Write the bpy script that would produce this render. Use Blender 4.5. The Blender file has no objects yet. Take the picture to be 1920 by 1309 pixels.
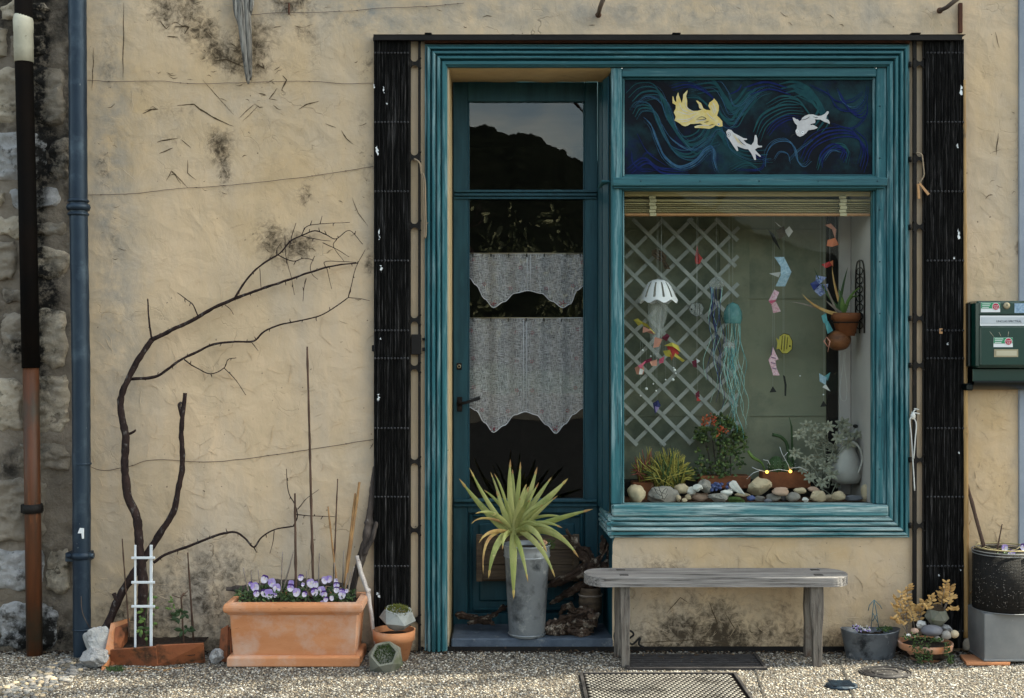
import bpy, math, random
import numpy as np
from mathutils import Vector, Matrix, noise as mn

C = bpy.context.scene.collection
R = math.radians
rnd = random.Random(7)

# ---------------------------------------------------------------- camera, sky, sun, exposure
S, D, H = 420.0, 5.5, 1.35            # pixels per metre on the wall plane, camera distance, camera height
cam_d = bpy.data.cameras.new("camera"); cam = bpy.data.objects.new("camera", cam_d); C.objects.link(cam)
cam.location = (0, -D, H); cam.rotation_euler = (R(90), 0, 0)
cam_d.sensor_width = 36; cam_d.lens = 36 * D / (1920 / S); cam_d.clip_end = 1500; cam_d.clip_start = 0.05
bpy.context.scene.camera = cam

SUN_EL, SUN_YZ = 47.0, 0.088
sd = Vector((math.cos(R(SUN_EL)), SUN_YZ * math.sin(R(SUN_EL)), math.sin(R(SUN_EL)))).normalized()
w = bpy.data.worlds.new("World"); bpy.context.scene.world = w; w.use_nodes = True
nt = w.node_tree; nt.nodes.clear()
sky = nt.nodes.new("ShaderNodeTexSky"); sky.sky_type = 'NISHITA'; sky.sun_disc = False
sky.sun_elevation = math.asin(sd.z); sky.sun_rotation = math.atan2(sd.x, sd.y)
sky.air_density = 1.0; sky.dust_density = 2.2; sky.ozone_density = 1.0
bg = nt.nodes.new("ShaderNodeBackground"); bg.inputs[1].default_value = 0.15
ow = nt.nodes.new("ShaderNodeOutputWorld")
tcw = nt.nodes.new("ShaderNodeTexCoord"); mpw = nt.nodes.new("ShaderNodeMapping"); mpw.inputs['Scale'].default_value = (1, 1, 2.6); nt.links.new(tcw.outputs['Generated'], mpw.inputs[0])
nzw = nt.nodes.new("ShaderNodeTexNoise"); nzw.inputs['Scale'].default_value = 4.5; nzw.inputs['Detail'].default_value = 7; nzw.inputs['Roughness'].default_value = .6; nt.links.new(mpw.outputs[0], nzw.inputs['Vector'])
mrw = nt.nodes.new("ShaderNodeMapRange"); mrw.inputs[1].default_value = .42; mrw.inputs[2].default_value = .62; mrw.inputs[4].default_value = .8; nt.links.new(nzw.outputs[0], mrw.inputs[0])
bww = nt.nodes.new("ShaderNodeRGBToBW"); nt.links.new(sky.outputs[0], bww.inputs[0])
mlw = nt.nodes.new("ShaderNodeMath"); mlw.operation = 'MULTIPLY'; mlw.inputs[1].default_value = 1.7; nt.links.new(bww.outputs[0], mlw.inputs[0])
mxw = nt.nodes.new("ShaderNodeMix"); mxw.data_type = 'RGBA'; nt.links.new(mrw.outputs[0], mxw.inputs[0]); nt.links.new(sky.outputs[0], mxw.inputs[6]); nt.links.new(mlw.outputs[0], mxw.inputs[7])   # broken cloud
nt.links.new(mxw.outputs[2], bg.inputs[0]); nt.links.new(bg.outputs[0], ow.inputs[0])
sl = bpy.data.lights.new("sun", 'SUN'); sl.energy = 4.2; sl.angle = R(0.6); sl.color = (1.0, 0.95, 0.88)
so = bpy.data.objects.new("sun", sl); C.objects.link(so)
so.rotation_euler = sd.to_track_quat('Z', 'Y').to_euler(); so.location = (6, 1, 9)
vs = bpy.context.scene.view_settings
vs.view_transform = 'Standard'; vs.look = 'None'; vs.exposure = 1.68; vs.gamma = 1
try: vs.use_white_balance = True; vs.white_balance_temperature = 7150; vs.white_balance_tint = 0
except Exception: pass
try: vs.use_curve_mapping = False
except Exception: pass
bpy.context.scene.cycles.max_bounces = 8
bpy.context.scene.cycles.transparent_max_bounces = 16
bpy.context.scene.cycles.use_denoising = True

# ---------------------------------------------------------------- helpers
def P(px, py, y=0.0):
    """World point at depth y that stands where photo pixel (px, py) is."""
    k = (D + y) / D / S
    return Vector(((px - 960) * k, y, H - (py - 654.5) * k))
def K(y=0.0): return (D + y) / D / S
def G(px, py):
    """Ground point under photo pixel."""
    y = H * S * D / (py - 654.5) - D
    return P(px, py, y)

class MB:
    def __init__(s): s.v = []; s.f = []; s.m = []; s.mi = 0; s.sm = []
    def add(s, vs_, fs, smooth=False):
        o = len(s.v); s.v += [tuple(p) for p in vs_]
        for f in fs: s.f.append(tuple(i + o for i in f)); s.m.append(s.mi); s.sm.append(smooth)
        return s
    def box(s, a, b, bev=0.0):
        x0, x1 = sorted((a[0], b[0])); y0, y1 = sorted((a[1], b[1])); z0, z1 = sorted((a[2], b[2]))
        if bev <= 0:
            v = [(x, y, z) for x in (x0, x1) for y in (y0, y1) for z in (z0, z1)]
            return s.add(v, [(0,1,3,2),(4,6,7,5),(0,4,5,1),(2,3,7,6),(0,2,6,4),(1,5,7,3)])
        bev = min(bev, (x1-x0)/2.1, (y1-y0)/2.1, (z1-z0)/2.1)
        v = []; 
        X = (x0, x0+bev, x1-bev, x1); Y = (y0, y0+bev, y1-bev, y1); Z = (z0, z0+bev, z1-bev, z1)
        idx = {}
        def g(i, j, k):
            if (i, j, k) not in idx: idx[(i, j, k)] = len(v); v.append((X[i], Y[j], Z[k]))
            return idx[(i, j, k)]
        f = []
        for a_, c_ in ((0, 1), (3, 2)):
            f.append((g(a_,1,1), g(a_,1,2), g(a_,2,2), g(a_,2,1)))
            f.append((g(1,a_,1), g(2,a_,1), g(2,a_,2), g(1,a_,2)))
            f.append((g(1,1,a_), g(1,2,a_), g(2,2,a_), g(2,1,a_)))
        e = ((0, 1), (3, 2))
        for a_, c_ in e:
            for b_, d_ in e:
                f.append((g(a_,d_,1), g(a_,d_,2), g(c_,b_,2), g(c_,b_,1)))
                f.append((g(a_,1,d_), g(a_,2,d_), g(c_,2,b_), g(c_,1,b_)))
                f.append((g(1,a_,d_), g(2,a_,d_), g(2,c_,b_), g(1,c_,b_)))
                for q, r_ in e: f.append((g(a_,d_,r_), g(c_,b_,r_), g(c_,d_,q)))
        return s.add(v, f)
    def prism(s, pts, y0, y1):
        n = len(pts)
        v = [(p[0], y0, p[1]) for p in pts] + [(p[0], y1, p[1]) for p in pts]
        f = [tuple(range(n)), tuple(range(2*n-1, n-1, -1))] + [(i, n+i, n+(i+1) % n, (i+1) % n) for i in range(n)]
        return s.add(v, f)
    def tube(s, pts, rad, n=8, caps=True, smooth=True, flat=1.0):
        pts = [Vector(p) for p in pts]
        if not hasattr(rad, '__len__'): rad = [rad] * len(pts)
        v = []; f = []
        t = (pts[1] - pts[0]).normalized(); u = t.orthogonal().normalized()
        for i, p in enumerate(pts):
            if i == 0: t = pts[1] - pts[0]
            elif i == len(pts)-1: t = pts[-1] - pts[-2]
            else: t = (pts[i+1]-pts[i]).normalized() + (pts[i]-pts[i-1]).normalized()
            if t.length < 1e-9: t = Vector((0, 0, 1))
            t.normalize(); u = (u - t * u.dot(t))
            if u.length < 1e-6: u = t.orthogonal()
            u.normalize(); b = t.cross(u)
            for j in range(n):
                a = 2*math.pi*j/n
                v.append(p + u*math.cos(a)*rad[i] + b*math.sin(a)*rad[i]*flat)
        for i in range(len(pts)-1):
            for j in range(n):
                f.append((i*n+j, i*n+(j+1) % n, (i+1)*n+(j+1) % n, (i+1)*n+j))
        s.add(v, f, smooth)
        if caps:
            o = len(s.v)-len(v)
            for ring in (tuple(range(n-1, -1, -1)), tuple(range(len(v)-n, len(v)))):
                s.f.append(tuple(o+i for i in ring)); s.m.append(s.mi); s.sm.append(False)
        return s
    def lathe(s, prof, c, n=32, sx=1.0, sy=1.0, smooth=True, capb=True, capt=False, tilt=None):
        c = Vector(c); v = []; f = []
        for r_, z in prof:
            for j in range(n):
                a = 2*math.pi*j/n; q = Vector((r_*math.cos(a)*sx, r_*math.sin(a)*sy, z))
                if tilt: q = tilt @ q
                v.append(c+q)
        for i in range(len(prof)-1):
            for j in range(n): f.append((i*n+j, i*n+(j+1) % n, (i+1)*n+(j+1) % n, (i+1)*n+j))
        if capb: f.append(tuple(range(n-1, -1, -1)))
        if capt: f.append(tuple(range(len(v)-n, len(v))))
        return s.add(v, f, smooth)
    def rock(s, c, r_, seed=0, sub=3, rough=0.18, fac=0, rot=None, freq=1.3):
        vv, ff = ico(sub); c = Vector(c); v = []
        off = Vector((seed*3.17, seed*1.3, seed*2.1))
        for p in vv:
            p = Vector(p)
            d = 1 + rough*(mn.fractal(p*freq+off, 1.0, 2.0, 4)*1.6)
            q = Vector((p.x*d, p.y*d, p.z*d))
            if fac:
                for k in range(fac):
                    nrm = mn.random_unit_vector() if False else Vector((math.sin(seed*7+k*2.4), math.cos(seed*5+k*1.7), math.sin(seed*3+k*3.1))).normalized()
                    e = q.dot(nrm)-0.68
                    if e > 0: q -= nrm*e*0.9
            q = Vector((q.x*r_[0], q.y*r_[1], q.z*r_[2]))
            if rot: q = rot @ q
            v.append(c+q)
        return s.add(v, ff, not fac)
    def sweep(s, A, B, n, prof, m0=1, m1=1, wd=0.1, back=0.0):
        """moulding from A to B (xz points), n = inward direction, prof = (u, w) pairs."""
        A = Vector((A[0], A[1])); B = Vector((B[0], B[1])); n = Vector(n); d = (B-A).normalized(); v = []
        for q, m in ((A, m0), (B, -m1)):
            for u, w_ in prof:
                p = q + n*u*wd + d*u*wd*m
                v.append((p.x, back-w_, p.y))
        k = len(prof); f = [(i, i+1, k+i+1, k+i) for i in range(k-1)]
        f += [tuple(range(k)), tuple(range(2*k-1, k-1, -1))]
        return s.add(v, f)
    def leaf(s, base, mid, tip, wd, up=Vector((0, -1, 0)), n=8, fold=0.25, prof=None):
        base, mid, tip = Vector(base), Vector(mid), Vector(tip); v = []; f = []
        for i in range(n+1):
            t = i/n
            p = base*(1-t)**2 + mid*2*t*(1-t) + tip*t*t
            tg = (mid-base)*2*(1-t) + (tip-mid)*2*t
            if tg.length < 1e-9: tg = tip-base
            sd_ = tg.cross(up)
            if sd_.length < 1e-9: sd_ = tg.orthogonal()
            sd_.normalize(); nn = sd_.cross(tg).normalized()
            pr = prof(t) if prof else min(1, t*5+0.35) * (1-t)**0.75 * 1.15
            hw = wd*0.5*pr + 1e-5
            v += [p-sd_*hw, p+nn*hw*fold*2, p+sd_*hw]
        for i in range(n):
            a = i*3; f += [(a, a+1, a+4, a+3), (a+1, a+2, a+5, a+4)]
        return s.add(v, f, True)
    def build(s, name, mat, parent=None, kind=None, label=None):
        base = Vector((0, 0, 0)); q = parent
        while q is not None: base += q.location; q = q.parent
        me = bpy.data.meshes.new(name)
        va = np.array(s.v, dtype=np.float64) - np.array(base)
        me.from_pydata(va.tolist(), [], s.f)
        mats = mat if isinstance(mat, (list, tuple)) else [mat]
        for m_ in mats: me.materials.append(M(m_) if isinstance(m_, str) else m_)
        me.polygons.foreach_set('use_smooth', s.sm)
        if len(mats) > 1: me.polygons.foreach_set('material_index', s.m)
        me.update()
        o = bpy.data.objects.new(name, me); C.objects.link(o)
        if parent is not None: o.parent = parent
        if kind: o['kind'] = kind
        if label: o['label'] = label
        return o
_ico = {}
def ico(sub):
    if sub in _ico: return _ico[sub]
    t = (1+5**.5)/2
    v = [Vector(p).normalized() for p in [(-1,t,0),(1,t,0),(-1,-t,0),(1,-t,0),(0,-1,t),(0,1,t),(0,-1,-t),(0,1,-t),(t,0,-1),(t,0,1),(-t,0,-1),(-t,0,1)]]
    f = [(0,11,5),(0,5,1),(0,1,7),(0,7,10),(0,10,11),(1,5,9),(5,11,4),(11,10,2),(10,7,6),(7,1,8),(3,9,4),(3,4,2),(3,2,6),(3,6,8),(3,8,9),(4,9,5),(2,4,11),(6,2,10),(8,6,7),(9,8,1)]
    for _ in range(sub-1):
        c = {}; nf = []
        def md(a, b):
            k = (min(a, b), max(a, b))
            if k not in c: c[k] = len(v); v.append((v[a]+v[b]).normalized())
            return c[k]
        for a, b, d in f:
            x, y, z = md(a, b), md(b, d), md(d, a); nf += [(a, x, z), (b, y, x), (d, z, y), (x, y, z)]
        f = nf
    _ico[sub] = (v, f); return _ico[sub]

def tag(o, label, cat, group=None):
    o['label'] = label; o['category'] = cat
    if group: o['group'] = group
    return o
def thing(name, label, cat, loc, group=None):
    o = bpy.data.objects.new(name, None); C.objects.link(o); o.location = loc; o.empty_display_size = 0.05
    return tag(o, label, cat, group)
def wob(pts, step=0.02, amp=0.002, seed=0, rads=None, rn=.22):
    """resample a polyline and roughen it"""
    out = []; ro = []
    for i in range(len(pts)-1):
        a, b = Vector(pts[i]), Vector(pts[i+1]); n = max(1, int((b-a).length/step))
        for j in range(n):
            t = j/n; p = a.lerp(b, t)
            if i+j > 0: p += mn.noise_vector(p*25+Vector((seed*7.7, 0, 0)))*amp
            out.append(p)
            if rads: ro.append((rads[i]*(1-t)+rads[i+1]*t)*(1+rn*mn.noise(p*60)))
    out.append(Vector(pts[-1]))
    if rads: ro.append(rads[-1]); return out, ro
    return out
def smooth_path(pts, n=6):
    """Catmull-Rom"""
    pts = [Vector(p) for p in pts]; q = [pts[0]*2-pts[1]] + pts + [pts[-1]*2-pts[-2]]; out = []
    for i in range(1, len(q)-2):
        for j in range(n):
            t = j/n; a, b, c, d = q[i-1], q[i], q[i+1], q[i+2]
            out.append(0.5*((2*b)+(c-a)*t+(2*a-5*b+4*c-d)*t*t+(3*b-a-3*c+d)*t*t*t))
    out.append(pts[-1]); return out

# ---------------------------------------------------------------- materials
_M = {}
def M(n): return _M[n]
def mk(name, c1, c2=None, sc=6, st=(1, 1, 1), rough=0.7, bump=0.3, bsc=40, dist=0.004, c3=None, c3sc=3, c3t=(0.55, 0.7), metal=0, spec=0.3,
       trans=0, coat=0, emis=0, detail=6, c4=None, c4sc=30, c4t=(0.62, 0.68), st3=(1, 1, 1), alpha=None, bst=None, sss=0):
    m = bpy.data.materials.new(name); m.use_nodes = True; t = m.node_tree; N = t.nodes; L = t.links
    b = N['Principled BSDF']; c2 = c2 or tuple(x*0.7 for x in c1)
    tc = N.new('ShaderNodeTexCoord'); oi = N.new('ShaderNodeObjectInfo')
    ad = N.new('ShaderNodeVectorMath'); ad.operation = 'ADD'
    L.new(tc.outputs['Object'], ad.inputs[0])
    mu = N.new('ShaderNodeMath'); mu.operation = 'MULTIPLY'; mu.inputs[1].default_value = 37.0
    L.new(oi.outputs['Random'], mu.inputs[0]); L.new(mu.outputs[0], ad.inputs[1])
    def mp(s_):
        q = N.new('ShaderNodeMapping'); q.inputs['Scale'].default_value = s_; L.new(ad.outputs[0], q.inputs[0]); return q.outputs[0]
    def nz(vec, s_, d_=detail, r_=0.6):
        q = N.new('ShaderNodeTexNoise'); q.inputs['Scale'].default_value = s_; q.inputs['Detail'].default_value = d_
        q.inputs['Roughness'].default_value = r_; L.new(vec, q.inputs['Vector']); return q.outputs[0]
    def ramp(x, a, b_):
        q = N.new('ShaderNodeMapRange'); q.inputs[1].default_value = a; q.inputs[2].default_value = b_; L.new(x, q.inputs[0]); return q.outputs[0]
    def mix(f, a, b_):
        q = N.new('ShaderNodeMix'); q.data_type = 'RGBA'; L.new(f, q.inputs[0])
        for i, x in ((6, a), (7, b_)):
            if isinstance(x, tuple): q.inputs[i].default_value = (*x, 1)
            else: L.new(x, q.inputs[i])
        return q.outputs[2]
    v1 = mp(st)
    col = mix(ramp(nz(v1, sc), 0.35, 0.65), tuple(c1), tuple(c2))
    if c3: col = mix(ramp(nz(mp(st3), c3sc, 8, 0.65), *c3t), col, tuple(c3))
    if c4: col = mix(ramp(nz(mp(st), c4sc, 8, 0.7), *c4t), col, tuple(c4))
    if name in ('stone_grey', 'stone_pale', 'stone_warm', 'stone_mortar', 'mortar'):
        at = N.new('ShaderNodeAttribute'); at.attribute_name = 'soot'
        q = N.new('ShaderNodeMath'); q.operation = 'MULTIPLY'; L.new(at.outputs['Fac'], q.inputs[0]); L.new(ramp(nz(mp((1, 1, 1)), 22, 9, .75), .36, .56), q.inputs[1]); q.use_clamp = True
        col = mix(q.outputs[0], col, (.008, .007, .006))
    L.new(col, b.inputs['Base Color'])
    b.inputs['Roughness'].default_value = rough; b.inputs['Metallic'].default_value = metal
    b.inputs['Specular IOR Level'].default_value = spec
    if coat: b.inputs['Coat Weight'].default_value = coat
    if trans: b.inputs['Transmission Weight'].default_value = trans
    if sss: b.inputs['Subsurface Weight'].default_value = sss; b.inputs['Subsurface Scale'].default_value = 0.01
    if alpha is not None: b.inputs['Alpha'].default_value = alpha
    if emis: b.inputs['Emission Color'].default_value = (*c1, 1); b.inputs['Emission Strength'].default_value = emis
    if bump:
        bp = N.new('ShaderNodeBump'); bp.inputs['Strength'].default_value = bump; bp.inputs['Distance'].default_value = dist
        L.new(nz(mp(bst or st), bsc, 8, 0.65), bp.inputs['Height']); L.new(bp.outputs[0], b.inputs['Normal'])
    _M[name] = m; return m
mk('teal', (.014, .085, .105), (.03, .135, .155), sc=10, st=(7, 6, .35), rough=.55, bump=.7, bsc=20, dist=.0015, c3=(.22, .34, .36), c3sc=5, c3t=(.49, .70), c4=(.006, .025, .032), c4sc=9, c4t=(.54, .7), st3=(7, 5, .55))
mk('teal_h', (.014, .075, .095), (.026, .115, .135), sc=10, st=(.35, 6, 7), rough=.55, bump=.7, bsc=20, dist=.0015, c3=(.14, .26, .28), c3sc=5, c3t=(.58, .8), c4=(.006, .025, .032), c4sc=9, c4t=(.55, .72), st3=(.6, 5, 6))
mk('teal_sill', (.025, .12, .14), (.07, .20, .22), sc=10, st=(.4, 8, 8), rough=.6, bump=.8, bsc=18, dist=.003, c3=(.38, .48, .48), c3sc=5, c3t=(.44, .62), c4=(.008, .03, .04), c4sc=9, c4t=(.53, .68), st3=(.5, 8, 8))
mk('shaded_teal', (.006, .040, .056), (.012, .060, .080), sc=10, st=(4, 4, .5), rough=.5, bump=.3, bsc=15, dist=.002, c3=(.02, .085, .10), c3sc=4, c3t=(.55, .8), st3=(6, 4, .6))  # frame teal with the shade of the door recess put into its colour
mk('black_iron', (.005, .0045, .0045), (.010, .0095, .009), sc=12, st=(8, 8, 1), rough=.85, spec=.1, bump=.8, bsc=60, c3=(.10, .095, .095), c3sc=8, c3t=(.52, .74), st3=(14, 4, .5), c4=(.002, .002, .002), c4sc=14, c4t=(.45, .62))
mk('black_plain', (.006, .005, .005), (.012, .010, .009), rough=.65, spec=.2, bump=.5, bsc=60, c4=(.05, .035, .025), c4sc=25)
mk('rivet_grey', (.06, .06, .065), (.03, .03, .035), sc=60, rough=.6, bump=.3)
mk('rust', (.10, .035, .018), (.05, .02, .012), sc=20, rough=.85, bump=.5, bsc=60)
mk('zinc', (.34, .36, .38), (.22, .24, .26), sc=6, rough=.42, metal=.45, spec=.5, bump=.3, bsc=30, c3=(.07, .08, .09), c3sc=8, c3t=(.54, .7), c4=(.55, .56, .56), c4sc=18, c4t=(.58, .72))
mk('zinc_dark', (.15, .165, .185), (.085, .095, .11), sc=7, rough=.42, metal=.5, bump=.3, bsc=30, c3=(.02, .024, .03), c3sc=9, c3t=(.52, .64), c4=(.36, .37, .39), c4sc=14, c4t=(.58, .7))
mk('zinc_grey', (.22, .22, .22), (.16, .165, .17), sc=7, rough=.6, metal=.3, bump=.15, bsc=30, c4=(.3, .3, .3), c4sc=40, c4t=(.66, .72))
mk('blue_pipe', (.012, .023, .040), (.024, .040, .060), sc=5, st=(1, 1, .5), rough=.42, metal=.35, bump=.4, bsc=9, dist=.008, c3=(.07, .10, .13), c3sc=6, c3t=(.54, .76), c4=(.38, .40, .40), c4sc=26, c4t=(.67, .71))
mk('brown_pipe', (.11, .036, .014), (.045, .020, .010), sc=6, st=(4, 4, .4), rough=.5, bump=.3, bsc=20, c3=(.03, .032, .022), c3sc=3, c3t=(.5, .7), c4=(.24, .085, .03), c4sc=8, c4t=(.6, .75))
mk('soot_pipe', (.003, .0028, .0028), (.006, .004, .003), rough=.85, spec=.08, bump=.3)
mk('cream_paint', (.55, .52, .42), (.42, .40, .32), sc=12, rough=.6, bump=.5, bsc=20, c4=(.12, .1, .07), c4sc=22, c4t=(.62, .7))
mk('cream_plaster', (.52, .38, .20), (.44, .32, .17), sc=5, rough=.9, bump=.4, bsc=35, c4=(.25, .2, .1), c4sc=14, c4t=(.6, .75))
mk('terracotta', (.52, .23, .11), (.44, .175, .075), sc=5, st=(1, 1, 3), rough=.85, bump=.2, bsc=90, c3=(.50, .33, .25), c3sc=5, c3t=(.48, .68), c4=(.20, .08, .035), c4sc=22, c4t=(.62, .74))
mk('terracotta_dark', (.30, .10, .04), (.19, .06, .028), sc=8, rough=.85, bump=.5, bsc=60, c3=(.04, .026, .015), c3sc=12, c3t=(.5, .66), c4=(.38, .17, .08), c4sc=8, c4t=(.6, .75))
mk('bench_wood', (.29, .27, .26), (.14, .13, .125), sc=7, st=(.45, 14, 14), rough=.85, bump=1.0, bsc=9, dist=.008, c4=(.03, .026, .026), c4sc=7, c4t=(.54, .65))
mk('bench_leg', (.17, .15, .13), (.085, .07, .06), sc=7, st=(11, 11, .6), rough=.85, bump=1.0, bsc=10, dist=.006, c3=(.06, .03, .018), c3sc=5, c3t=(.52, .62), c4=(.02, .017, .015), c4sc=8, c4t=(.54, .66))
mk('old_board', (.10, .07, .045), (.05, .035, .025), sc=6, st=(1, 9, 9), rough=.85, bump=1.0, bsc=10, dist=.004)
mk('bark', (.035, .022, .02), (.016, .011, .011), sc=30, st=(1, 1, .6), rough=.9, spec=.1, bump=1, bsc=60, dist=.004, c4=(.12, .11, .105), c4sc=45, c4t=(.56, .68))
mk('old_bark', (.085, .068, .06), (.025, .019, .017), sc=14, st=(2, 2, .4), rough=.95, bump=1, bsc=20, dist=.01, c4=(.2, .18, .17), c4sc=18, c4t=(.6, .7))
mk('driftwood', (.11, .07, .05), (.03, .019, .015), sc=14, rough=.95, bump=1, bsc=28, dist=.016, c4=(.34, .28, .22), c4sc=20, c4t=(.54, .62))
mk('grey_wood', (.30, .285, .26), (.08, .072, .065), sc=10, st=(12, 12, .4), rough=.85, bump=1, bsc=10, dist=.008, c4=(.02, .018, .016), c4sc=7, c4t=(.52, .64))
mk('cane', (.30, .17, .07), (.17, .09, .04), sc=15, rough=.7, bump=.3)
mk('cane_dark', (.09, .05, .035), (.05, .03, .02), sc=15, rough=.8, bump=.3)
mk('cane_grey', (.25, .21, .18), (.14, .11, .09), sc=20, rough=.8, bump=.4)
mk('bamboo', (.40, .25, .10), (.26, .15, .06), sc=6, st=(3, 3, .6), rough=.5, bump=.15, c3=(.08, .06, .04), c3sc=8, c3t=(.62, .75))
mk('white_stick', (.55, .50, .46), (.38, .33, .31), sc=20, rough=.8, bump=.8, bsc=50, c4=(.15, .10, .09), c4sc=40)
mk('white_plastic', (.62, .65, .68), (.55, .58, .62), rough=.4, bump=.05)
mk('wire', (.10, .07, .05), (.05, .035, .03), rough=.7, bump=.2)
mk('stone_grey', (.40, .39, .39), (.24, .235, .23), sc=12, rough=.9, bump=1, bsc=20, dist=.018, c4=(.08, .075, .07), c4sc=18, c4t=(.54, .66))
mk('stone_warm', (.42, .36, .28), (.28, .235, .18), sc=8, rough=.9, bump=1, bsc=18, dist=.018, c4=(.09, .075, .05), c4sc=18, c4t=(.56, .68))
mk('stone_pale', (.50, .49, .48), (.34, .335, .33), sc=8, rough=.9, bump=1, bsc=16, dist=.02, c4=(.11, .11, .105), c4sc=18, c4t=(.57, .7))
mk('stone_mortar', (.27, .23, .185), (.19, .16, .125), sc=7, rough=.95, bump=1, bsc=22, dist=.014, c3=(.04, .035, .03), c3sc=5, c3t=(.56, .7), c4=(.34, .31, .27), c4sc=16, c4t=(.6, .75))
mk('crack_grime', (.05, .035, .022), (.10, .07, .045), sc=30, rough=1, bump=0, spec=.02)
mk('mortar', (.24, .20, .16), (.16, .13, .10), sc=5, rough=.95, bump=1, bsc=25, dist=.016, c3=(.03, .025, .02), c3sc=3.5, c3t=(.52, .66), c4=(.34, .31, .27), c4sc=16, c4t=(.6, .75))
mk('sill_stone', (.08, .10, .13), (.045, .06, .085), sc=12, rough=.85, bump=.9, bsc=25, dist=.006, c4=(.16, .17, .18), c4sc=20, c4t=(.6, .72))
mk('concrete_grey', (.30, .31, .30), (.22, .23, .22), sc=12, rough=.85, bump=.4, bsc=40, c4=(.15, .16, .14), c4sc=15)
mk('concrete_moss', (.17, .17, .14), (.11, .11, .085), sc=12, rough=.9, bump=.5, bsc=40, c3=(.06, .075, .03), c3sc=9)
mk('soil', (.035, .022, .014), (.015, .01, .007), sc=40, rough=1, bump=1, bsc=60, dist=.01)
mk('red_soil', (.12, .055, .03), (.06, .03, .018), sc=60, rough=1, bump=1, bsc=90, dist=.008, c4=(.3, .2, .13), c4sc=90)
mk('yucca', (.20, .23, .055), (.34, .33, .13), sc=2.2, rough=.5, bump=.5, bsc=30, st=(1, 1, 1), c3=(.09, .13, .03), c3sc=6, c3t=(.52, .72), c4=(.45, .38, .17), c4sc=12, c4t=(.6, .7))
mk('yucca_dry', (.40, .30, .10), (.24, .12, .05), sc=14, rough=.6, bump=.2)
mk('green_dark', (.03, .055, .018), (.018, .035, .012), sc=30, rough=.6, bump=.1)
mk('green_mid', (.06, .10, .03), (.035, .065, .02), sc=30, rough=.6, bump=.1)
mk('green_bright', (.13, .20, .05), (.07, .13, .03), sc=30, rough=.6, bump=.1)
mk('moss', (.13, .13, .025), (.06, .075, .015), sc=60, rough=.9, bump=.4, c4=(.28, .15, .03), c4sc=50, c4t=(.6, .66))
mk('moss_green', (.06, .10, .025), (.03, .05, .012), sc=60, rough=.9, bump=.4)
mk('dead_leaf', (.12, .07, .035), (.06, .035, .018), sc=30, rough=.9, bump=.2)
mk('dry_leaf', (.52, .33, .13), (.36, .20, .07), sc=20, rough=.6, bump=.2)
mk('petal_violet', (.07, .02, .19), (.045, .012, .13), sc=60, rough=.6, bump=.1)
mk('petal_lilac', (.26, .17, .48), (.42, .35, .60), sc=60, rough=.6, bump=.1)
mk('petal_white', (.60, .57, .62), (.46, .40, .56), sc=60, rough=.6, bump=.1)
mk('petal_yellow', (.7, .45, .05), rough=.6, bump=0)
mk('postbox', (.004, .034, .026), (.003, .027, .02), sc=3, rough=.28, spec=.5, bump=.03, coat=.3)
mk('postbox_dark', (.0015, .004, .004), (.001, .003, .003), rough=.35, bump=.03)
mk('chrome_label', (.42, .45, .50), (.5, .53, .57), rough=.35, metal=.2, bump=0)
mk('sticker_white', (.72, .74, .76), (.66, .68, .7), rough=.5, bump=0)
mk('sticker_green', (.02, .22, .10), (.03, .26, .12), rough=.5, bump=0)
mk('sticker_red', (.42, .02, .05), (.38, .02, .05), rough=.5, bump=0)
mk('sticker_blue', (.35, .47, .58), (.15, .25, .38), sc=90, rough=.5, bump=0)
mk('brass', (.42, .36, .24), (.3, .26, .18), rough=.45, metal=.6, bump=.1)
mk('beige_plate', (.50, .46, .34), (.45, .41, .3), rough=.5, bump=.05)
mk('ink', (.01, .01, .01), (.012, .012, .012), rough=.6, bump=0)
mk('cord_white', (.62, .62, .60), (.5, .5, .48), rough=.8, bump=.3)
mk('twine', (.30, .23, .16), (.2, .15, .1), rough=.9, bump=.5)
mk('peg_wood', (.50, .28, .14), (.4, .22, .1), rough=.7, bump=.3)
mk('cord_blue', (.08, .15, .17), (.05, .1, .12), rough=.8, bump=.3)
mk('cable_black', (.008, .008, .008), rough=.6, bump=.1)
mk('grate_iron', (.05, .045, .045), (.025, .022, .022), sc=20, rough=.7, bump=.5, metal=.2, c4=(.3, .29, .27), c4sc=30, c4t=(.66, .72))
mk('plate_iron', (.24, .22, .19), (.14, .125, .11), sc=12, rough=.6, metal=.35, bump=.4, bsc=60, c3=(.03, .025, .02), c3sc=8, c3t=(.5, .68))
mk('dark_hole', (.006, .005, .005), rough=1, bump=0, spec=.05)
mk('tarmac_joint', (.03, .025, .02), (.05, .045, .04), sc=30, rough=1, bump=.5)
mk('cap_blue', (.03, .05, .07), (.015, .02, .03), sc=30, rough=.5, metal=.4, bump=.8, bsc=60)
# window display
mk('display_back', (.23, .23, .165), (.17, .185, .135), sc=2.2, rough=.95, bump=.4, bsc=12, c3=(.09, .11, .085), c3sc=2.5, c3t=(.46, .66))
mk('white_wall', (.46, .43, .42), (.38, .35, .345), sc=3, rough=.8, bump=.1)
mk('lath', (.33, .345, .33), (.24, .255, .24), sc=10, rough=.8, bump=.2)
mk('blind', (.44, .36, .19), (.30, .24, .12), sc=9, st=(.5, 8, 8), rough=.6, bump=.5, bsc=20, c4=(.12, .1, .05), c4sc=9, c4t=(.58, .7))
mk('blind_light', (.60, .50, .28), (.5, .42, .22), sc=9, st=(.5, 8, 8), rough=.6, bump=.2)
mk('blind_edge', (.46, .24, .11), (.36, .18, .08), sc=30, rough=.7, bump=.2)
mk('blind_tape', (.48, .42, .27), (.38, .33, .2), rough=.8, bump=.3)
mk('paper_white', (.78, .78, .80), (.7, .7, .74), rough=.7, bump=.1)
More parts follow.
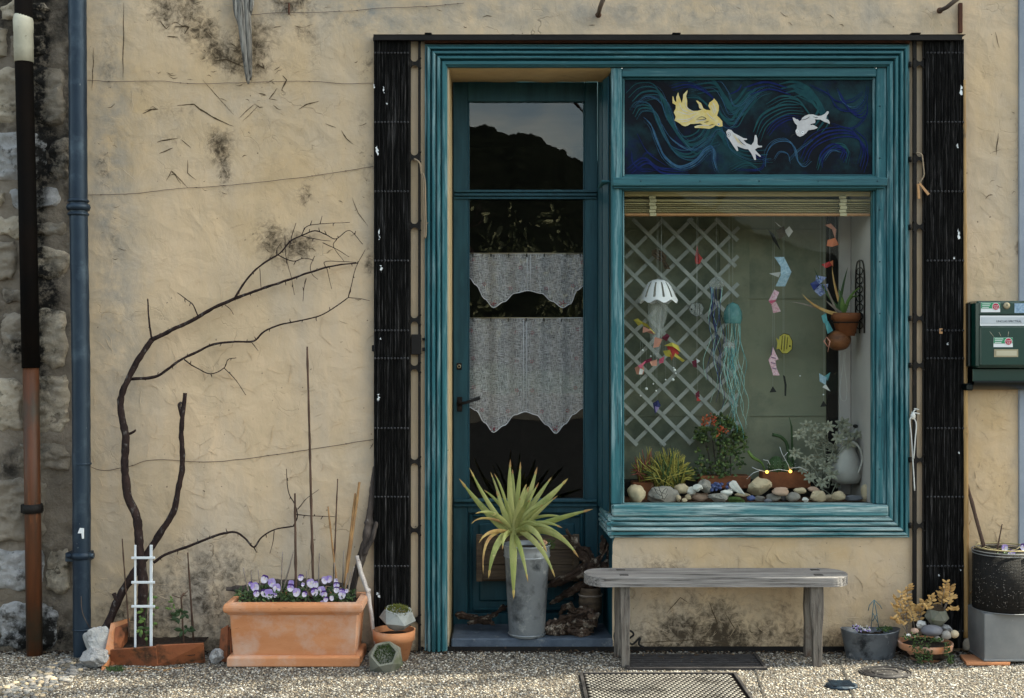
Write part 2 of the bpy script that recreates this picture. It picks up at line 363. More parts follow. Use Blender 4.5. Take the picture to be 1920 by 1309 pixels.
mk('paper_grey', (.55, .56, .56), (.42, .43, .43), rough=.7, bump=.1)
mk('paper_blue', (.42, .56, .66), (.22, .36, .48), sc=90, rough=.6, bump=.1)
mk('paper_navy', (.03, .07, .25), (.35, .4, .6), sc=120, rough=.6, bump=.1)
mk('paper_pink', (.55, .25, .32), (.7, .55, .6), sc=120, rough=.6, bump=.1)
mk('paper_rose', (.50, .09, .16), (.4, .07, .12), sc=20, rough=.6, bump=.1)
mk('paper_salmon', (.65, .32, .24), (.55, .25, .2), sc=20, rough=.6, bump=.1)
mk('paper_orange', (.62, .18, .08), (.5, .14, .06), sc=20, rough=.6, bump=.1)
mk('paper_red', (.45, .04, .04), (.3, .03, .03), sc=20, rough=.6, bump=.1)
mk('paper_yellow', (.48, .41, .08), (.40, .34, .06), sc=20, rough=.6, bump=.3)
mk('paper_maroon', (.16, .02, .05), (.1, .015, .03), sc=20, rough=.6, bump=.1)
mk('paper_teal', (.10, .32, .34), (.06, .22, .26), sc=40, rough=.6, bump=.1)
mk('strip_blue', (.03, .05, .22), (.015, .02, .08), sc=30, rough=.4, bump=.2)
mk('strip_teal', (.16, .40, .37), (.40, .52, .48), sc=90, rough=.35, bump=.3)
mk('film_clear', (.5, .52, .52), (.34, .36, .36), sc=10, rough=.4, bump=.3, alpha=.3)
mk('film_teal', (.12, .28, .28), (.05, .17, .18), sc=30, rough=.25, bump=.8, alpha=.75)
mk('jade_leaf', (.05, .085, .025), (.10, .13, .035), sc=30, rough=.35, bump=.1, c3=(.2, .05, .02), c3sc=12, c3t=(.62, .72))
mk('red_leaf', (.30, .04, .025), (.4, .10, .03), sc=30, rough=.5, bump=.1)
mk('coral_yellow', (.34, .31, .07), (.24, .19, .04), sc=30, rough=.5, bump=.1)
mk('coral_red', (.26, .06, .05), (.18, .05, .03), sc=30, rough=.5, bump=.1)
mk('panda_leaf', (.30, .30, .24), (.15, .16, .12), sc=60, rough=.8, bump=.4)
mk('cactus_green', (.05, .09, .035), (.03, .06, .02), sc=20, rough=.6, bump=.2)
mk('ceramic_white', (.42, .41, .39), (.33, .32, .305), sc=4, rough=.35, bump=.05)
mk('pot_orange', (.22, .075, .03), (.12, .04, .018), sc=10, rough=.8, bump=.6, c4=(.32, .2, .12), c4sc=20)
mk('coconut', (.20, .075, .03), (.10, .035, .014), sc=14, st=(1, 1, 3), rough=.45, bump=.6, c4=(.35, .2, .1), c4sc=30)
mk('pebble_cream', (.52, .42, .29), (.40, .31, .21), sc=20, rough=.85, bump=.5, c4=(.2, .15, .10), c4sc=40)
mk('pebble_grey', (.30, .275, .25), (.20, .18, .165), sc=20, rough=.8, bump=.4)
mk('pebble_slate', (.15, .15, .17), (.12, .12, .14), sc=10, rough=.7, bump=.1)
mk('pebble_pink', (.45, .30, .23), (.36, .24, .18), sc=20, rough=.8, bump=.2)
mk('pebble_white', (.62, .60, .57), (.5, .48, .46), sc=20, rough=.7, bump=.2)
mk('shell_blue', (.04, .06, .18), (.08, .10, .22), sc=90, rough=.6, bump=.6)
mk('bulb', (1.0, .45, .08), (1.0, .45, .08), bump=0, emis=1.6)
mk('bead', (.75, .78, .78), rough=.2, bump=0)
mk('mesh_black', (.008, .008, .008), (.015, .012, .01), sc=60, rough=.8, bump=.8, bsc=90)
mk('bluegrey_wall', (.28, .31, .36), (.22, .25, .30), sc=5, rough=.9, bump=.3)
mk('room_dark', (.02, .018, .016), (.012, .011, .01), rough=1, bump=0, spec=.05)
mk('hill', (.010, .012, .008), (.003, .004, .003), sc=.5, rough=1, bump=0, spec=.02)
mk('roof_tile', (.26, .10, .07), (.17, .07, .05), sc=1, rough=.9, bump=0)
mk('house_far', (.30, .27, .22), (.25, .22, .18), sc=1, rough=.9, bump=0)
mk('hedge', (.22, .21, .12), (.09, .10, .05), sc=5, rough=.8, bump=0)
mk('panel_navy', (.0012, .0016, .004), (.0018, .006, .012), sc=5, rough=.6, spec=.12, bump=.1, bsc=20, c3=(.006, .030, .038), c3sc=4, c3t=(.48, .66), c4=(.002, .004, .035), c4sc=5, c4t=(.54, .7))
mk('paint_teal', (.006, .036, .048), (.010, .055, .062), sc=30, rough=.7, spec=.12, bump=.3)
mk('paint_blue', (.003, .006, .055), (.006, .016, .085), sc=30, rough=.7, spec=.12, bump=.3)
mk('paint_light', (.04, .10, .16), (.015, .055, .12), sc=30, rough=.7, spec=.12, bump=.3)
mk('fish_yellow', (.52, .38, .10), (.56, .48, .25), sc=40, rough=.6, bump=.1)
mk('fish_white', (.42, .41, .42), (.50, .49, .50), sc=40, rough=.6, bump=.1)

def glass(name, refl, tint=(1, 1, 1), ior=1.6):
    m = bpy.data.materials.new(name); m.use_nodes = True; t = m.node_tree; N = t.nodes; L = t.links
    N.remove(N['Principled BSDF']); o = N['Material Output']
    tr = N.new('ShaderNodeBsdfTransparent'); tr.inputs[0].default_value = (*tint, 1)
    gl = N.new('ShaderNodeBsdfGlossy'); gl.inputs['Roughness'].default_value = 0.0; gl.inputs[0].default_value = (1, 1, 1, 1)
    tc = N.new('ShaderNodeTexCoord'); nz = N.new('ShaderNodeTexNoise'); nz.inputs['Scale'].default_value = 3.5; nz.inputs['Detail'].default_value = 1
    bp = N.new('ShaderNodeBump'); bp.inputs['Strength'].default_value = .12; bp.inputs['Distance'].default_value = .01
    L.new(tc.outputs['Object'], nz.inputs['Vector']); L.new(nz.outputs[0], bp.inputs['Height']); L.new(bp.outputs[0], gl.inputs['Normal'])
    fr = N.new('ShaderNodeFresnel'); fr.inputs[0].default_value = ior
    mu = N.new('ShaderNodeMath'); mu.operation = 'MULTIPLY'; mu.inputs[1].default_value = refl; L.new(fr.outputs[0], mu.inputs[0]); mu.use_clamp = True
    mx = N.new('ShaderNodeMixShader'); L.new(mu.outputs[0], mx.inputs[0]); L.new(tr.outputs[0], mx.inputs[1]); L.new(gl.outputs[0], mx.inputs[2])
    L.new(mx.outputs[0], o.inputs[0]); _M[name] = m
glass('glass_door', 1.05); glass('glass_shop', .17, (.93, .95, .92))

def curtain_mat():
    m = bpy.data.materials.new('voile'); m.use_nodes = True; t = m.node_tree; N = t.nodes; L = t.links
    b = N['Principled BSDF']; b.inputs['Base Color'].default_value = (.60, .60, .60, 1); b.inputs['Roughness'].default_value = .9
    tc = N.new('ShaderNodeTexCoord'); out = None
    for s_ in ((60, 60, 900), (900, 60, 60)):
        mp = N.new('ShaderNodeMapping'); mp.inputs['Scale'].default_value = s_; L.new(tc.outputs['Object'], mp.inputs[0])
        nz = N.new('ShaderNodeTexNoise'); nz.inputs['Scale'].default_value = .8; nz.inputs['Detail'].default_value = 3; L.new(mp.outputs[0], nz.inputs['Vector'])
        if out is None: out = nz.outputs[0]
        else:
            q = N.new('ShaderNodeMath'); q.operation = 'MAXIMUM'; L.new(out, q.inputs[0]); L.new(nz.outputs[0], q.inputs[1]); out = q.outputs[0]
    mr = N.new('ShaderNodeMapRange'); mr.inputs[1].default_value = .42; mr.inputs[2].default_value = .72
    mr.inputs[3].default_value = .10; mr.inputs[4].default_value = .80; L.new(out, mr.inputs[0]); L.new(mr.outputs[0], b.inputs['Alpha'])
    _M['voile'] = m
curtain_mat()
mk('voile_hem', (.62, .63, .66), (.5, .5, .54), rough=.9, bump=0)
mk('embroidery', (.30, .03, .06), (.2, .02, .04), rough=.9, bump=0)

def plaster_mat():
    m = bpy.data.materials.new('plaster'); m.use_nodes = True; t = m.node_tree; N = t.nodes; L = t.links; b = N['Principled BSDF']
    tc = N.new('ShaderNodeTexCoord').outputs['Object']
    def nz(s_, d_=8, r_=.6, vec=tc, dist=0):
        q = N.new('ShaderNodeTexNoise'); q.inputs['Scale'].default_value = s_; q.inputs['Detail'].default_value = d_; q.inputs['Roughness'].default_value = r_
        q.inputs['Distortion'].default_value = dist; L.new(vec, q.inputs['Vector']); return q
    def mp(s_, loc=(0, 0, 0)):
        q = N.new('ShaderNodeMapping'); q.inputs['Scale'].default_value = s_; q.inputs['Location'].default_value = loc; L.new(tc, q.inputs[0]); return q.outputs[0]
    def rng(x, a, b_, c=0, d=1):
        q = N.new('ShaderNodeMapRange'); q.inputs[1].default_value = a; q.inputs[2].default_value = b_; q.inputs[3].default_value = c; q.inputs[4].default_value = d
        L.new(x, q.inputs[0]); return q.outputs[0]
    def ma(op, a, b_):
        q = N.new('ShaderNodeMath'); q.operation = op
        for i, x in ((0, a), (1, b_)):
            if isinstance(x, (int, float)): q.inputs[i].default_value = x
            else: L.new(x, q.inputs[i])
        return q.outputs[0]
    def mix(f, a, b_):
        q = N.new('ShaderNodeMix'); q.data_type = 'RGBA'; L.new(f, q.inputs[0])
        for i, x in ((6, a), (7, b_)):
            if isinstance(x, tuple): q.inputs[i].default_value = (*x, 1)
            else: L.new(x, q.inputs[i])
        return q.outputs[2]
    at = N.new('ShaderNodeAttribute'); at.attribute_name = 'dirt'
    sp = N.new('ShaderNodeSeparateColor'); L.new(at.outputs['Color'], sp.inputs[0])
    mould, grey, ochre = sp.outputs[0], sp.outputs[1], sp.outputs[2]
    col = mix(rng(nz(1.6, 6).outputs[0], .38, .62), (.61, .455, .305), (.52, .39, .255))
    col = mix(rng(nz(2.2, 8, .6, mp((1.6, 1, .5), (3, 0, 0))).outputs[0], .45, .68, 0, .8), col, (.46, .385, .31))
    col = mix(rng(nz(5, 8, .7, mp((1, 1, .35), (9, 0, 1))).outputs[0], .52, .72, 0, .6), col, (.40, .315, .215))
    col = mix(ma('MULTIPLY', ochre, rng(nz(4, 6).outputs[0], .3, .6)), col, (.50, .34, .17))
    col = mix(ma('MULTIPLY', grey, rng(nz(9, 9, .7).outputs[0], .34, .62)), col, (.27, .255, .23))
    fine = nz(34, 10, .75, tc, .6).outputs[0]
    blot = nz(9, 8, .7).outputs[0]
    tt = ma('ADD', ma('MULTIPLY', mould, .62), ma('ADD', ma('MULTIPLY', ma('SUBTRACT', fine, .5), 2.3), ma('MULTIPLY', ma('SUBTRACT', blot, .5), 1.5)))
    mk_ = ma('MULTIPLY', rng(tt, .16, .85, 0, .92), rng(mould, .03, .5))
    # cracks
    wv = nz(4, 4, .5).outputs['Color']
    q = N.new('ShaderNodeVectorMath'); q.operation = 'SCALE'; q.inputs[3].default_value = .30; L.new(wv, q.inputs[0])
    ad = N.new('ShaderNodeVectorMath'); L.new(tc, ad.inputs[0]); L.new(q.outputs[0], ad.inputs[1])
    vo = N.new('ShaderNodeTexVoronoi'); vo.feature = 'DISTANCE_TO_EDGE'; vo.inputs['Scale'].default_value = 2.6; L.new(ad.outputs[0], vo.inputs['Vector'])
    cr = ma('MULTIPLY', rng(vo.outputs[0], 0, .0035, 1, 0), rng(nz(2.6, 3, .5, mp((1, 1, 1), (5, 2, 0))).outputs[0], .56, .64))
    vo2 = N.new('ShaderNodeTexVoronoi'); vo2.feature = 'DISTANCE_TO_EDGE'; vo2.inputs['Scale'].default_value = 9; L.new(ad.outputs[0], vo2.inputs['Vector'])
    cr2 = ma('MULTIPLY', rng(vo2.outputs[0], 0, .022, 1, 0), rng(nz(5, 3, .5, mp((1, 1, 1), (1, 7, 0))).outputs[0], .54, .64))
    col = mix(ma('MULTIPLY', cr, .4), col, (.10, .075, .05))
    col = mix(ma('MULTIPLY', cr2, .2), col, (.20, .155, .10))
    col = mix(rng(nz(55, 4, .5).outputs[0], .70, .74), col, (.13, .10, .07))
    col = mix(mk_, col, (.030, .020, .012))
    L.new(col, b.inputs['Base Color']); b.inputs['Roughness'].default_value = .92; b.inputs['Specular IOR Level'].default_value = .15
    # relief: trowel marks
    hgt = ma('ADD', ma('MULTIPLY', nz(7, 7, .55, tc, .8).outputs[0], 1.0), ma('MULTIPLY', nz(38, 6, .6, mp((1, 1, .7))).outputs[0], .28))
    tv = nz(3, 3, .5).outputs['Color']; q2 = N.new('ShaderNodeVectorMath'); q2.operation = 'SCALE'; q2.inputs[3].default_value = .5; L.new(tv, q2.inputs[0])
    ad2 = N.new('ShaderNodeVectorMath'); L.new(tc, ad2.inputs[0]); L.new(q2.outputs[0], ad2.inputs[1])
    v3 = N.new('ShaderNodeTexVoronoi'); v3.inputs['Scale'].default_value = 8; L.new(ad2.outputs[0], v3.inputs['Vector'])
    hgt = ma('ADD', hgt, ma('MULTIPLY', v3.outputs['Distance'], .55))
    hgt = ma('SUBTRACT', hgt, ma('ADD', ma('MULTIPLY', cr, .3), ma('MULTIPLY', cr2, .12)))
    bp = N.new('ShaderNodeBump'); bp.inputs['Strength'].default_value = .85; bp.inputs['Distance'].default_value = .009
    L.new(hgt, bp.inputs['Height']); L.new(bp.outputs[0], b.inputs['Normal'])
    _M['plaster'] = m
plaster_mat()

def ground_mat():
    m = bpy.data.materials.new('aggregate'); m.use_nodes = True; t = m.node_tree; N = t.nodes; L = t.links; b = N['Principled BSDF']
    tc = N.new('ShaderNodeTexCoord').outputs['Object']
    vo = N.new('ShaderNodeTexVoronoi'); vo.inputs['Scale'].default_value = 110; L.new(tc, vo.inputs['Vector'])
    cr = N.new('ShaderNodeValToRGB'); L.new(vo.outputs['Distance'], cr.inputs[0])
    cr.color_ramp.elements[0].color = (.16, .13, .10, 1); cr.color_ramp.elements[0].position = .25
    cr.color_ramp.elements[1].color = (.02, .016, .012, 1); cr.color_ramp.elements[1].position = .75
    L.new(cr.outputs[0], b.inputs['Base Color']); b.inputs['Roughness'].default_value = .95
    bp = N.new('ShaderNodeBump'); bp.invert = True; bp.inputs['Strength'].default_value = 1; bp.inputs['Distance'].default_value = .006
    L.new(vo.outputs['Distance'], bp.inputs['Height']); L.new(bp.outputs[0], b.inputs['Normal']); _M['aggregate'] = m
    m = bpy.data.materials.new('grit'); m.use_nodes = True; t = m.node_tree; N = t.nodes; L = t.links; b = N['Principled BSDF']
    at = N.new('ShaderNodeAttribute'); at.attribute_name = 'tone'; L.new(at.outputs['Color'], b.inputs['Base Color']); b.inputs['Roughness'].default_value = .85; _M['grit'] = m
ground_mat()

# ================================================================ SETTING
g = MB(); g.add([(-300, -300, 0), (300, -300, 0), (300, 300, 0), (-300, 300, 0)], [(0, 1, 2, 3)])
o = g.build('ground', 'aggregate'); o['kind'] = 'structure'

mk('asphalt', (.02, .02, .02), (.012, .012, .012), sc=3, rough=.95, bump=.5, bsc=80, spec=.05)
g = MB(); g.add([(-300, -17.8, .004), (300, -17.8, .004), (300, -2.6, .004), (-300, -2.6, .004)], [(0, 1, 2, 3)]); o = g.build('road', 'asphalt'); o['kind'] = 'structure'
g = MB(); g.add([(-300, -300, .005), (300, -300, .005), (300, -18.5, .005), (-300, -18.5, .005)], [(0, 1, 2, 3)]); o = g.build('meadow', 'green_dark'); o['kind'] = 'structure'
# holes kept free of grit: (x0,x1,y0,y1)
gA, gB = G(1180, 1256), G(1412, 1229)
pA = G(1092, 1267)
free = []
def grit():
    n = 66000; rs = np.random.RandomState(3)
    x = rs.uniform(-2.75, 2.85, n); y = -rs.uniform(0.0, 1.0, n)**1.0*1.25+.0
    r = rs.uniform(.0026, .0056, n)
    ok = np.ones(n, bool)
    for a in free: ok &= ~((x > a[0]) & (x < a[1]) & (y > a[2]) & (y < a[3]))
    x, y, r = x[ok], y[ok], r[ok]; n = len(x)
    vv, ff = ico(1); vv = np.array([tuple(v) for v in vv]); ff = np.array(ff)
    jit = 1 + rs.uniform(-.22, .22, (n, 12, 1)); a = rs.uniform(0, 6.28, n)
    q = vv[None]*jit; ex = rs.uniform(.75, 1.4, n)
    X = q[:, :, 0]*ex[:, None]; Y = q[:, :, 1]
    V = np.stack([(X*np.cos(a)[:, None]-Y*np.sin(a)[:, None])*r[:, None]+x[:, None], (X*np.sin(a)[:, None]+Y*np.cos(a)[:, None])*r[:, None]+y[:, None],
                  q[:, :, 2]*r[:, None]*.62+(r*.12)[:, None]], -1).reshape(-1, 3)
    F = (ff[None]+(np.arange(n)*12)[:, None, None]).reshape(-1, 3)
    me = bpy.data.meshes.new('gravel'); me.vertices.add(len(V)); me.vertices.foreach_set('co', V.ravel())
    me.loops.add(F.size); me.loops.foreach_set('vertex_index', F.ravel().astype(np.int32))
    me.polygons.add(len(F)); me.polygons.foreach_set('loop_start', np.arange(0, F.size, 3, dtype=np.int32))
    me.polygons.foreach_set('loop_total', np.full(len(F), 3, np.int32)); me.update(calc_edges=True)
    pal = np.array([(.50, .46, .39), (.36, .32, .26), (.24, .21, .18), (.56, .52, .46), (.30, .25, .19), (.13, .11, .09), (.42, .33, .23), (.33, .32, .31)])
    c = pal[rs.randint(0, 8, n)]*rs.uniform(.22, 1.0, (n, 1)); c = np.concatenate([np.repeat(c, 12, 0), np.ones((n*12, 1))], 1)
    at = me.color_attributes.new('tone', 'FLOAT_COLOR', 'POINT'); at.data.foreach_set('color', c.ravel())
    me.materials.append(M('grit')); ob = bpy.data.objects.new('gravel', me); C.objects.link(ob); ob['kind'] = 'stuff'
    tag(ob, 'fine cream and brown gravel chippings bedded in the pavement before the shop', 'gravel')

# ---- plaster wall of the shop
TOP, XR, XL = 5.05, P(1909, 0).x, P(158, 0).x
door_x0, door_x1, door_z = P(842, 0).x, P(1148, 0).x, P(0, 125).z
win_x1, win_z0, win_z1 = P(1662, 0).x, P(0, 962).z, P(0, 125).z
shop = thing('shop_building', 'cream rendered shop wall stained with black mould around a teal shopfront', 'building', (0, 0, 0))
SPOTS = [(325, 15, 55, 38, 1.0), (368, 55, 35, 30, .7), (463, 108, 50, 42, 1.1), (405, 102, 26, 24, .9), (478, 60, 40, 26, .7), (545, 8, 42, 22, 1.1), (392, 50, 15, 20, .7),
         (566, 60, 18, 16, .7), (408, 272, 20, 28, 1.1), (420, 325, 14, 42, .85), (572, 368, 14, 26, .8), (590, 100, 14, 60, .35), (508, 445, 34, 34, .85), (572, 462, 26, 24, 1.0), (530, 478, 30, 34, .5),
         (693, 492, 12, 26, .8), (690, 128, 22, 22, .6), (690, 330, 24, 80, .35), (195, 315, 16, 34, .7), (205, 135, 18, 90, .4), (215, 455, 14, 50, .45), (268, 160, 12, 40, .3),
         (250, 1160, 70, 60, .65), (410, 1120, 70, 80, .62), (330, 1100, 60, 90, .4), (440, 1040, 50, 60, .3), (1245, 1140, 60, 60, .35), (1345, 1150, 70, 62, .52), (1300, 1190, 90, 26, .7), (1470, 1140, 40, 50, .35),
         (1235, 1060, 70, 20, .4), (1420, 1190, 150, 16, .45), (1640, 1180, 50, 30, .4), (1745, 300, 900, 6, .0), (1912, 330, 10, 200, .4), (1910, 465, 8, 12, .8), (1850, 880, 60, 40, .25), (1885, 1000, 40, 100, .25),
         (680, 230, 12, 40, .3), (470, 250, 60, 30, .28), (330, 210, 60, 26, .35), (330, 265, 50, 14, .4), (1560, 45, 200, 16, .25), (1250, 20, 200, 20, .22), (640, 40, 60, 16, .35)]
GREY = [(205, 300, 45, 420, .75), (240, 700, 60, 260, .35), (700, 700, 25, 700, .35), (1250, 20, 700, 48, .8), (1905, 600, 14, 800, .35), (330, 1110, 200, 120, .55), (1330, 1130, 200, 110, .35), (560, 15, 200, 30, .5), (480, 300, 300, 200, .15), (650, 1000, 60, 200, .25), (720, 60, 80, 40, .4)]
OCH = [(400, 200, 260, 180, .5), (230, 240, 40, 130, .6), (1860, 200, 90, 110, .4), (1860, 830, 60, 200, .6), (1450, 1040, 300, 40, .7), (1600, 1180, 120, 90, .5), (560, 380, 200, 160, .3)]
def wallgrid():
    def ax(a, b, st, keys):
        pts = sorted(set([a, b]+[k for k in keys if a < k < b])); out = []
        for i in range(len(pts)-1):
            n = max(1, int(math.ceil((pts[i+1]-pts[i])/st))); out += [pts[i]+(pts[i+1]-pts[i])*j/n for j in range(n)]
        return out+[pts[-1]]
    xs = ax(XL, XR, .013, [door_x0, door_x1, win_x1]); zs = ax(.0, P(0, -60).z, .013, [door_z, win_z0, win_z1]) + [TOP]
    X, Z = np.meshgrid(np.array(xs), np.array(zs)); nx, nz_ = len(xs), len(zs)
    px = X*S+960; py = 654.5-(Z-H)*S
    def spots(L_):
        a = np.zeros_like(px)
        for cx, cy, rx, ry, k in L_: a = a + k*np.exp(-((px-cx)/rx)**2-((py-cy)/ry)**2)
        return a
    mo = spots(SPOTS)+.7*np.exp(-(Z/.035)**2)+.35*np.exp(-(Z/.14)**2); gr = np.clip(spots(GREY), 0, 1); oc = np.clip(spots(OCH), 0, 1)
    mo = np.clip(mo, 0, 1.3)
    verts = []
    for j in range(nz_):
        for i in range(nx):
            x, z = xs[i], zs[j]
            edge = min(abs(x-door_x0) if z < door_z else 9, 9)
            d = mn.fractal(Vector((x*2.2, 0, z*2.2)), 1, 2, 3)*.004 + mn.noise(Vector((x*13, 4, z*13)))*.0016
            verts.append((x, d, z))
    F = []
    for j in range(nz_-1):
        for i in range(nx-1):
            cx, cz = (xs[i]+xs[i+1])/2, (zs[j]+zs[j+1])/2
            if door_x0 < cx < door_x1 and cz < door_z: continue
            if door_x1 <= cx < win_x1 and win_z0 < cz < win_z1: continue
            a = j*nx+i; F.append((a, a+1, a+nx+1, a+nx))
    m = MB(); m.add(verts, F, True); ob = m.build('wall', 'plaster', shop)
    at = ob.data.color_attributes.new('dirt', 'FLOAT_COLOR', 'POINT')
    at.data.foreach_set('color', np.stack([mo, gr, oc, np.ones_like(mo)], -1).reshape(-1))
wallgrid()
# raised trowel strokes left in the render
m = MB(); rs = random.Random(5)
for i in range(820):
    if i < 570: x0 = rs.uniform(XL+.02, P(695, 0).x); z0 = rs.uniform(.06, 2.9)
    elif i < 700: x0 = rs.uniform(P(1160, 0).x, P(1690, 0).x); z0 = rs.uniform(.06, .48)
    else: x0 = rs.uniform(P(1822, 0).x, XR-.04); z0 = rs.uniform(.1, 2.9)
    if rs.random() < .35 and z0 > 1.9: continue
    L_ = rs.uniform(.02, .11); a = rs.choice([rs.uniform(-1.1, -.35), rs.uniform(-.4, .4), rs.uniform(.5, 1.3)]); cv = rs.gauss(0, .7); n = 9; x, z = x0, z0; pts = []
    for k in range(n+1): pts.append((x, z)); x += math.cos(a)*L_/n; z += math.sin(a)*L_/n; a += cv/n+rs.gauss(0, .22)
    if max(p[0] for p in pts) > XR-.02 or min(p[1] for p in pts) < .03: continue
    wd = rs.uniform(.0010, .0022); hg = rs.uniform(.0012, .0030)*(1.2 if z0 < 1.5 else .6); v = []; f = []
    for k, (qx, qz) in enumerate(pts):
        t = k/n; s_ = math.sin(math.pi*min(max(t, .03), .97))**.6; aa = a
        dx, dz = -math.sin(a), math.cos(a); y0 = mn.fractal(Vector((qx*2.2, 0, qz*2.2)), 1, 2, 3)*.004+mn.noise(Vector((qx*13, 4, qz*13)))*.0016
        v += [(qx-dx*wd*s_, y0+.0008, qz-dz*wd*s_), (qx, y0-hg*s_, qz), (qx+dx*wd*s_*.6, y0+.0008, qz+dz*wd*s_*.6)]
    for k in range(n): q = k*3; f += [(q, q+1, q+4, q+3), (q+1, q+2, q+5, q+4)]
    m.add(v, f, True)
m.build('trowel_marks', 'plaster', shop, kind='stuff')
m = MB(); rs = random.Random(12)
def hair(pts, w_=1.1):
    sp = [P(x, y, 0) for x, y in pts]; q = wob(sp, .008, .0035, rs.randint(0, 99)); v = []; f = []; n_ = len(q)
    if n_ < 3: return
    for k, p in enumerate(q):
        t = q[min(k+1, n_-1)]-q[max(k-1, 0)]; t = Vector((t.x, t.z)).normalized(); e = w_/S/2*(.25+.75*math.sin(math.pi*k/(n_-1)))*(1+.6*mn.noise(p*120)); y0 = mn.fractal(Vector((p.x*2.2, 0, p.z*2.2)), 1, 2, 3)*.004+mn.noise(Vector((p.x*13, 4, p.z*13)))*.0016-.0016
        v += [(p.x-t.y*e, y0, p.z+t.x*e), (p.x+t.y*e, y0, p.z-t.x*e)]
    for k in range(n_-1): f.append((k*2, k*2+1, k*2+3, k*2+2))
    m.add(v, f)
for pts, w_ in [([(333, 198), (363, 196), (383, 210), (400, 220), (421, 230), (438, 237)], 2.6), ([(268, 213), (282, 207), (297, 205)], 3), ([(295, 267), (319, 261), (334, 259)], 2.2), ([(299, 288), (324, 278)], 2), ([(340, 262), (358, 278)], 1.6), ([(328, 51), (355, 51), (346, 64)], 2.6), ([(314, 69), (334, 70)], 2.4), ([(300, 40), (312, 55), (318, 48)], 2.2), ([(405, 114), (425, 112), (455, 124)], 2.4),
                ([(560, 205), (575, 196), (598, 190)], 2), ([(485, 175), (498, 178)], 2), ([(528, 170), (538, 150), (530, 142)], 2.4), ([(380, 150), (420, 195), (438, 215)], 1), ([(447, 222), (478, 195)], 1.2), ([(455, 228), (485, 198)], 1), ([(312, 340), (322, 320), (340, 345)], 1.4), ([(322, 320), (352, 352)], 1.2), ([(352, 300), (352, 325), (368, 338)], 1.4), ([(640, 245), (650, 260), (662, 270)], 1.6), ([(610, 232), (630, 240)], 1.2), ([(660, 370), (672, 400), (690, 425)], 1.2), ([(482, 120), (495, 128), (492, 118)], 3),
                ([(430, 80), (445, 90)], 1.2), ([(520, 165), (505, 185), (520, 188)], 1.4), ([(232, 5), (232, 60), (231, 150)], 1.6), ([(176, 90), (173, 170)], 1.4), ([(1250, 1150), (1275, 1120), (1290, 1130)], 1.6), ([(1330, 1130), (1345, 1170), (1330, 1190)], 2), ([(1190, 1205), (1300, 1200), (1380, 1208)], 1.6), ([(1360, 1150), (1380, 1185)], 1.6), ([(700, 830), (693, 842)], 1.4), ([(1866, 60), (1874, 90)], 1.2), ([(1872, 250), (1868, 290)], 1.6), ([(1388+470, 570), (1865, 590)], 1)]: hair(pts, w_)
for cx, cy, sx, sy, n_ in [(340, 40, 60, 40, 26), (420, 110, 70, 40, 34), (560, 40, 60, 30, 10), (470, 180, 60, 40, 22), (330, 150, 70, 50, 12), (400, 300, 60, 80, 12), (680, 250, 14, 160, 14), (1320, 1170, 130, 30, 24), (400, 1120, 70, 50, 14), (540, 460, 60, 30, 12), (200, 350, 30, 250, 16), (650, 560, 40, 200, 10), (1870, 300, 40, 250, 12), (900, 30, 200, 24, 8), (1500, 30, 200, 24, 12)]:
    for _ in range(int(n_*.55)):
        x, y = rs.gauss(cx, sx*.6), rs.gauss(cy, sy*.6); a = rs.uniform(-.6, .6); L_ = rs.uniform(4, 18)
        if x < 168 or (y > 60 and 690 < x < 1150) or y < 2 or y > 1206 or (y < 1010 and 690 < x < 1815 and y > 60): continue
        hair([(x, y), (x+math.cos(a)*L_*.5, y+math.sin(a)*L_*.5+rs.uniform(-3, 3)), (x+math.cos(a)*L_, y+math.sin(a)*L_)], rs.uniform(.6, 1.5))
m.build('hairline_cracks', 'crack_grime', shop, kind='stuff')
# reveals and soffit of the door recess, house returns
dd = .29
m = MB(); zs0 = .0
m.box((door_x0-.03, .0035, 0), (door_x0, dd, door_z)); m.build('reveal', 'cream_plaster', shop)
m = MB()
n = 24; v = []; f = []
for i in range(n+1):
    t = i/n; x = door_x0-.03+t*(door_x1+.02-door_x0+.03); zf = door_z-.001+mn.noise(Vector((x*9, 0, 0)))*.003 - (.02*max(0, (t-.93)/.07)**2)
    for yy, zz in ((.004, zf), (.012, zf-.006), (dd*.98, zf-.006), (dd, zf+.001)): v.append((x, yy, zz))
for i in range(n):
    for k in range(3): a = i*4+k; f.append((a, a+1, a+5, a+4))
m.add(v, f, True); m.build('soffit', 'cream_plaster', shop)
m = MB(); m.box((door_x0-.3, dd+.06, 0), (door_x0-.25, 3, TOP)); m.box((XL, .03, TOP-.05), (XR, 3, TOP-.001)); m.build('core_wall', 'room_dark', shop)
m = MB(); m.box((door_x1+.002, .02, 0), (door_x1+.03, dd, win_z0-.1)); m.build('reveal', 'cream_plaster', shop)
# dark room behind the door
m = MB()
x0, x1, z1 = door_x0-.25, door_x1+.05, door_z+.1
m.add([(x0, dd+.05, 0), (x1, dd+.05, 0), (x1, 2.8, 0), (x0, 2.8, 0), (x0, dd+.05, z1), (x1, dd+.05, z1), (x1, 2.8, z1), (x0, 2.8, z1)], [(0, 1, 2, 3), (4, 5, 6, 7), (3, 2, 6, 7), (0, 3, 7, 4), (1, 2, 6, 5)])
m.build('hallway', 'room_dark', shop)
# step
m = MB(); a = P(846, 1197); b = P(1150, 1219)
m.box((a.x, -.004, b.z-.006), (b.x, dd+.03, a.z), .006); m.build('doorstep', 'sill_stone', shop)
m = MB(); m.box((P(790, 0).x, -.0085, 0), (P(1704, 0).x, .02, P(0, 1212).z), 0)
m.build('plinth', 'black_plain', shop)

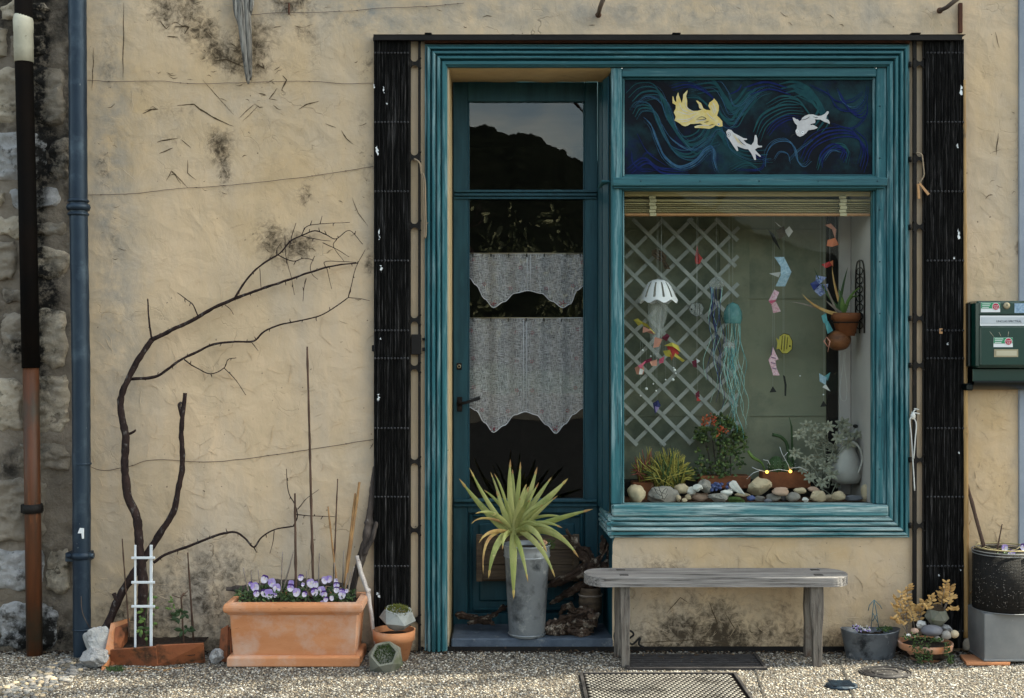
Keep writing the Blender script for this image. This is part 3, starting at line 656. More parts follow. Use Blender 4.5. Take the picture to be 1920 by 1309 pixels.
# ---- neighbour wall, right
nb = MB(); nb.box((XR+.002, -.01, 0), (XR+1.6, .3, TOP-.2)); o = nb.build('neighbour_wall', 'bluegrey_wall'); tag(o, 'blue grey wall edge at the far right of the shop render', 'wall')

# ---- stone wall, left
sw = thing('stone_wall', 'rough rubble stone wall with dark weathered mortar left of the blue pipe', 'wall', (P(60, 0).x, 0, 0))
def addsoot(ob, off):
    n = len(ob.data.vertices); co = np.empty(n*3); ob.data.vertices.foreach_get('co', co); co = co.reshape(-1, 3); px = (co[:, 0]+off)*S+960; py = 654.5-(co[:, 2]-H)*S; a = np.zeros(n)
    for cx, cy, rx, ry, k in [(74, 60, 26, 130, 1.2), (96, 290, 20, 60, 1.6), (74, 350, 12, 400, 1.3), (96, 545, 20, 60, 1.3), (40, 655, 34, 26, 1.3), (88, 720, 20, 60, .7), (100, 1060, 30, 60, .6), (84, 1180, 40, 50, 1.3), (30, 870, 26, 60, .6), (40, 1200, 90, 26, 1.0), (126, 200, 8, 300, .9), (110, 880, 24, 60, .4)]:
        a += k*np.exp(-((px-cx)/rx)**2-((py-cy)/ry)**2)
    at = ob.data.color_attributes.new('soot', 'FLOAT_COLOR', 'POINT'); a = np.clip(a, 0, 1.5); at.data.foreach_set('color', np.stack([a, a, a, np.ones(n)], -1).reshape(-1))
def undul(x, z, s_=0): return mn.fractal(Vector((x*9, 3+s_, z*9)), 1, 2, 5)*.016
m = MB(); n1, n2 = 70, 240; x0, x1 = P(-330, 0).x, XL+.012; v = []; f = []
for j in range(n2+1):
    for i in range(n1+1):
        x = x0+(x1-x0)*i/n1; z = -0.02+3.05*j/n2; v.append((x, .010+undul(x, z), z))
for j in range(n2):
    for i in range(n1): a = j*(n1+1)+i; f.append((a, a+1, a+n1+2, a+n1+1))
m.add(v, f, True); m.box((x0, .08, 3.0), (x1, .3, TOP)); addsoot(m.build('mortar', 'mortar', sw), P(60, 0).x)
def wallstone(x0, x1, z0, z1, k, mat):
    n1, n2 = max(6, int((x1-x0)/.009)), max(6, int((z1-z0)/.009)); m = MB(); v = []; f = []
    ph = k*5.3
    for j in range(n2+1):
        for i in range(n1+1):
            u, w_ = i/n1*2-1, j/n2*2-1
            # round the outline
            rr = (abs(u)**4.5+abs(w_)**4.5)**(1/4.5); 
            x = (x0+x1)/2+u*(x1-x0)/2; z = (z0+z1)/2+w_*(z1-z0)/2
            ed = max(abs(u), abs(w_)); sh = 1/max(rr/ed, 1) if ed > 1e-6 else 1
            x = (x0+x1)/2+u*sh*(x1-x0)/2; z = (z0+z1)/2+w_*sh*(z1-z0)/2
            jt = .026*ed; x += mn.noise(Vector((u*1.8, w_*1.8, ph)))*jt; z += mn.noise(Vector((u*1.8, w_*1.8, ph+9)))*jt
            h = .030*(1-ed**9) + mn.fractal(Vector((x*16, ph, z*34)), .8, 2, 6)*.014 + mn.noise(Vector((x*7, ph, z*7)))*.012
            if ed > .999: h = -.02
            v.append((x, .02-h, z))
    for j in range(n2):
        for i in range(n1): a = j*(n1+1)+i; f.append((a, a+1, a+n1+2, a+n1+1))
    m.add(v, f, True); addsoot(m.build('stone', mat, sw), P(60, 0).x)
rs = random.Random(11); py = 1222; k = 0
rows = []
while py > -40:
    h = rs.choice([42, 60, 75, 95, 120]); rows.append((py, h)); py -= h+rs.choice([3, 6, 10])
for py, h in rows:
    px = -300+rs.uniform(-40, 20)
    while px < 128:
        wd = rs.choice([70, 95, 120, 60])
        e = min(px+wd, 132)
        if e-px > 22 and not (rs.random() < .12):
            wallstone(P(px, 0).x, P(e, 0).x, P(0, py-rs.uniform(0, 8)).z, P(0, py-h+rs.uniform(-6, 10)).z, k, rs.choice(['stone_grey', 'stone_pale', 'stone_warm', 'stone_warm', 'stone_mortar']))
        k += 1; px += wd+rs.choice([3, 5, 8])

# ---- brown cast pipe with soot and cream collar
bp_ = thing('rusty_drainpipe', 'thin brown drainpipe blackened by soot with a chipped cream collar on the stone wall', 'drainpipe', G(66, 1237))
ctr = [(44, -30), (46, 120), (52, 400), (58, 690), (61, 940), (65, 1238)]; yp = -.07
def pth(a, i0, i1, y): return [P(x, y_, y) for x, y_ in a[i0:i1]]
m = MB(); m.tube([P(44, -30, yp), P(45, 118, yp), P(52, 400, yp), P(58, 690, yp)], .0385, 20); m.build('pipe_upper', 'soot_pipe', bp_, label='soot blackened upper pipe')
m = MB(); m.tube([P(58, 688, yp), P(61, 940, yp), P(65, 1236, yp)], .0345, 20); m.build('pipe_lower', 'brown_pipe', bp_, label='rust brown lower pipe')
m = MB(); m.tube([P(43, 28, yp), P(43.4, 38, yp), P(44, 60, yp), P(44, 61, yp), P(44.5, 90, yp), P(44.5, 91, yp), P(45, 117, yp)], [.037, .043, .0425, .041, .0425, .041, .0415], 20); m.build('collar', 'cream_paint', bp_)
m = MB(); m.tube([P(61, 945, yp), P(61.4, 962, yp)], .042, 20); m.box(P(38, 946, -.05), P(86, 958, .03), .003); m.build('bracket', 'black_plain', bp_)

# ---- blue zinc downpipe
dp = thing('blue_downpipe', 'blue grey zinc downpipe with flaking paint between the stone wall and render', 'drainpipe', G(155, 1240))
yp = -.085
m = MB(); pts, rr = wob([P(145, -30, yp), P(147, 380, yp), P(152, 700, yp), P(154, 1238, yp)], .03, .0010, 3, rads=[.0385, .039, .0395, .0375], rn=.03)
m.tube(pts, rr, 28); m.build('pipe', 'blue_pipe', dp)
m = MB()
for a, b_, r_ in ((374, 380, .047), (383, 395, .052), (399, 405, .047)):
    m.tube([P(147, a, yp), P(147, (a+b_)/2, yp), P(147, b_, yp)], [r_-.005, r_, r_-.005], 28)
for sx in (126, 168): m.tube([P(sx, 389, yp), P(sx+(6 if sx < 147 else -6), 389, yp)], [.012, .014], 10)
m.build('collar', 'blue_pipe', dp)
m = MB(); m.tube([P(153, 1035, yp), P(153, 1048, yp)], .0425, 28)
for sx in (126, 176): m.tube([P(sx, 1042, yp), P(sx+(12 if sx < 147 else -12), 1042, yp)], [.013, .010], 10)
m.box(P(122, 1037, -.075), P(180, 1046, .03), .002); m.build('bracket', 'blue_pipe', dp)
m = MB(); m.prism([(P(x, y, -.124).x, P(x, y, -.124).z) for x, y in ((146, 1000), (150, 990), (157, 991), (157, 1010), (154, 1010), (153, 1000))], -.1265, -.120); m.build('paper_scrap', 'sticker_white', dp)
for sy_ in (1178, 868): m = MB(); m.tube([P(154, sy_, yp), P(154, sy_+3, yp)], .0405, 28); m.build('seam', 'blue_pipe', dp)

# ================================================================ SHOPFRONT
sf = thing('shopfront_frame', 'teal painted wooden shopfront surround with fluted mouldings and display window', 'shopfront', (P(1400, 0).x, 0, 0))
PR = [(0, -.01), (0, .016), (.07, .016), (.085, .006), (.105, .006), (.12, .030), (.15, .036), (.23, .036), (.26, .030), (.275, .010), (.31, .010), (.325, .034), (.36, .041), (.45, .041), (.485, .034), (.50, .010), (.54, .010),
      (.555, .036), (.60, .041), (.67, .041), (.70, .034), (.715, .012), (.75, .012), (.765, .030), (.80, .034), (.92, .033), (.96, .024), (1, .022), (1, -.01)]
WD = 42/S
def q2(px, py): p = P(px, py); return (p.x, p.z)
m = MB(); m.sweep(q2(797, 85), q2(797, 1218), (1, 0), PR, 1, 0, WD); m.build('pilaster', 'teal', sf)
m = MB(); m.sweep(q2(797, 85), q2(1703, 85), (0, -1), PR, 1, 1, WD); m.build('head_moulding', 'teal_h', sf)
m = MB(); m.sweep(q2(1703, 85), q2(1703, 1007), (-1, 0), PR, 1, 1, WD); m.build('pilaster', 'teal', sf)
m = MB(); m.sweep(q2(1703, 1007), q2(1145, 1007), (0, 1), PR, 1, 0, WD*1.0); m.build('sill_moulding', 'teal_sill', sf)
# sill moulding returning along the splayed side
side0, side1 = P(1146, 0), P(1131, 0, dd)
def vsweep(prof, A, B, z0, zspan, out):  # profile runs vertically, extruded from A to B in plan
    v = []; d = (Vector((B[0], B[1]))-Vector((A[0], A[1]))).normalized(); nn = Vector((-d.y, d.x))*out
    for q in (A, B):
        for u, w_ in prof: v.append((q[0]+nn.x*w_, q[1]+nn.y*w_, z0+u*zspan))
    k = len(prof); return v, [(i, i+1, k+i+1, k+i) for i in range(k-1)]+[tuple(range(k)), tuple(range(2*k-1, k-1, -1))]
m = MB(); zb = P(0, 1007).z
m.add(*vsweep([(u_, w_*.55) for u_, w_ in PR], (side0.x+.002, -.03), (side1.x, dd), zb, WD, 1)); m.build('side_moulding', 'teal_sill', sf)
# splayed side panel of the window box
m = MB(); zt = P(0, 128).z
def wallquad(m, A, B, z0, z1, th=.02):
    A, B = Vector((A[0], A[1])), Vector((B[0], B[1])); d = (B-A).normalized(); nn = Vector((d.y, -d.x))*th
    v = [(q.x+o_.x, q.y+o_.y, z) for q in (A, B) for o_ in (Vector((0, 0)), nn) for z in (z0, z1)]
    m.add(v, [(0, 1, 3, 2), (4, 6, 7, 5), (0, 4, 5, 1), (2, 3, 7, 6), (0, 2, 6, 4), (1, 5, 7, 3)])
wallquad(m, (side0.x+.004, 0), (side1.x, dd), 0.06, zt-.002); m.build('side_panel', 'shaded_teal', sf)
m = MB(); wallquad(m, (side0.x-.012, .03), (side0.x-.012-.018, .11), 0.62, zt-.03, .006); wallquad(m, (side0.x-.03, .16), (side0.x-.042, .26), 0.62, zt-.03, .006); m.build('side_batten', 'shaded_teal', sf)
m = MB(); m.box(P(1127, 338, .02), P(1146, 356, .28), .004); m.build('side_rail', 'teal_h', sf)
# window frame members, face slightly behind the moulding
yf = -.012
def bar(name, x0, y0, x1, y1, mat='teal', front=yf, back=.05, bev=.004, parent=sf):
    m = MB(); a = P(x0, y0); b_ = P(x1, y1); m.box((a.x, front, a.z), (b_.x, back, b_.z), bev); return m.build(name, mat, parent)
bar('stile', 1146, 128, 1166, 945); bar('stile', 1642, 128, 1661.5, 945)
bar('top_rail', 1166, 128, 1642, 145, 'teal_h'); 
bar('beading', 1166.2, 145, 1171, 331, 'teal', yf+.014); bar('beading', 1637, 145, 1641.8, 331, 'teal', yf+.014)
bar('beading', 1171, 145.2, 1637, 149, 'teal_h', yf+.014); bar('beading', 1171, 327, 1637, 331, 'teal_h', yf+.014)
bar('transom', 1166, 331, 1642, 357, 'teal_h', yf-.002)
bar('transom_ledge', 1146.5, 335, 1659, 351, 'teal_h', yf-.028, yf, .005); bar('transom_ledge', 1150, 351, 1655, 354.5, 'teal_h', yf-.016, yf, .002)
bar('beading', 1166.2, 357, 1170.5, 945, 'teal', yf+.014); bar('beading', 1637.5, 357, 1641.8, 945, 'teal', yf+.014)
bar('sill', 1147, 945, 1661, 966, 'teal_sill', -.040, .06, .006)
m = MB()
for px, py in [(1648, 200+i*97) for i in range(8)]+[(1640-110*i, 342) for i in range(5)]+[(870+i*115, 105) for i in range(7)]:
    p = P(px, py); yy = {342: yf-.030, 105: -.036}.get(py, yf-.002); m.lathe([(.0035, 0), (.0028, .0015), (.001, .002)], (p.x, yy, p.z), 8, tilt=Matrix.Rotation(R(90), 3, 'X'))
m.build('screw_heads', 'shaded_teal', sf, kind='stuff')
# glass
def pane(x0, y0, x1, y1, y, mat, parent, name='pane'):
    m = MB(); a = P(x0, y0, y); b_ = P(x1, y1, y); m.box((a.x, y, a.z), (b_.x, y+.004, b_.z)); return m.build(name, mat, parent)
o = MB(); a = P(1169, 356); b_ = P(1639, 946); o.add([(a.x, .03, a.z), (b_.x, .03, a.z), (b_.x, .03, b_.z), (a.x, .03, b_.z)], [(0, 1, 2, 3)]); o.build('window_pane', 'glass_shop', sf)
# ---- painted panel with fish
pp = thing('painted_panel', 'dark blue panel painted with swirling water and three fish above the window', 'painting', P(1404, 327, .004))
m = MB(); a = P(1169, 147); b_ = P(1639, 329); m.box((a.x, .012, a.z), (b_.x, .03, b_.z)); m.build('board', 'panel_navy', pp)
def stroke(m, pts, wd, y, n=8, taper=True):
    sp = smooth_path([P(x, y_, 0) for x, y_ in pts], n); v = []; f = []; L_ = len(sp)
    for i, p in enumerate(sp):
        t = (sp[min(i+1, L_-1)]-sp[max(i-1, 0)]); t = Vector((t.x, t.z)).normalized(); e = wd/S/2*(math.sin(math.pi*min(max(i/(L_-1), .04), .96))**.5 if taper else 1)
        v += [(p.x-t.y*e, y, p.z+t.x*e), (p.x+t.y*e, y, p.z-t.x*e)]
    for i in range(L_-1): f.append((i*2, i*2+1, i*2+3, i*2+2))
    m.add(v, f)
SW = [([(1185, 190), (1205, 172), (1235, 172), (1250, 195), (1262, 235), (1290, 270), (1318, 262), (1335, 235), (1352, 240), (1362, 270), (1400, 290), (1440, 288)], 'paint_teal', 9, 5),
      ([(1188, 215), (1200, 200), (1225, 205), (1240, 240), (1262, 280), (1295, 290), (1325, 270), (1345, 262)], 'paint_teal', 7, 4),
      ([(1210, 222), (1222, 235), (1232, 262), (1248, 295), (1275, 313), (1305, 303), (1325, 282), (1338, 278), (1340, 300), (1345, 318)], 'paint_light', 3.6, 3),
      ([(1300, 163), (1340, 158), (1358, 178), (1370, 205), (1388, 200), (1405, 180), (1412, 172)], 'paint_teal', 9, 4),
      ([(1345, 200), (1360, 225), (1378, 230), (1395, 205), (1420, 175), (1445, 165)], 'paint_teal', 8, 3),
      ([(1185, 285), (1188, 305), (1205, 318), (1235, 316)], 'paint_blue', 3, 3), ([(1203, 295), (1212, 286), (1228, 290)], 'paint_blue', 2, 2),
      ([(1435, 310), (1438, 285), (1452, 266), (1475, 262), (1490, 275), (1496, 300), (1508, 310), (1520, 300)], 'paint_light', 3, 3),
      ([(1452, 300), (1462, 284), (1478, 288), (1482, 305)], 'paint_light', 2.4, 2), ([(1380, 318), (1425, 318), (1435, 300)], 'paint_blue', 3, 2),
      ([(1540, 310), (1545, 290), (1565, 275), (1585, 282), (1580, 300)], 'paint_blue', 5, 3), ([(1520, 160), (1550, 175), (1572, 190), (1600, 188), (1620, 172)], 'paint_blue', 3, 3),
      ([(1550, 165), (1570, 200), (1600, 206), (1622, 190), (1628, 160)], 'paint_blue', 2.4, 3), ([(1440, 250), (1455, 232), (1480, 220), (1505, 222)], 'paint_blue', 5, 3),
      ([(1370, 175), (1384, 168), (1392, 158)], 'paint_blue', 12, 1), ([(1560, 232), (1600, 240), (1625, 215), (1628, 190)], 'paint_blue', 3, 2), ([(1600, 240), (1626, 265), (1628, 300)], 'paint_blue', 2, 2),
      ([(1490, 170), (1520, 185), (1535, 205)], 'paint_teal', 10, 3), ([(1285, 180), (1310, 182), (1330, 200), (1345, 215)], 'paint_teal', 5, 2), ([(1195, 250), (1215, 285), (1250, 310)], 'paint_blue', 2, 2),
      ([(1440, 200), (1470, 185), (1500, 190), (1520, 215)], 'paint_teal', 6, 3), ([(1240, 230), (1262, 262), (1300, 280), (1340, 250)], 'paint_light', 1.0, 4), ([(1188, 200), (1212, 180), (1238, 190), (1252, 225)], 'paint_light', .9, 4)]
SW += [([(1470, 170), (1500, 165), (1530, 182), (1545, 215), (1530, 240)], 'paint_teal', 10, 4), ([(1420, 255), (1435, 225), (1470, 205), (1505, 205)], 'paint_teal', 7, 4), ([(1505, 300), (1520, 270), (1555, 250), (1600, 250), (1622, 280), (1615, 315)], 'paint_blue', 7, 4),
      ([(1535, 318), (1545, 290), (1570, 272), (1592, 280), (1588, 305)], 'paint_teal', 5, 3), ([(1575, 170), (1590, 200), (1612, 215), (1626, 205)], 'paint_blue', 6, 3), ([(1400, 170), (1440, 160), (1480, 170)], 'paint_blue', 7, 3), ([(1390, 260), (1410, 285), (1440, 300)], 'paint_blue', 6, 3),
      ([(1180, 320), (1210, 300), (1240, 318), (1290, 322)], 'paint_blue', 6, 3), ([(1260, 165), (1290, 158), (1320, 168), (1345, 190)], 'paint_blue', 6, 3), ([(1370, 318), (1400, 305), (1425, 318)], 'paint_teal', 5, 3), ([(1480, 300), (1500, 280), (1525, 262)], 'paint_light', 1.2, 3), ([(1545, 300), (1560, 282), (1580, 285)], 'paint_light', 1.2, 3), ([(1570, 165), (1580, 190), (1605, 200), (1625, 175)], 'paint_light', .9, 3)]
SW += [([(x+dx_, y_+dy_) for x, y_ in p_], 'paint_light', .7, 3) for (p_, _, _, _), dx_, dy_ in zip(SW[:5]*2, (0, 6, 3, -4, 5, 9, -6, -3, 7, -5), (-9, 8, 5, 7, -6, 10, -9, 4, -8, 9))]
byc = {}
for i, (pts, c, wd, nrep) in enumerate(SW):
    mm = byc.setdefault(c, MB())
    for r_ in range(nrep):
        off = (r_-(nrep-1)/2)*max(wd*.85, 1.6); dx = off*.7; dy = off
        stroke(mm, [(x+dx+rnd.uniform(-1, 1), y+dy+rnd.uniform(-1, 1)) for x, y in pts], wd*rnd.uniform(.2, .75), .0110-{'paint_teal': 0, 'paint_blue': .0005, 'paint_light': .001}[c]-i*.00001-r_*.000002)
for c, mm in byc.items(): mm.build('brush_strokes', c, pp, kind='stuff')
def zf(pts, ox, oy, k): return [(ox+x/k, oy+y/k) for x, y in pts]
def fish(outline, mat, extra=()):
    m = MB(); 
    v = [Vector((P(x, y).x, P(x, y).z)) for x, y in outline]
    from mathutils.geometry import tessellate_polygon
    tri = tessellate_polygon([[Vector((a.x, a.y, 0)) for a in v]])
    m.add([(a.x, .0085, a.y) for a in v], tri)
    for ei, (pts, mi) in enumerate(extra):
        m.mi = mi; ly = .0082-.00012*ei
        if len(pts) == 1: cx, cy, r_ = pts[0]; p = P(cx, cy); m.add([(p.x+math.cos(t/10*6.283)*r_/S, ly, p.z+math.sin(t/10*6.283)*r_/S) for t in range(10)], [tuple(range(10))])
        else: stroke(m, pts, 1.1, ly)
    return m.build('fish', mat, pp)
kf = 8.18
f1 = zf([(175, 245), (190, 250), (200, 300), (215, 325), (235, 330), (232, 260), (262, 182), (272, 230), (300, 300), (318, 350), (335, 280), (340, 220), (405, 148), (405, 180), (385, 240), (400, 310), (400, 400), (430, 450), (500, 470), (560, 468), (625, 450), (585, 425), (575, 370), (535, 310), (560, 312), (615, 350), (650, 430), (690, 452), (760, 460), (725, 390), (745, 340), (800, 300), (812, 275), (860, 330), (888, 390), (885, 460), (860, 540), (900, 580), (940, 630), (945, 705), (900, 712), (835, 690), (800, 720), (740, 745), (660, 735), (520, 730), (510, 710), (560, 690), (640, 680), (600, 660), (500, 668), (450, 670), (410, 695), (370, 705), (330, 695), (270, 650), (205, 615), (225, 560), (195, 490), (225, 430), (225, 380), (175, 350)], 1240, 150, kf)
fish(f1, ['fish_yellow', 'ink', 'fish_white'], [([(1240+885/kf, 150+675/kf, 2.4)], 2), ([(1240+885/kf, 150+675/kf, 1.0)], 1)] + [(zf(p, 1240, 150, kf), 2) for p in ([(230, 470), (400, 520), (560, 490)], [(230, 600), (400, 600), (560, 520)], [(300, 640), (420, 620), (520, 560)], [(270, 330), (330, 450), (450, 500)], [(370, 330), (400, 420), (500, 480)], [(790, 330), (820, 400), (840, 500)], [(770, 380), (800, 450), (820, 520)], [(580, 360), (610, 400), (630, 440)], [(560, 700), (650, 690), (780, 700)], [(520, 640), (600, 620), (700, 605)], [(700, 500), (760, 560), (840, 620)])] + [(zf([(540, 600), (620, 560), (690, 590), (600, 606), (545, 602)], 1240, 150, kf), 1), (zf([(655, 650), (740, 625)], 1240, 150, kf), 1), (zf([(735, 695), (815, 672)], 1240, 150, kf), 1)])
f2 = zf([(1000, 790), (1030, 752), (1080, 765), (1120, 810), (1200, 850), (1260, 885), (1320, 895), (1320, 915), (1265, 918), (1310, 965), (1385, 995), (1425, 940), (1440, 840), (1462, 840), (1480, 900), (1480, 980), (1500, 1003), (1550, 1005), (1550, 1025), (1480, 1035), (1440, 1065), (1480, 1110), (1535, 1165), (1520, 1175), (1450, 1130), (1458, 1220), (1435, 1225), (1390, 1130), (1340, 1060), (1290, 1055), (1230, 1035), (1170, 1010), (1185, 1080), (1165, 1088), (1110, 1010), (1060, 930), (1010, 860)], 1240, 150, kf)
fish(f2, ['fish_white', 'ink', 'fish_yellow'], [([(1240+1038/kf, 150+832/kf, 3.8)], 1), ([(1240+1038/kf, 150+832/kf, 3.2)], 0), ([(1240+1038/kf, 150+832/kf, .9)], 1), (zf([(1100, 830), (1150, 900), (1200, 980)], 1240, 150, kf), 2), (zf([(1130, 840), (1190, 930), (1260, 1010)], 1240, 150, kf), 2), (zf([(1180, 890), (1240, 960), (1300, 1000)], 1240, 150, kf), 1)])
k3 = 16.36
f3 = zf([(275, 490), (330, 495), (390, 540), (440, 545), (480, 600), (550, 560), (560, 510), (650, 440), (760, 395), (900, 390), (1060, 440), (1160, 430), (1260, 380), (1340, 290), (1385, 300), (1385, 350), (1330, 430), (1310, 520), (1390, 570), (1420, 640), (1410, 690), (1340, 645), (1230, 610), (1130, 550), (960, 545), (980, 600), (970, 655), (830, 685), (830, 720), (900, 710), (960, 740), (1055, 800), (960, 845), (840, 865), (760, 880), (700, 960), (600, 1040), (500, 1080), (420, 1040), (380, 980), (365, 900), (410, 820), (415, 730), (345, 660), (300, 570)], 1470, 190, k3)
ex = []
for x, y in ((415, 905), (588, 950)): ex += [([(1470+x/k3, 190+y/k3, 2.6)], 2), ([(1470+x/k3, 190+y/k3, 1.0)], 1)]
fish(f3, ['fish_white', 'ink', 'sticker_white'], ex+[(zf([(560, 560), (700, 530), (800, 460)], 1470, 190, k3), 1), (zf([(380, 1000), (280, 1020), (200, 1110)], 1470, 190, k3), 1), (zf([(900, 460), (1000, 490), (1060, 480)], 1470, 190, k3), 1)])

# ---- door
dr = thing('shop_door', 'teal glazed wooden door with lower panel in the recessed entrance', 'door', P(987, 1190, dd))
def dbar(name, x0, y0, x1, y1, front=0, back=.045, mat='shaded_teal', bev=.003, parent=None):
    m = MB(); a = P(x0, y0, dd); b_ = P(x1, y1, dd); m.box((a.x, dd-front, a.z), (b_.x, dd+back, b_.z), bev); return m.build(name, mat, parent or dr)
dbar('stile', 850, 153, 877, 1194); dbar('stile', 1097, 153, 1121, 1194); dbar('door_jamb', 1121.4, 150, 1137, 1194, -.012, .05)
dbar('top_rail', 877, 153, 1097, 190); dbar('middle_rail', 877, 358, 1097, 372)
dbar('rail_moulding', 852, 357, 1119, 361.5, .020, 0, 'shaded_teal', .002); dbar('rail_moulding', 852, 363, 1119, 368, .014, 0, 'shaded_teal', .002); dbar('rail_moulding', 852, 370, 1119, 373.5, .009, 0, 'shaded_teal', .002)
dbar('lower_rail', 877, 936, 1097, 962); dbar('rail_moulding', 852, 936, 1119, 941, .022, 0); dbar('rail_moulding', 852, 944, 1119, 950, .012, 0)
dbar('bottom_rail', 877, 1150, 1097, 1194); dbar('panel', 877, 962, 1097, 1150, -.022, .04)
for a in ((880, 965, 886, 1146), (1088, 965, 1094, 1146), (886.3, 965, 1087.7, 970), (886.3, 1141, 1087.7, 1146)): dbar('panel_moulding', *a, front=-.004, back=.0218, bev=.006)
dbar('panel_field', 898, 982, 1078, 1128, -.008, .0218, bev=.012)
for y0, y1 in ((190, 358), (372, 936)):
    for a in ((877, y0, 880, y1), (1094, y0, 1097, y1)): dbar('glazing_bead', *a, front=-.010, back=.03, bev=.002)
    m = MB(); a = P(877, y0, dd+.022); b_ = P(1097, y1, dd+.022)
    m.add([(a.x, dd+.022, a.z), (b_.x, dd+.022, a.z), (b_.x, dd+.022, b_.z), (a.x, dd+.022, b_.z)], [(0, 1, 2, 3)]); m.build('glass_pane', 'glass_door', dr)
m = MB(); p = P(861, 687, dd); m.box((p.x-.012, dd-.004, p.z-.016), (p.x+.012, dd, p.z+.016), .002); lk = m.build('lock', 'black_plain', dr)
m = MB(); m.lathe([(.009, 0), (.009, .006), (.006, .008), (.0055, .004)], (p.x, dd-.003, p.z), 16, tilt=Matrix.Rotation(R(90), 3, 'X')); m.build('cylinder', 'brass', lk)
m = MB(); p = P(862, 756, dd); m.lathe([(.014, 0), (.014, .006), (.008, .012), (.008, .045), (.004, .05)], (p.x, dd, p.z), 14, tilt=Matrix.Rotation(R(90), 3, 'X'))
m.box((p.x-.012, dd-.006, p.z-.04), (p.x+.012, dd, p.z+.03), .003); e = P(900, 746, dd-.045)
m.tube([(p.x, dd-.042, p.z), (p.x+.03, dd-.047, p.z+.004), (e.x, dd-.045, e.z)], [.009, .008, .0105], 10, flat=.6); m.build('handle', 'black_plain', dr)

# ---- curtains
def curtain(top, bot, x0, x1, seam, y, label, flowers, group=None):
    c = thing('net_curtain', label, 'curtain', P((x0+x1)/2, top, y), group); m = MB(); v = []; f = []; n = 60; nz_ = 24
    for i in range(n+1):
        px = x0+(x1-x0)*i/n; b_ = bot(px); tp = top+1.5*math.sin((px-x0)/(x1-x0)*math.pi)
        for j in range(nz_+1):
            py = tp+(b_-tp)*j/nz_; yy = y+.009*math.sin(px*.16)+.003*math.sin(px*.05+py*.02); v.append(P(px, py, yy))
    for i in range(n):
        for j in range(nz_): a = i*(nz_+1)+j; f.append((a, a+1, a+nz_+2, a+nz_+1))
    m.add(v, f, True); m.build('cloth', 'voile', c)
    m = MB()
    def hem(pts, wd=1.6): m.tube([P(x, y_, y+.009*math.sin(x*.16)+.003*math.sin(x*.05+y_*.02)-.002) for x, y_ in pts], wd/S/2, 6)
    hem([(x0+(x1-x0)*i/60, bot(x0+(x1-x0)*i/60)) for i in range(61)]); hem([(x0, top), ((x0+x1)/2, top+1.5), (x1, top)], 2)
    for dx in (-3.5, 2.5): hem([(seam+dx, top+3), (seam+dx, bot(seam))], 1.0)
    m.build('hem', 'voile_hem', c)
    for t in range(7):
        m = MB(); px = x0+8+(x1-x0-16)*t/6; m.box(P(px-1.2, top-1, y-.004), P(px+1.2, top+7, y-.007)); m.build('ring', 'ink', c)
    m = MB()
    for fx, fy, sz in flowers:
        for k in range(5 if sz < 2 else 14):
            a = k/5*6.283; r_ = 2.6 if sz < 2 else rnd.uniform(1, 7); cx, cy = fx+math.cos(a)*r_, fy+math.sin(a)*r_*(1 if sz < 2 else .8)
            p = P(cx, cy, y-.008); m.lathe([(.0026, 0), (.001, .001)], p, 6, tilt=Matrix.Rotation(R(90), 3, 'X'), capt=True)
    m.build('embroidery', 'embroidery', c, kind='stuff'); m = MB(); m.tube([P(x0-2, top, y-.006), P(x1+2, top, y-.006)], .0022, 6); m.build('rod', 'brass', c)
def scal(x, pts):
    for i in range(len(pts)-1):
        if pts[i][0] <= x <= pts[i+1][0]:
            t = (x-pts[i][0])/(pts[i+1][0]-pts[i][0]); t = t*t*(3-2*t); return pts[i][1]*(1-t)+pts[i+1][1]*t
    return pts[-1][1]
B1 = [(879, 520), (893, 535), (908, 560), (925, 577), (945, 566), (965, 550), (990, 545), (1015, 550), (1035, 565), (1055, 577), (1070, 570), (1082, 545), (1096, 535)]
B2 = [(879, 763), (893, 770), (908, 792), (925, 811), (945, 798), (965, 778), (985, 772), (1005, 778), (1025, 797), (1042, 813), (1060, 795), (1075, 777), (1094, 765)]
cy_ = dd+.05
curtain(475, lambda x: scal(x, B1), 879, 1096, 992, cy_, 'short white net curtain valance with scalloped hem in the door', [(889, 487, 1), (976, 502, 1), (1008, 502, 1), (908, 533, 1), (957, 541, 1), (1024, 541, 1), (1074, 536, 1), (1092, 492, 1), (925, 569, 3), (1055, 569, 3)])
curtain(596, lambda x: scal(x, B2), 879, 1094, 985, cy_, 'long white net curtain below the valance with two scalloped points in the door', [(883, 620, 1), (968, 623, 1), (998, 624, 1), (1084, 618, 1), (887, 672, 1), (969, 677, 1), (997, 678, 1), (1081, 672, 1), (888, 726, 1), (969, 732, 1), (998, 732, 1), (1079, 727, 1), (904, 769, 1), (952, 771, 1), (1016, 772, 1), (1064, 770, 1), (926, 804, 3), (1042, 804, 3)])

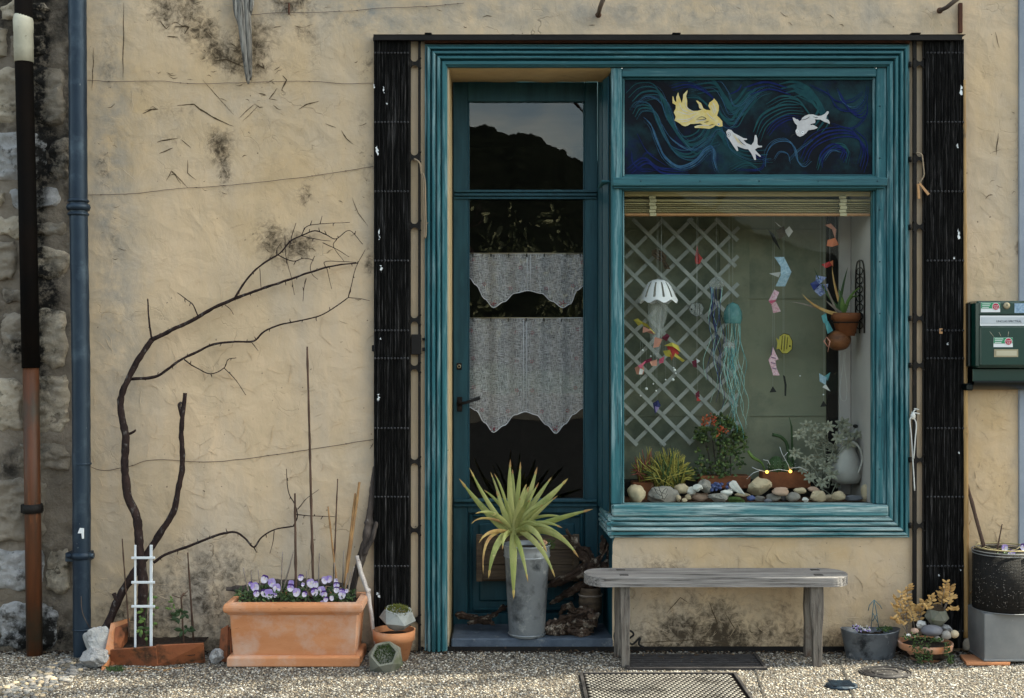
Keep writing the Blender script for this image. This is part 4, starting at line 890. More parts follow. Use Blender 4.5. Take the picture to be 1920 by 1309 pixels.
# ================================================================ DISPLAY WINDOW INTERIOR
db = .43
wi = thing('display_case', 'shop window display box with olive back wall and white right side', 'display case', (P(1400, 0).x, .3, P(0, 946).z-.03))
X0, X1 = P(1160, 0).x, P(1643, 0).x; Z0, Z1 = P(0, 946).z-.004, P(0, 352).z
m = MB(); m.box((X0-.05, db, Z0-.1), (X1+.05, db+.03, Z1+.2)); m.build('back_panel', 'display_back', wi)
m = MB(); m.box((X1-.002, .052, Z0-.1), (X1+.04, db-.001, Z1+.2)); m.build('side_panel', 'white_wall', wi)
m = MB(); m.box((X0-.04, .052, Z0-.1), (X0, db-.001, Z1+.2)); m.build('side_panel', 'display_back', wi)
m = MB(); m.box((X0, .058, Z0-.03), (X1-.003, db-.001, Z0), 0); m.build('floor_board', 'red_soil', wi)
m = MB(); m.box((X0, .055, Z1+.05), (X1-.003, db-.001, Z1+.07), 0); m.build('ceiling_board', 'room_dark', wi)
m = MB(); m.box((X0+.002, db-.10, Z0), (X1-.12, db-.02, Z0+.075), .006); m.build('plant_shade_box', 'mesh_black', wi)  # black box standing in for the plants' shade on the lower back wall
m = MB(); a = P(1590, 410, db-.03); b_ = P(1597, 905, db-.03); m.box((X1-.06, db-.035, Z0), (X1-.003, db-.002, Z1), .004); m.build('corner_post', 'white_wall', wi)
m = MB(); m.box((X1-.115, db-.02, Z0), (X1-.062, db-.0015, Z1), .002); m.build('corner_post', 'black_plain', wi)
m = MB()
for zz in (430, 560, 780): m.box((X0, db-.006, P(0, zz, db).z-.0012), (X1-.12, db-.0005, P(0, zz, db).z+.0012))
m.box((P(1350, 0, db).x, db-.005, P(0, 830, db).z), (P(1405, 0, db).x, db-.0004, P(0, 412, db).z)); m.build('back_batten', 'display_back', wi)
def W(px, py, y): return P(px, py, y)
# blind
bl = thing('bamboo_blind', 'rolled up bamboo slat blind at the top of the shop window', 'blind', P(1404, 405, .08))
m = MB(); m.box(P(1171, 358, .07), P(1636, 369, .10), .002); m.build('head_rail', 'blind_light', bl)
for i, (a, b_, yy) in enumerate([(374, 380, .085), (380.5, 384.5, .075), (385, 388.5, .082), (389, 392, .073), (392.5, 396, .08), (396.5, 399.5, .072)]):
    m = MB(); m.box(P(1171, a, yy), P(1636, b_, yy+.03), .0015); m.build('slat', 'blind', bl)
m = MB(); m.box(P(1171, 400, .07), P(1636, 406, .1), .003); m.build('bottom_bar', 'blind_edge', bl)
for tx in (1223, 1580):
    m = MB()
    for k in range(6): m.box(P(tx-6+(k % 2)*1.5, 367+k*6.5, .060), P(tx+6+(k % 2)*1.5, 373+k*6.5, .068), .001)
    m.build('tape', 'blind_tape', bl)
# trellis
tl = thing('white_lattice', 'white expanding wooden lattice leaning on the left of the window back wall', 'trellis', P(1278, 835, .37))
def latt(fam, y):
    out = []; x0, x1, y0, y1 = 1168, 1384, 414, 836
    for i in range(-9, 12):
        c = 1190+i*52
        # line x = c + s*(y-y0) 
        s_ = 1.0 if fam == 0 else -1.0
        pts = []
        for t in range(0, 440, 4):
            X = c+s_*t if fam == 0 else c+t*s_+0; Y = y0+t
            if x0 <= X <= x1-(0 if True else 0) and Y <= y1: pts.append((X, Y))
        if len(pts) > 6: out.append((pts[0], pts[-1]))
    return out
rl = random.Random(3)
for fam in (0, 1):
    for a, b_ in (latt(0, 0) if fam == 0 else [((x0_+x1_ and x0_, y0_), (x1_, y1_)) for (x0_, y0_), (x1_, y1_) in latt(1, 0)] + []):
        yy = .365 if fam == 0 else .375; e = rl.uniform(0, 8); A = P(*a, yy); B = P(*b_, yy); d = (B-A).normalized(); A -= d*e/S; B += d*rl.uniform(-4, 6)/S
        n_ = Vector((-d.z, 0, d.x))*3.6/S; m = MB()
        m.add([A-n_, A+n_, B+n_, B-n_, A-n_+Vector((0, .007, 0)), A+n_+Vector((0, .007, 0)), B+n_+Vector((0, .007, 0)), B-n_+Vector((0, .007, 0))], [(0, 1, 2, 3), (4, 7, 6, 5), (0, 4, 5, 1), (2, 6, 7, 3), (0, 3, 7, 4), (1, 5, 6, 2)])
        m.build('lath', 'lath', tl)
m = MB()
def thread(parent, px, py, y, top=406):
    m = MB(); m.tube([P(px, top, y), P(px, py, y)], .0004, 4); m.build('thread', 'paper_grey', parent)
# jellyfish lampshade
jf = thing('paper_jellyfish', 'white paper jellyfish with slotted bell hanging before the lattice', 'mobile', P(1234, 560, .2)); yy = .22; k_ = K(yy); c = P(1234, 566, yy)
m = MB(); n = 48; v = []; f = []; prof = [(37, 0), (34, 8), (30, 18), (25, 28), (19, 36), (10, 41), (1, 42)]
for i, (r_, z) in enumerate(prof):
    for j in range(n):
        a = 2*math.pi*j/n; zz = z-(3.2*math.sin(a*8) if i == 0 else 0); v.append(c+Vector((r_*k_*math.cos(a), r_*k_*math.sin(a), zz*k_)))
for i in range(len(prof)-1):
    for j in range(n):
        if i in (1, 2, 3) and j % 4 == 1: continue
        f.append((i*n+j, i*n+(j+1) % n, (i+1)*n+(j+1) % n, (i+1)*n+j))
m.add(v, f, True); m.build('bell', 'paper_white', jf)
for i, (dx, ln, wd) in enumerate([(-10, 90, 12), (-2, 105, 14), (6, 100, 12), (12, 55, 9), (2, 115, 7)]):
    m = MB(); m.leaf(P(1234+dx, 562, yy+.01*i-.02), P(1234+dx*1.3, 600, yy+.01*i-.02), P(1230+dx*.4, 562+ln, yy+.012*i-.02), wd*k_*1.6, prof=lambda t: 1-.55*t, fold=.3); m.build('tentacle', 'film_clear', jf)
thread(jf, 1234, 524, yy)
def jelly(name, label, cx, top, bot, w_, tl_, matb, mats, y, seed, nt_, spread, frame=.0015):
    j = thing(name, label, 'mobile', P(cx, bot, y)); k_ = K(y); m = MB(); c = P(cx, bot, y); h = bot-top
    m.lathe([(w_/2*.85*k_, -.1*h*k_), (w_/2*k_, .15*h*k_), (w_/2*.95*k_, .5*h*k_), (w_/2*.6*k_, .85*h*k_), (.1*k_, h*k_)], c, 16, capb=False); m.build('bell', matb, j)
    r_ = random.Random(seed)
    for t in range(nt_):
        x = cx+r_.uniform(-w_*.38, w_*.38); pts = []; py = bot-2; L_ = tl_*r_.uniform(.55, 1); dx = r_.uniform(-spread, spread); ph = r_.uniform(0, 6)
        while py < bot+L_:
            u = (py-bot)/tl_; pts.append(P(x+dx*u+5*math.sin(py*.07+ph)*min(1, u*3), py, y+.02*math.sin(py*.05+ph))); py += 7
        m = MB(); m.tube(pts, [frame*(1.2-.6*i/len(pts)) for i in range(len(pts))], 5); m.build('tentacle', mats[t % len(mats)], j)
    thread(j, cx, top, y)
jelly('blue_jellyfish', 'jellyfish mobile with wavy dark blue tentacles before the lattice edge', 1343, 519, 540, 29, 235, 'film_clear', ['strip_blue', 'strip_blue', 'strip_teal', 'ink'], .24, 1, 12, 24)
jelly('teal_jellyfish', 'crumpled teal jellyfish mobile with pale green streamers right of the lattice', 1374, 566, 603, 36, 225, 'film_teal', ['strip_teal', 'strip_teal', 'paper_teal'], .26, 2, 13, 45)
jelly('clear_jellyfish', 'small clear jellyfish mobile low between the blue and teal ones', 1367, 640, 652, 24, 170, 'film_clear', ['strip_teal', 'strip_teal', 'paper_teal'], .22, 4, 10, 30)

def flatfish(label, outline, mats, y, lines=(), eye=None, name='paper_fish', th=.0015, fold=0.0):
    cx = sum(p[0] for p in outline)/len(outline); cy = sum(p[1] for p in outline)/len(outline); ty = min(p[1] for p in outline)
    o = thing(name, label, 'paper fish', P(cx, cy, y)); from mathutils.geometry import tessellate_polygon
    v = [P(px, py, y-fold*(1-min(1, abs(px-cx)/14))) for px, py in outline]; n = len(v); tri = [tuple(t) for t in tessellate_polygon([v])]
    m = MB(); m.add(v+[q+Vector((0, th, 0)) for q in v], tri+[tuple(i+n for i in t[::-1]) for t in tri]+[(i, (i+1) % n, n+(i+1) % n, n+i) for i in range(n)]); m.build('body', mats[0], o)
    if lines:
        m = MB()
        for L_ in lines: m.tube([P(px, py, y-.003-fold) for px, py in L_], .0012, 5)
        m.build('markings', mats[1], o)
    if eye:
        m = MB(); m.lathe([(.004, 0), (.002, .0015)], P(*eye, y-.003-fold), 8, tilt=Matrix.Rotation(R(90), 3, 'X'), capt=True); m.build('eye', 'ink', o)
    thread(o, cx, ty+2, y); return o
def origami(label, tris, y, thr=None, name='origami_fish'):
    """folded paper: list of (material, [(px,py,dy),...])"""
    xs_ = [p[0] for _, t in tris for p in t]; ys_ = [p[1] for _, t in tris for p in t]; o = thing(name, label, 'origami', P(sum(xs_)/len(xs_), sum(ys_)/len(ys_), y))
    for mt, t in tris:
        m = MB(); v = [P(px, py, y+d) for px, py, d in t]; th = Vector((0, .0012, 0)); n = len(v)
        m.add(v+[q+th for q in v], [tuple(range(n)), tuple(range(2*n-1, n-1, -1))]+[(i, (i+1) % n, n+(i+1) % n, n+i) for i in range(n)]); m.build('fold', mt, o)
    if thr: thread(o, thr[0], thr[1], y)
    return o
flatfish('speckled brown flat fish on the lattice upper left', [(1222, 470), (1230, 467), (1242, 471), (1250, 480), (1248, 490), (1254, 498), (1257, 505), (1246, 504), (1242, 492), (1230, 486), (1222, 478)], ['old_board', 'ink'], .33, [[(1226, 473), (1240, 486)], [(1232, 470), (1246, 484)], [(1246, 492), (1250, 503)]])
flatfish('tiny dark red fish with a pointed fin high on the lattice', [(1307, 460), (1310, 476), (1317, 484), (1312, 495), (1305, 495), (1303, 486)], ['paper_red', 'ink'], .33, [[(1308, 470), (1310, 492)]])
flatfish('clear round fish with black outlined stripes at the lattice middle', [(1291, 580), (1296, 570), (1306, 567), (1316, 569), (1320, 578), (1316, 590), (1306, 594), (1296, 588)], ['film_clear', 'ink'], .3, [[(1291, 580), (1296, 570), (1306, 567), (1316, 569), (1320, 578), (1316, 590), (1306, 594), (1296, 588), (1291, 580)], [(1308, 569), (1307, 592)], [(1312, 569), (1312, 591)], [(1304, 569), (1303, 591)]], (1297, 580))
flatfish('yellow and black striped fish on the right half of the back wall', [(1455, 633), (1461, 638), (1462, 630), (1470, 625), (1480, 628), (1486, 640), (1485, 655), (1476, 663), (1467, 663), (1460, 654), (1456, 655), (1458, 644)], ['paper_yellow', 'ink'], .36, [[(1462, 630), (1470, 625), (1480, 628), (1486, 640), (1485, 655), (1476, 663), (1467, 663), (1460, 654)], [(1467, 630), (1465, 656)], [(1472, 629), (1470, 658)], [(1477, 632), (1475, 655)]], (1481, 649))
flatfish('pink and lilac scaled fish hanging nose down left of the yellow fish', [(1449, 650), (1454, 662), (1460, 674), (1454, 676), (1456, 690), (1462, 704), (1450, 704), (1446, 690), (1441, 675), (1446, 666)], ['paper_pink', 'strip_blue'], .3, [[(1446, 670), (1455, 672)], [(1446, 680), (1454, 682)], [(1448, 690), (1456, 692)], [(1449, 650), (1446, 666)]])
origami('pale blue patterned origami fish near the window centre', [('paper_blue', [(1452, 482, 0), (1471, 482, -.01), (1464, 500, -.02)]), ('paper_blue', [(1464, 498, -.02), (1471, 484, -.012), (1484, 510, -.01), (1464, 516, -.022)]), ('paper_blue', [(1464, 516, -.022), (1484, 510, -.01), (1472, 537, 0), (1454, 537, 0)]), ('paper_grey', [(1442, 513, 0), (1464, 510, -.02), (1460, 520, -.01)])], .28, (1468, 484))
origami('pink patterned origami fish just under the pale blue one', [('paper_pink', [(1452, 543, 0), (1461, 548, -.01), (1455, 562, -.02), (1441, 564, 0)]), ('paper_rose', [(1441, 564, 0), (1456, 562, -.02), (1447, 572, -.01)]), ('paper_pink', [(1446, 569, -.01), (1455, 566, -.02), (1464, 584, 0), (1450, 587, 0)])], .28)
origami('white and black speckled origami fish below the blind', [('paper_white', [(1471, 433, 0), (1480, 424, -.015), (1487, 434, 0), (1479, 445, -.01)]), ('paper_white', [(1453, 416, 0), (1466, 426, -.01), (1460, 424, 0)]), ('old_board', [(1455, 432, 0), (1470, 424, -.01), (1474, 440, -.01), (1462, 450, 0)]), ('ink', [(1440, 430, .02), (1452, 440, .01), (1464, 470, .02), (1450, 452, .01)])], .28, (1470, 425))
origami('navy and white checked origami fish beside the hanging pot', [('paper_navy', [(1530, 516, 0), (1550, 520, -.01), (1538, 532, -.02), (1529, 530, 0)]), ('strip_blue', [(1519, 532, 0), (1530, 526, -.01), (1538, 534, -.02), (1526, 545, 0)]), ('paper_navy', [(1538, 533, -.02), (1553, 532, 0), (1550, 548, 0), (1538, 556, 0), (1527, 546, -.01)])], .22, (1538, 518))
origami('orange paper flower fish under the right blind tape', [('paper_orange', [(1552, 450, -.01), (1566, 446, -.02), (1573, 459, 0), (1560, 463, -.01), (1550, 461, 0)]), ('paper_salmon', [(1546, 422, 0), (1558, 419, -.01), (1568, 430, 0), (1566, 448, -.01), (1560, 430, 0)])], .2, (1566, 430))
origami('red folded paper fish above the hanging pot', [('paper_red', [(1540, 496, 0), (1556, 490, -.01), (1562, 497, 0), (1548, 503, -.01)]), ('paper_orange', [(1556, 491, -.01), (1562, 488, 0), (1562, 500, 0)])], .22, (1556, 492))
origami('light blue and white paper fish low on the right', [('paper_blue', [(1536, 700, 0), (1550, 708, -.02), (1548, 722, -.01), (1537, 715, 0)]), ('paper_white', [(1548, 720, -.01), (1557, 734, 0), (1542, 726, 0)]), ('paper_teal', [(1545, 706, 0), (1557, 698, 0), (1552, 714, -.01)])], .3, (1546, 704))
origami('white and navy folded fish near the centre of the lattice', [('paper_white', [(1305, 672, 0), (1313, 677, -.01), (1306, 682, 0)]), ('paper_maroon', [(1297, 678, 0), (1306, 674, -.01), (1307, 690, 0), (1300, 688, 0)])], .28, (1306, 674))
origami('small violet paper fish low on the left lattice', [('strip_blue', [(1224, 756, 0), (1234, 750, -.01), (1239, 760, 0), (1228, 776, 0)]), ('petal_lilac', [(1228, 762, -.004), (1236, 764, -.012), (1230, 774, -.004)])], .28, (1232, 754))
origami('small dark red paper fish low on the centre lattice', [('paper_maroon', [(1304, 738, 0), (1311, 732, -.01), (1312, 744, 0), (1305, 748, 0)]), ('paper_red', [(1308, 744, -.002), (1314, 752, 0), (1306, 752, 0)])], .28, (1308, 734))
origami('black paper triangle below the pink scaled fish', [('ink', [(1443, 736, 0), (1449, 724, 0), (1456, 735, 0)])], .34, (1449, 726), 'paper_triangle')
origami('black paper triangle below the light blue fish', [('ink', [(1538, 763, 0), (1544, 751, 0), (1551, 762, 0)])], .34, (1544, 753), 'paper_triangle')
origami('teal folded paper fish hanging beside the coconut shell', [('paper_teal', [(1540, 592, 0), (1549, 588, -.01), (1552, 604, -.01), (1544, 606, 0)]), ('paper_teal', [(1546, 604, 0), (1553, 602, -.01), (1562, 620, 0), (1552, 626, -.01)])], .2, (1546, 590))
origami('narrow black feather paper strip right of the pink scaled fish', [('ink', [(1468, 703, 0), (1472, 706, 0), (1475, 722, 0), (1474, 743, 0), (1471, 742, 0), (1471, 722, 0)])], .36, (1470, 704), 'paper_strip')
# garland of paper flowers, left
gl_ = origami('curved garland of yellow pink and maroon paper fish hanging left of centre', [('paper_yellow', [(1188, 600, 0), (1196, 597, -.01), (1206, 606, -.02), (1197, 611, 0)]), ('paper_yellow', [(1198, 600, -.01), (1214, 608, -.02), (1222, 618, -.01), (1206, 610, 0)]), ('paper_yellow', [(1216, 612, 0), (1229, 626, 0), (1220, 622, -.01)]), ('paper_salmon', [(1206, 612, 0), (1222, 620, -.02), (1228, 628, 0), (1212, 622, 0), (1205, 624, 0)]), ('paper_salmon', [(1228, 632, 0), (1242, 636, -.02), (1236, 650, 0), (1225, 652, 0)]),
   ('paper_maroon', [(1240, 634, 0), (1250, 625, -.01), (1256, 630, -.02), (1250, 640, 0)]), ('paper_yellow', [(1245, 648, 0), (1260, 642, -.02), (1272, 648, -.01), (1276, 660, 0), (1262, 650, -.02)]), ('paper_red', [(1250, 650, .005), (1264, 646, 0), (1274, 664, .005), (1258, 668, .005)]), ('paper_yellow', [(1243, 658, 0), (1256, 656, -.02), (1262, 670, 0), (1248, 668, 0)]), ('paper_yellow', [(1266, 662, 0), (1284, 676, -.01), (1280, 679, 0), (1264, 668, 0)]), ('paper_orange', [(1256, 664, -.01), (1264, 668, -.02), (1259, 676, 0)]),
   ('paper_maroon', [(1208, 676, 0), (1222, 671, -.01), (1222, 678, 0), (1206, 683, 0)]), ('paper_salmon', [(1218, 678, 0), (1232, 674, -.01), (1232, 686, 0), (1222, 686, 0)]), ('paper_rose', [(1236, 674, 0), (1246, 668, -.01), (1244, 680, 0), (1236, 682, 0)]), ('paper_salmon', [(1190, 690, 0), (1204, 682, -.02), (1208, 692, -.01), (1206, 702, 0), (1194, 702, 0)]), ('paper_rose', [(1196, 686, -.02), (1212, 676, -.01), (1202, 692, -.025)]), ('paper_white', [(1200, 690, -.022), (1207, 694, -.02), (1204, 702, -.01), (1198, 702, -.012)])], .18, (1240, 636), 'paper_garland')
bd = thing('glass_beads', 'strands of tiny white beads hanging below the paper garland', 'beads', P(1240, 700, .2))
for x, y_, r_ in ((1205, 657, 2), (1220, 668, 1.6), (1243, 674, 1.6), (1263, 690, 1.6), (1265, 694, 2.6), (1267, 700, 1.6), (1262, 712, 2.8), (1248, 712, 1.6), (1212, 729, 2.8), (1230, 733, 1.6), (1225, 720, 1.5), (1201, 742, 1.8), (1544, 740, 1.7), (1500, 705, 1.2)):
    m = MB(); m.rock(P(x, y_, .2), (r_*K(.2),)*3, 0, 2, 0); m.build('bead', 'bead', bd); 
    if x < 1300: m = MB(); m.tube([P(x, 640, .2), P(x, y_, .2)], .0003, 4); m.build('thread', 'paper_grey', bd)
# hanging pot on bracket
m = MB(); pb = thing('iron_bracket', 'black scrolled wrought iron bracket on the white side wall', 'bracket', P(1620, 556, .2))
for y0_, y1_ in ((.16, .17), (.30, .31)):
    m.tube(smooth_path([Vector((X1-.008, y0_, P(0, 625, .2).z)), Vector((X1-.008, y0_, P(0, 520, .2).z)), Vector((X1-.008, (y0_*2+.235*1)/3, P(0, 492, .2).z)), Vector((X1-.008, .235, P(0, 487, .2).z))]), .0035, 6)
for k in range(7):
    zc = P(0, 508+k*17, .2).z; m.tube([Vector((X1-.008, .235+.05*math.cos(a*.524), zc+.017*math.sin(a*.524))) for a in range(13)], .0025, 5)
m.tube([Vector((X1-.008, .235, P(0, 625, .2).z)), Vector((X1-.008, .235, P(0, 488, .2).z))], .003, 6); m.build('scrollwork', 'black_plain', pb)
yy = .22; c = P(1586, 630, yy); k_ = K(yy); m = MB(); m.tube([c+Vector((26*k_*math.cos(a/12*6.283), 26*k_*math.sin(a/12*6.283), 25*k_)) for a in range(13)], .003, 6); m.tube([c+Vector((26*k_, 0, 25*k_)), Vector((X1-.006, .235, c.z+25*k_))], .003, 6); m.build('hoop', 'black_plain', pb)
hp = thing('hanging_clay_pot', 'terracotta pot of spiky aloe leaves held by the iron bracket', 'plant pot', c)
m = MB(); m.lathe([(16*k_, 0), (24*k_, 30*k_), (27*k_, 31*k_), (27*k_, 42*k_), (25*k_, 43*k_), (23*k_, 36*k_)], c, 28, capt=True); m.build('pot', 'pot_orange', hp)
for i, (tx, ty, mx, my, w_, mt) in enumerate([(1503, 550, 1530, 585, 6, 'dry_leaf'), (1525, 500, 1550, 560, 5, 'cactus_green'), (1560, 498, 1562, 540, 5, 'dry_leaf'), (1590, 500, 1578, 540, 6, 'cactus_green'), (1618, 538, 1590, 545, 6, 'green_bright'), (1612, 556, 1590, 548, 5, 'green_bright'), (1595, 575, 1578, 560, 3, 'green_bright'), (1592, 585, 1572, 570, 3, 'green_bright'), (1478, 565, 1520, 570, 4, 'cane_grey'), (1540, 515, 1558, 560, 4, 'cane_grey'), (1572, 540, 1580, 560, 9, 'green_bright'), (1545, 560, 1560, 575, 5, 'cane_grey'), (1568, 600, 1560, 590, 5, 'cane_grey')]):
    m = MB(); m.leaf(P(1578+rnd.uniform(-8, 8), 592, yy), P(mx, my, yy-.03), P(tx, ty, yy-.02+.02*(i % 3)), w_*k_*1.2, n=6); m.build('leaf', mt, hp)
cc = thing('coconut_shell', 'round brown coconut shell under the hanging terracotta pot', 'coconut', P(1573, 660, .2)); m = MB(); m.rock(P(1573, 638, .22), (22*k_, 20*k_, 20*k_), 3, 3, .03); m.build('shell', 'coconut', cc)
m = MB(); m.tube([P(1552, 650, .17), P(1545, 640, .16), P(1550, 632, .17), P(1556, 640, .16), P(1552, 660, .17)], [.003, .006, .004, .006, .002], 6, flat=.5); m.build('bow', 'paper_salmon', cc)
m = MB(); m.tube([P(1573, 620, .22), P(1578, 600, .24)], .0015, 5); m.build('cord', 'twine', cc)
m = MB(); m.tube(smooth_path([P(1583, 660, .3), P(1580, 690, .3), P(1575, 725, .3), P(1577, 748, .3), P(1586, 750, .3), P(1588, 725, .3), P(1584, 690, .3), P(1585, 660, .3)]), .0012, 5); o = m.build('pull_cord', 'cord_white'); tag(o, 'looped blind pull cord hanging by the white side wall', 'cord')

# --- things on the window floor
yF = .3
def spikes(parent, name, cx, cy, w_, h_, n_, y, mats, wd, seed, curl=.4, dep=.06):
    r_ = random.Random(seed); ms = [MB() for _ in mats]
    for i in range(n_):
        a = r_.uniform(-1, 1); x0 = cx+r_.uniform(-w_*.25, w_*.25); tx = cx+a*w_/2; ty = cy-h_*r_.uniform(.35, 1)*(1-abs(a)**2.2*.6); mx = (x0+tx)/2+r_.uniform(-6, 6)*curl; my = (cy+ty)/2-h_*.15*abs(a)
        y0 = y+r_.uniform(-dep, dep)
        ms[r_.randrange(len(mats))].tube([P(x0, cy, y0), P(mx, my, y0+r_.uniform(-.01, .01)), P((mx+tx)/2+r_.uniform(-2, 2), (my+ty)/2, y0), P(tx, ty, y0+r_.uniform(-.02, .02))], [wd*.6, wd, wd*.9, wd*.35], 5)
    for mm, mt in zip(ms, mats):
        if mm.v: mm.build(name, mt, parent, kind='stuff')
pc = thing('pencil_cactus', 'yellow green and red pencil cactus clump at the left of the window', 'cactus', P(1250, 915, .25))
spikes(pc, 'stems', 1252, 915, 105, 78, 330, .25, ['coral_yellow', 'coral_yellow', 'coral_yellow', 'green_mid'], .0028, 1); spikes(pc, 'red_stems', 1212, 905, 62, 70, 90, .28, ['coral_red', 'coral_red', 'coral_yellow'], .0026, 2)
spikes(pc, 'branches', 1252, 915, 90, 88, 26, .30, ['old_bark'], .0016, 5)
m = MB(); m.box(P(1186, 905, .22), P(1222, 935, .33), .004); o = m.build('planter_box', 'pot_orange'); tag(o, 'small dark red box planter behind the beige stone in the window', 'planter')
def leafball(parent, blobs, nleaf, sz, mats, seed, y, dep, name='leaves', fold=.4, wid=.55):
    r_ = random.Random(seed); ms = [MB() for _ in mats]
    for i in range(nleaf):
        bx, by, bw, bh = r_.choice(blobs); a = r_.uniform(0, 6.283); q = r_.random()**.5
        px, py = bx+math.cos(a)*q*bw, by+math.sin(a)*q*bh; p = P(px, py, y+r_.uniform(-dep, dep)); dv = Vector((r_.uniform(-1, 1), r_.uniform(-1.1, .2), r_.uniform(-.5, 1))).normalized()*sz*r_.uniform(.6, 1.2)
        ms[r_.randrange(len(mats))].leaf(p, p+dv*.5+Vector((0, 0, sz*.15)), p+dv, sz*wid, n=4, fold=fold, up=Vector((r_.uniform(-.6, .6), -1, r_.uniform(-.6, .9))).normalized(), prof=lambda t: math.sin(math.pi*min(max(t, .05), .97))**.7)
    for mm, mt in zip(ms, mats):
        if mm.v: mm.build(name, mt, parent, kind='stuff')
jd = thing('jade_plant', 'bushy dark green jade plant with red shoots in the window centre left', 'plant', P(1352, 905, .3))
leafball(jd, [(1350, 860, 48, 38), (1330, 880, 35, 25), (1370, 835, 32, 22), (1345, 800, 14, 24), (1315, 815, 14, 16), (1385, 815, 14, 14), (1365, 795, 10, 10)], 720, .02, ['jade_leaf', 'jade_leaf', 'green_dark', 'green_mid'], 3, .3, .06, wid=.7); leafball(jd, [(1322, 790, 8, 10), (1355, 808, 10, 12), (1338, 785, 8, 10)], 60, .016, ['red_leaf'], 5, .24, .02)
m = MB(); m.box(P(1312, 893, .26), P(1400, 912, .36), .004); m.build('trough', 'pot_orange', jd)
for i in range(5):
    m = MB(); m.tube(wob([P(1335+i*9, 905, .3), P(1330+i*10, 860, .3), P(1322+i*14, 820, .3)], .02, .004, i), .003, 6); m.build('stem', 'old_bark', jd)
cac = thing('cactus_pot', 'brown pot with ribbed cactus and pale curved stems in the window', 'cactus', P(1465, 912, .3))
m = MB(); c = P(1455, 905, .28); m.box(P(1430, 885, .24), P(1512, 912, .33), .004); m.build('pot', 'pot_orange', cac)
for i, (x, h_) in enumerate([(1455, 34), (1475, 26)]):
    m = MB(); c = P(x, 888, .27); k_ = K(.27); n = 36; v = []; f = []
    for a_, (r_, z) in enumerate([(9, 0), (13, 8), (14, 16), (12, 24), (6, 31), (.5, 33)]):
        for j in range(n): rr = r_*(1+.14*math.cos(j/n*6.283*12)); v.append(c+Vector((rr*math.cos(j/n*6.283), rr*math.sin(j/n*6.283), z*h_/34))*1.0 if False else c+Vector((rr*k_*math.cos(j/n*6.283), rr*k_*math.sin(j/n*6.283), z*k_*h_/34)))
    for a_ in range(5):
        for j in range(n): f.append((a_*n+j, a_*n+(j+1) % n, (a_+1)*n+(j+1) % n, (a_+1)*n+j))
    m.add(v, f, True); m.build('cactus_body', 'cactus_green', cac)
    m = MB()
    for j in range(0, 12, 1):
        a = j/12*6.283
        for t in range(4): p = c+Vector((14.8*k_*math.cos(a), 14.8*k_*math.sin(a), (6+t*6)*k_*h_/34)); m.tube([p, p+Vector((math.cos(a), math.sin(a), .3))*.008], [.0008, .0002], 4)
    m.build('spines', 'pebble_white', cac, kind='stuff')
m = MB(); m.tube(smooth_path([P(1402, 845, .26), P(1412, 858, .26), P(1428, 868, .27), P(1436, 888, .28)]), [.006+.002*math.sin(i*.3) for i in range(19)], 8); m.build('arm', 'green_bright', cac)
m = MB(); m.tube(smooth_path([P(1448, 815, .33), P(1465, 820, .33), P(1476, 835, .33), P(1480, 870, .32)]), .008, 8); m.tube([P(1480, 782, .35), P(1484, 800, .35), P(1486, 850, .34), P(1488, 890, .33)], [.001, .004, .006, .006], 6); m.build('arm', 'cactus_green', cac)
tw = thing('twig_lights', 'white twig light string with two glowing orange bulbs among the cacti', 'string lights', P(1450, 885, .2))
m = MB()
for pl in ([(1400, 898), (1412, 887), (1425, 882), (1438, 885)], [(1410, 876), (1418, 880), (1428, 882)], [(1431, 862), (1440, 864), (1444, 872)], [(1462, 838), (1466, 850), (1478, 872), (1482, 884)], [(1477, 848), (1470, 856)], [(1482, 878), (1500, 876), (1515, 884)], [(1484, 884), (1460, 880), (1440, 884)]):
    m.tube([P(x, y_, .2) for x, y_ in pl], .0012, 5)
m.build('twig', 'paper_white', tw)
for x, y_ in ((1438, 885), (1482, 884)): m = MB(); m.rock(P(x, y_, .19), (.0075,)*3, 0, 2, 0); m.build('bulb', 'bulb', tw)
pa = thing('panda_plant', 'silvery grey leafed succulent spreading over the right of the window', 'plant', P(1540, 915, .2))
rr = random.Random(9); stems = MB()
def rosette(m, cx, cy, y, r_, seed, nl=7):
    q = random.Random(seed); c = P(cx, cy, y)
    for i in range(nl*2):
        a = i/nl*6.283+q.uniform(-.2, .2)+(.4 if i >= nl else 0); L_ = r_*(1 if i < nl else .6)/S; d = Vector((math.cos(a), -.35 if i < nl else -.8, math.sin(a)*.85)); m.leaf(c, c+d*L_*.5+Vector((0, -.004, 0)), c+d*L_, L_*.42, n=4, fold=.35, prof=lambda t: math.sin(math.pi*min(max(t, .06), .96))**.8)
ros = [(1512, 800, 17), (1535, 812, 16), (1552, 800, 15), (1580, 795, 18), (1498, 815, 14), (1520, 830, 15), (1545, 832, 14), (1570, 820, 15), (1592, 830, 16), (1606, 815, 12), (1490, 850, 15), (1512, 862, 12), (1532, 860, 18), (1548, 875, 16), (1530, 885, 14), (1558, 890, 16), (1518, 895, 14), (1540, 905, 14), (1505, 880, 12), (1568, 905, 13), (1560, 860, 12), (1585, 812, 14), (1528, 800, 12), (1562, 840, 12)]
for i, (x, y_, r_) in enumerate(ros):
    m = MB(); rosette(m, x, y_, .16+.12*rr.random(), r_, i); m.build('rosette', 'panda_leaf', pa)
    stems.tube(wob([P(545+995 if y_ > 840 else 1570, 915 if y_ > 840 else 850, .24), P((x+1550)/2, y_+24, .22), P(x, y_, .22)], .02, .003, i), .0022, 5)
stems.build('stems', 'panda_leaf', pa)
jg = thing('white_jug', 'white ceramic jug with tall looped handle standing at the window right', 'jug', P(1585, 905, .27)); c = P(1585, 905, .27); k_ = K(.27)
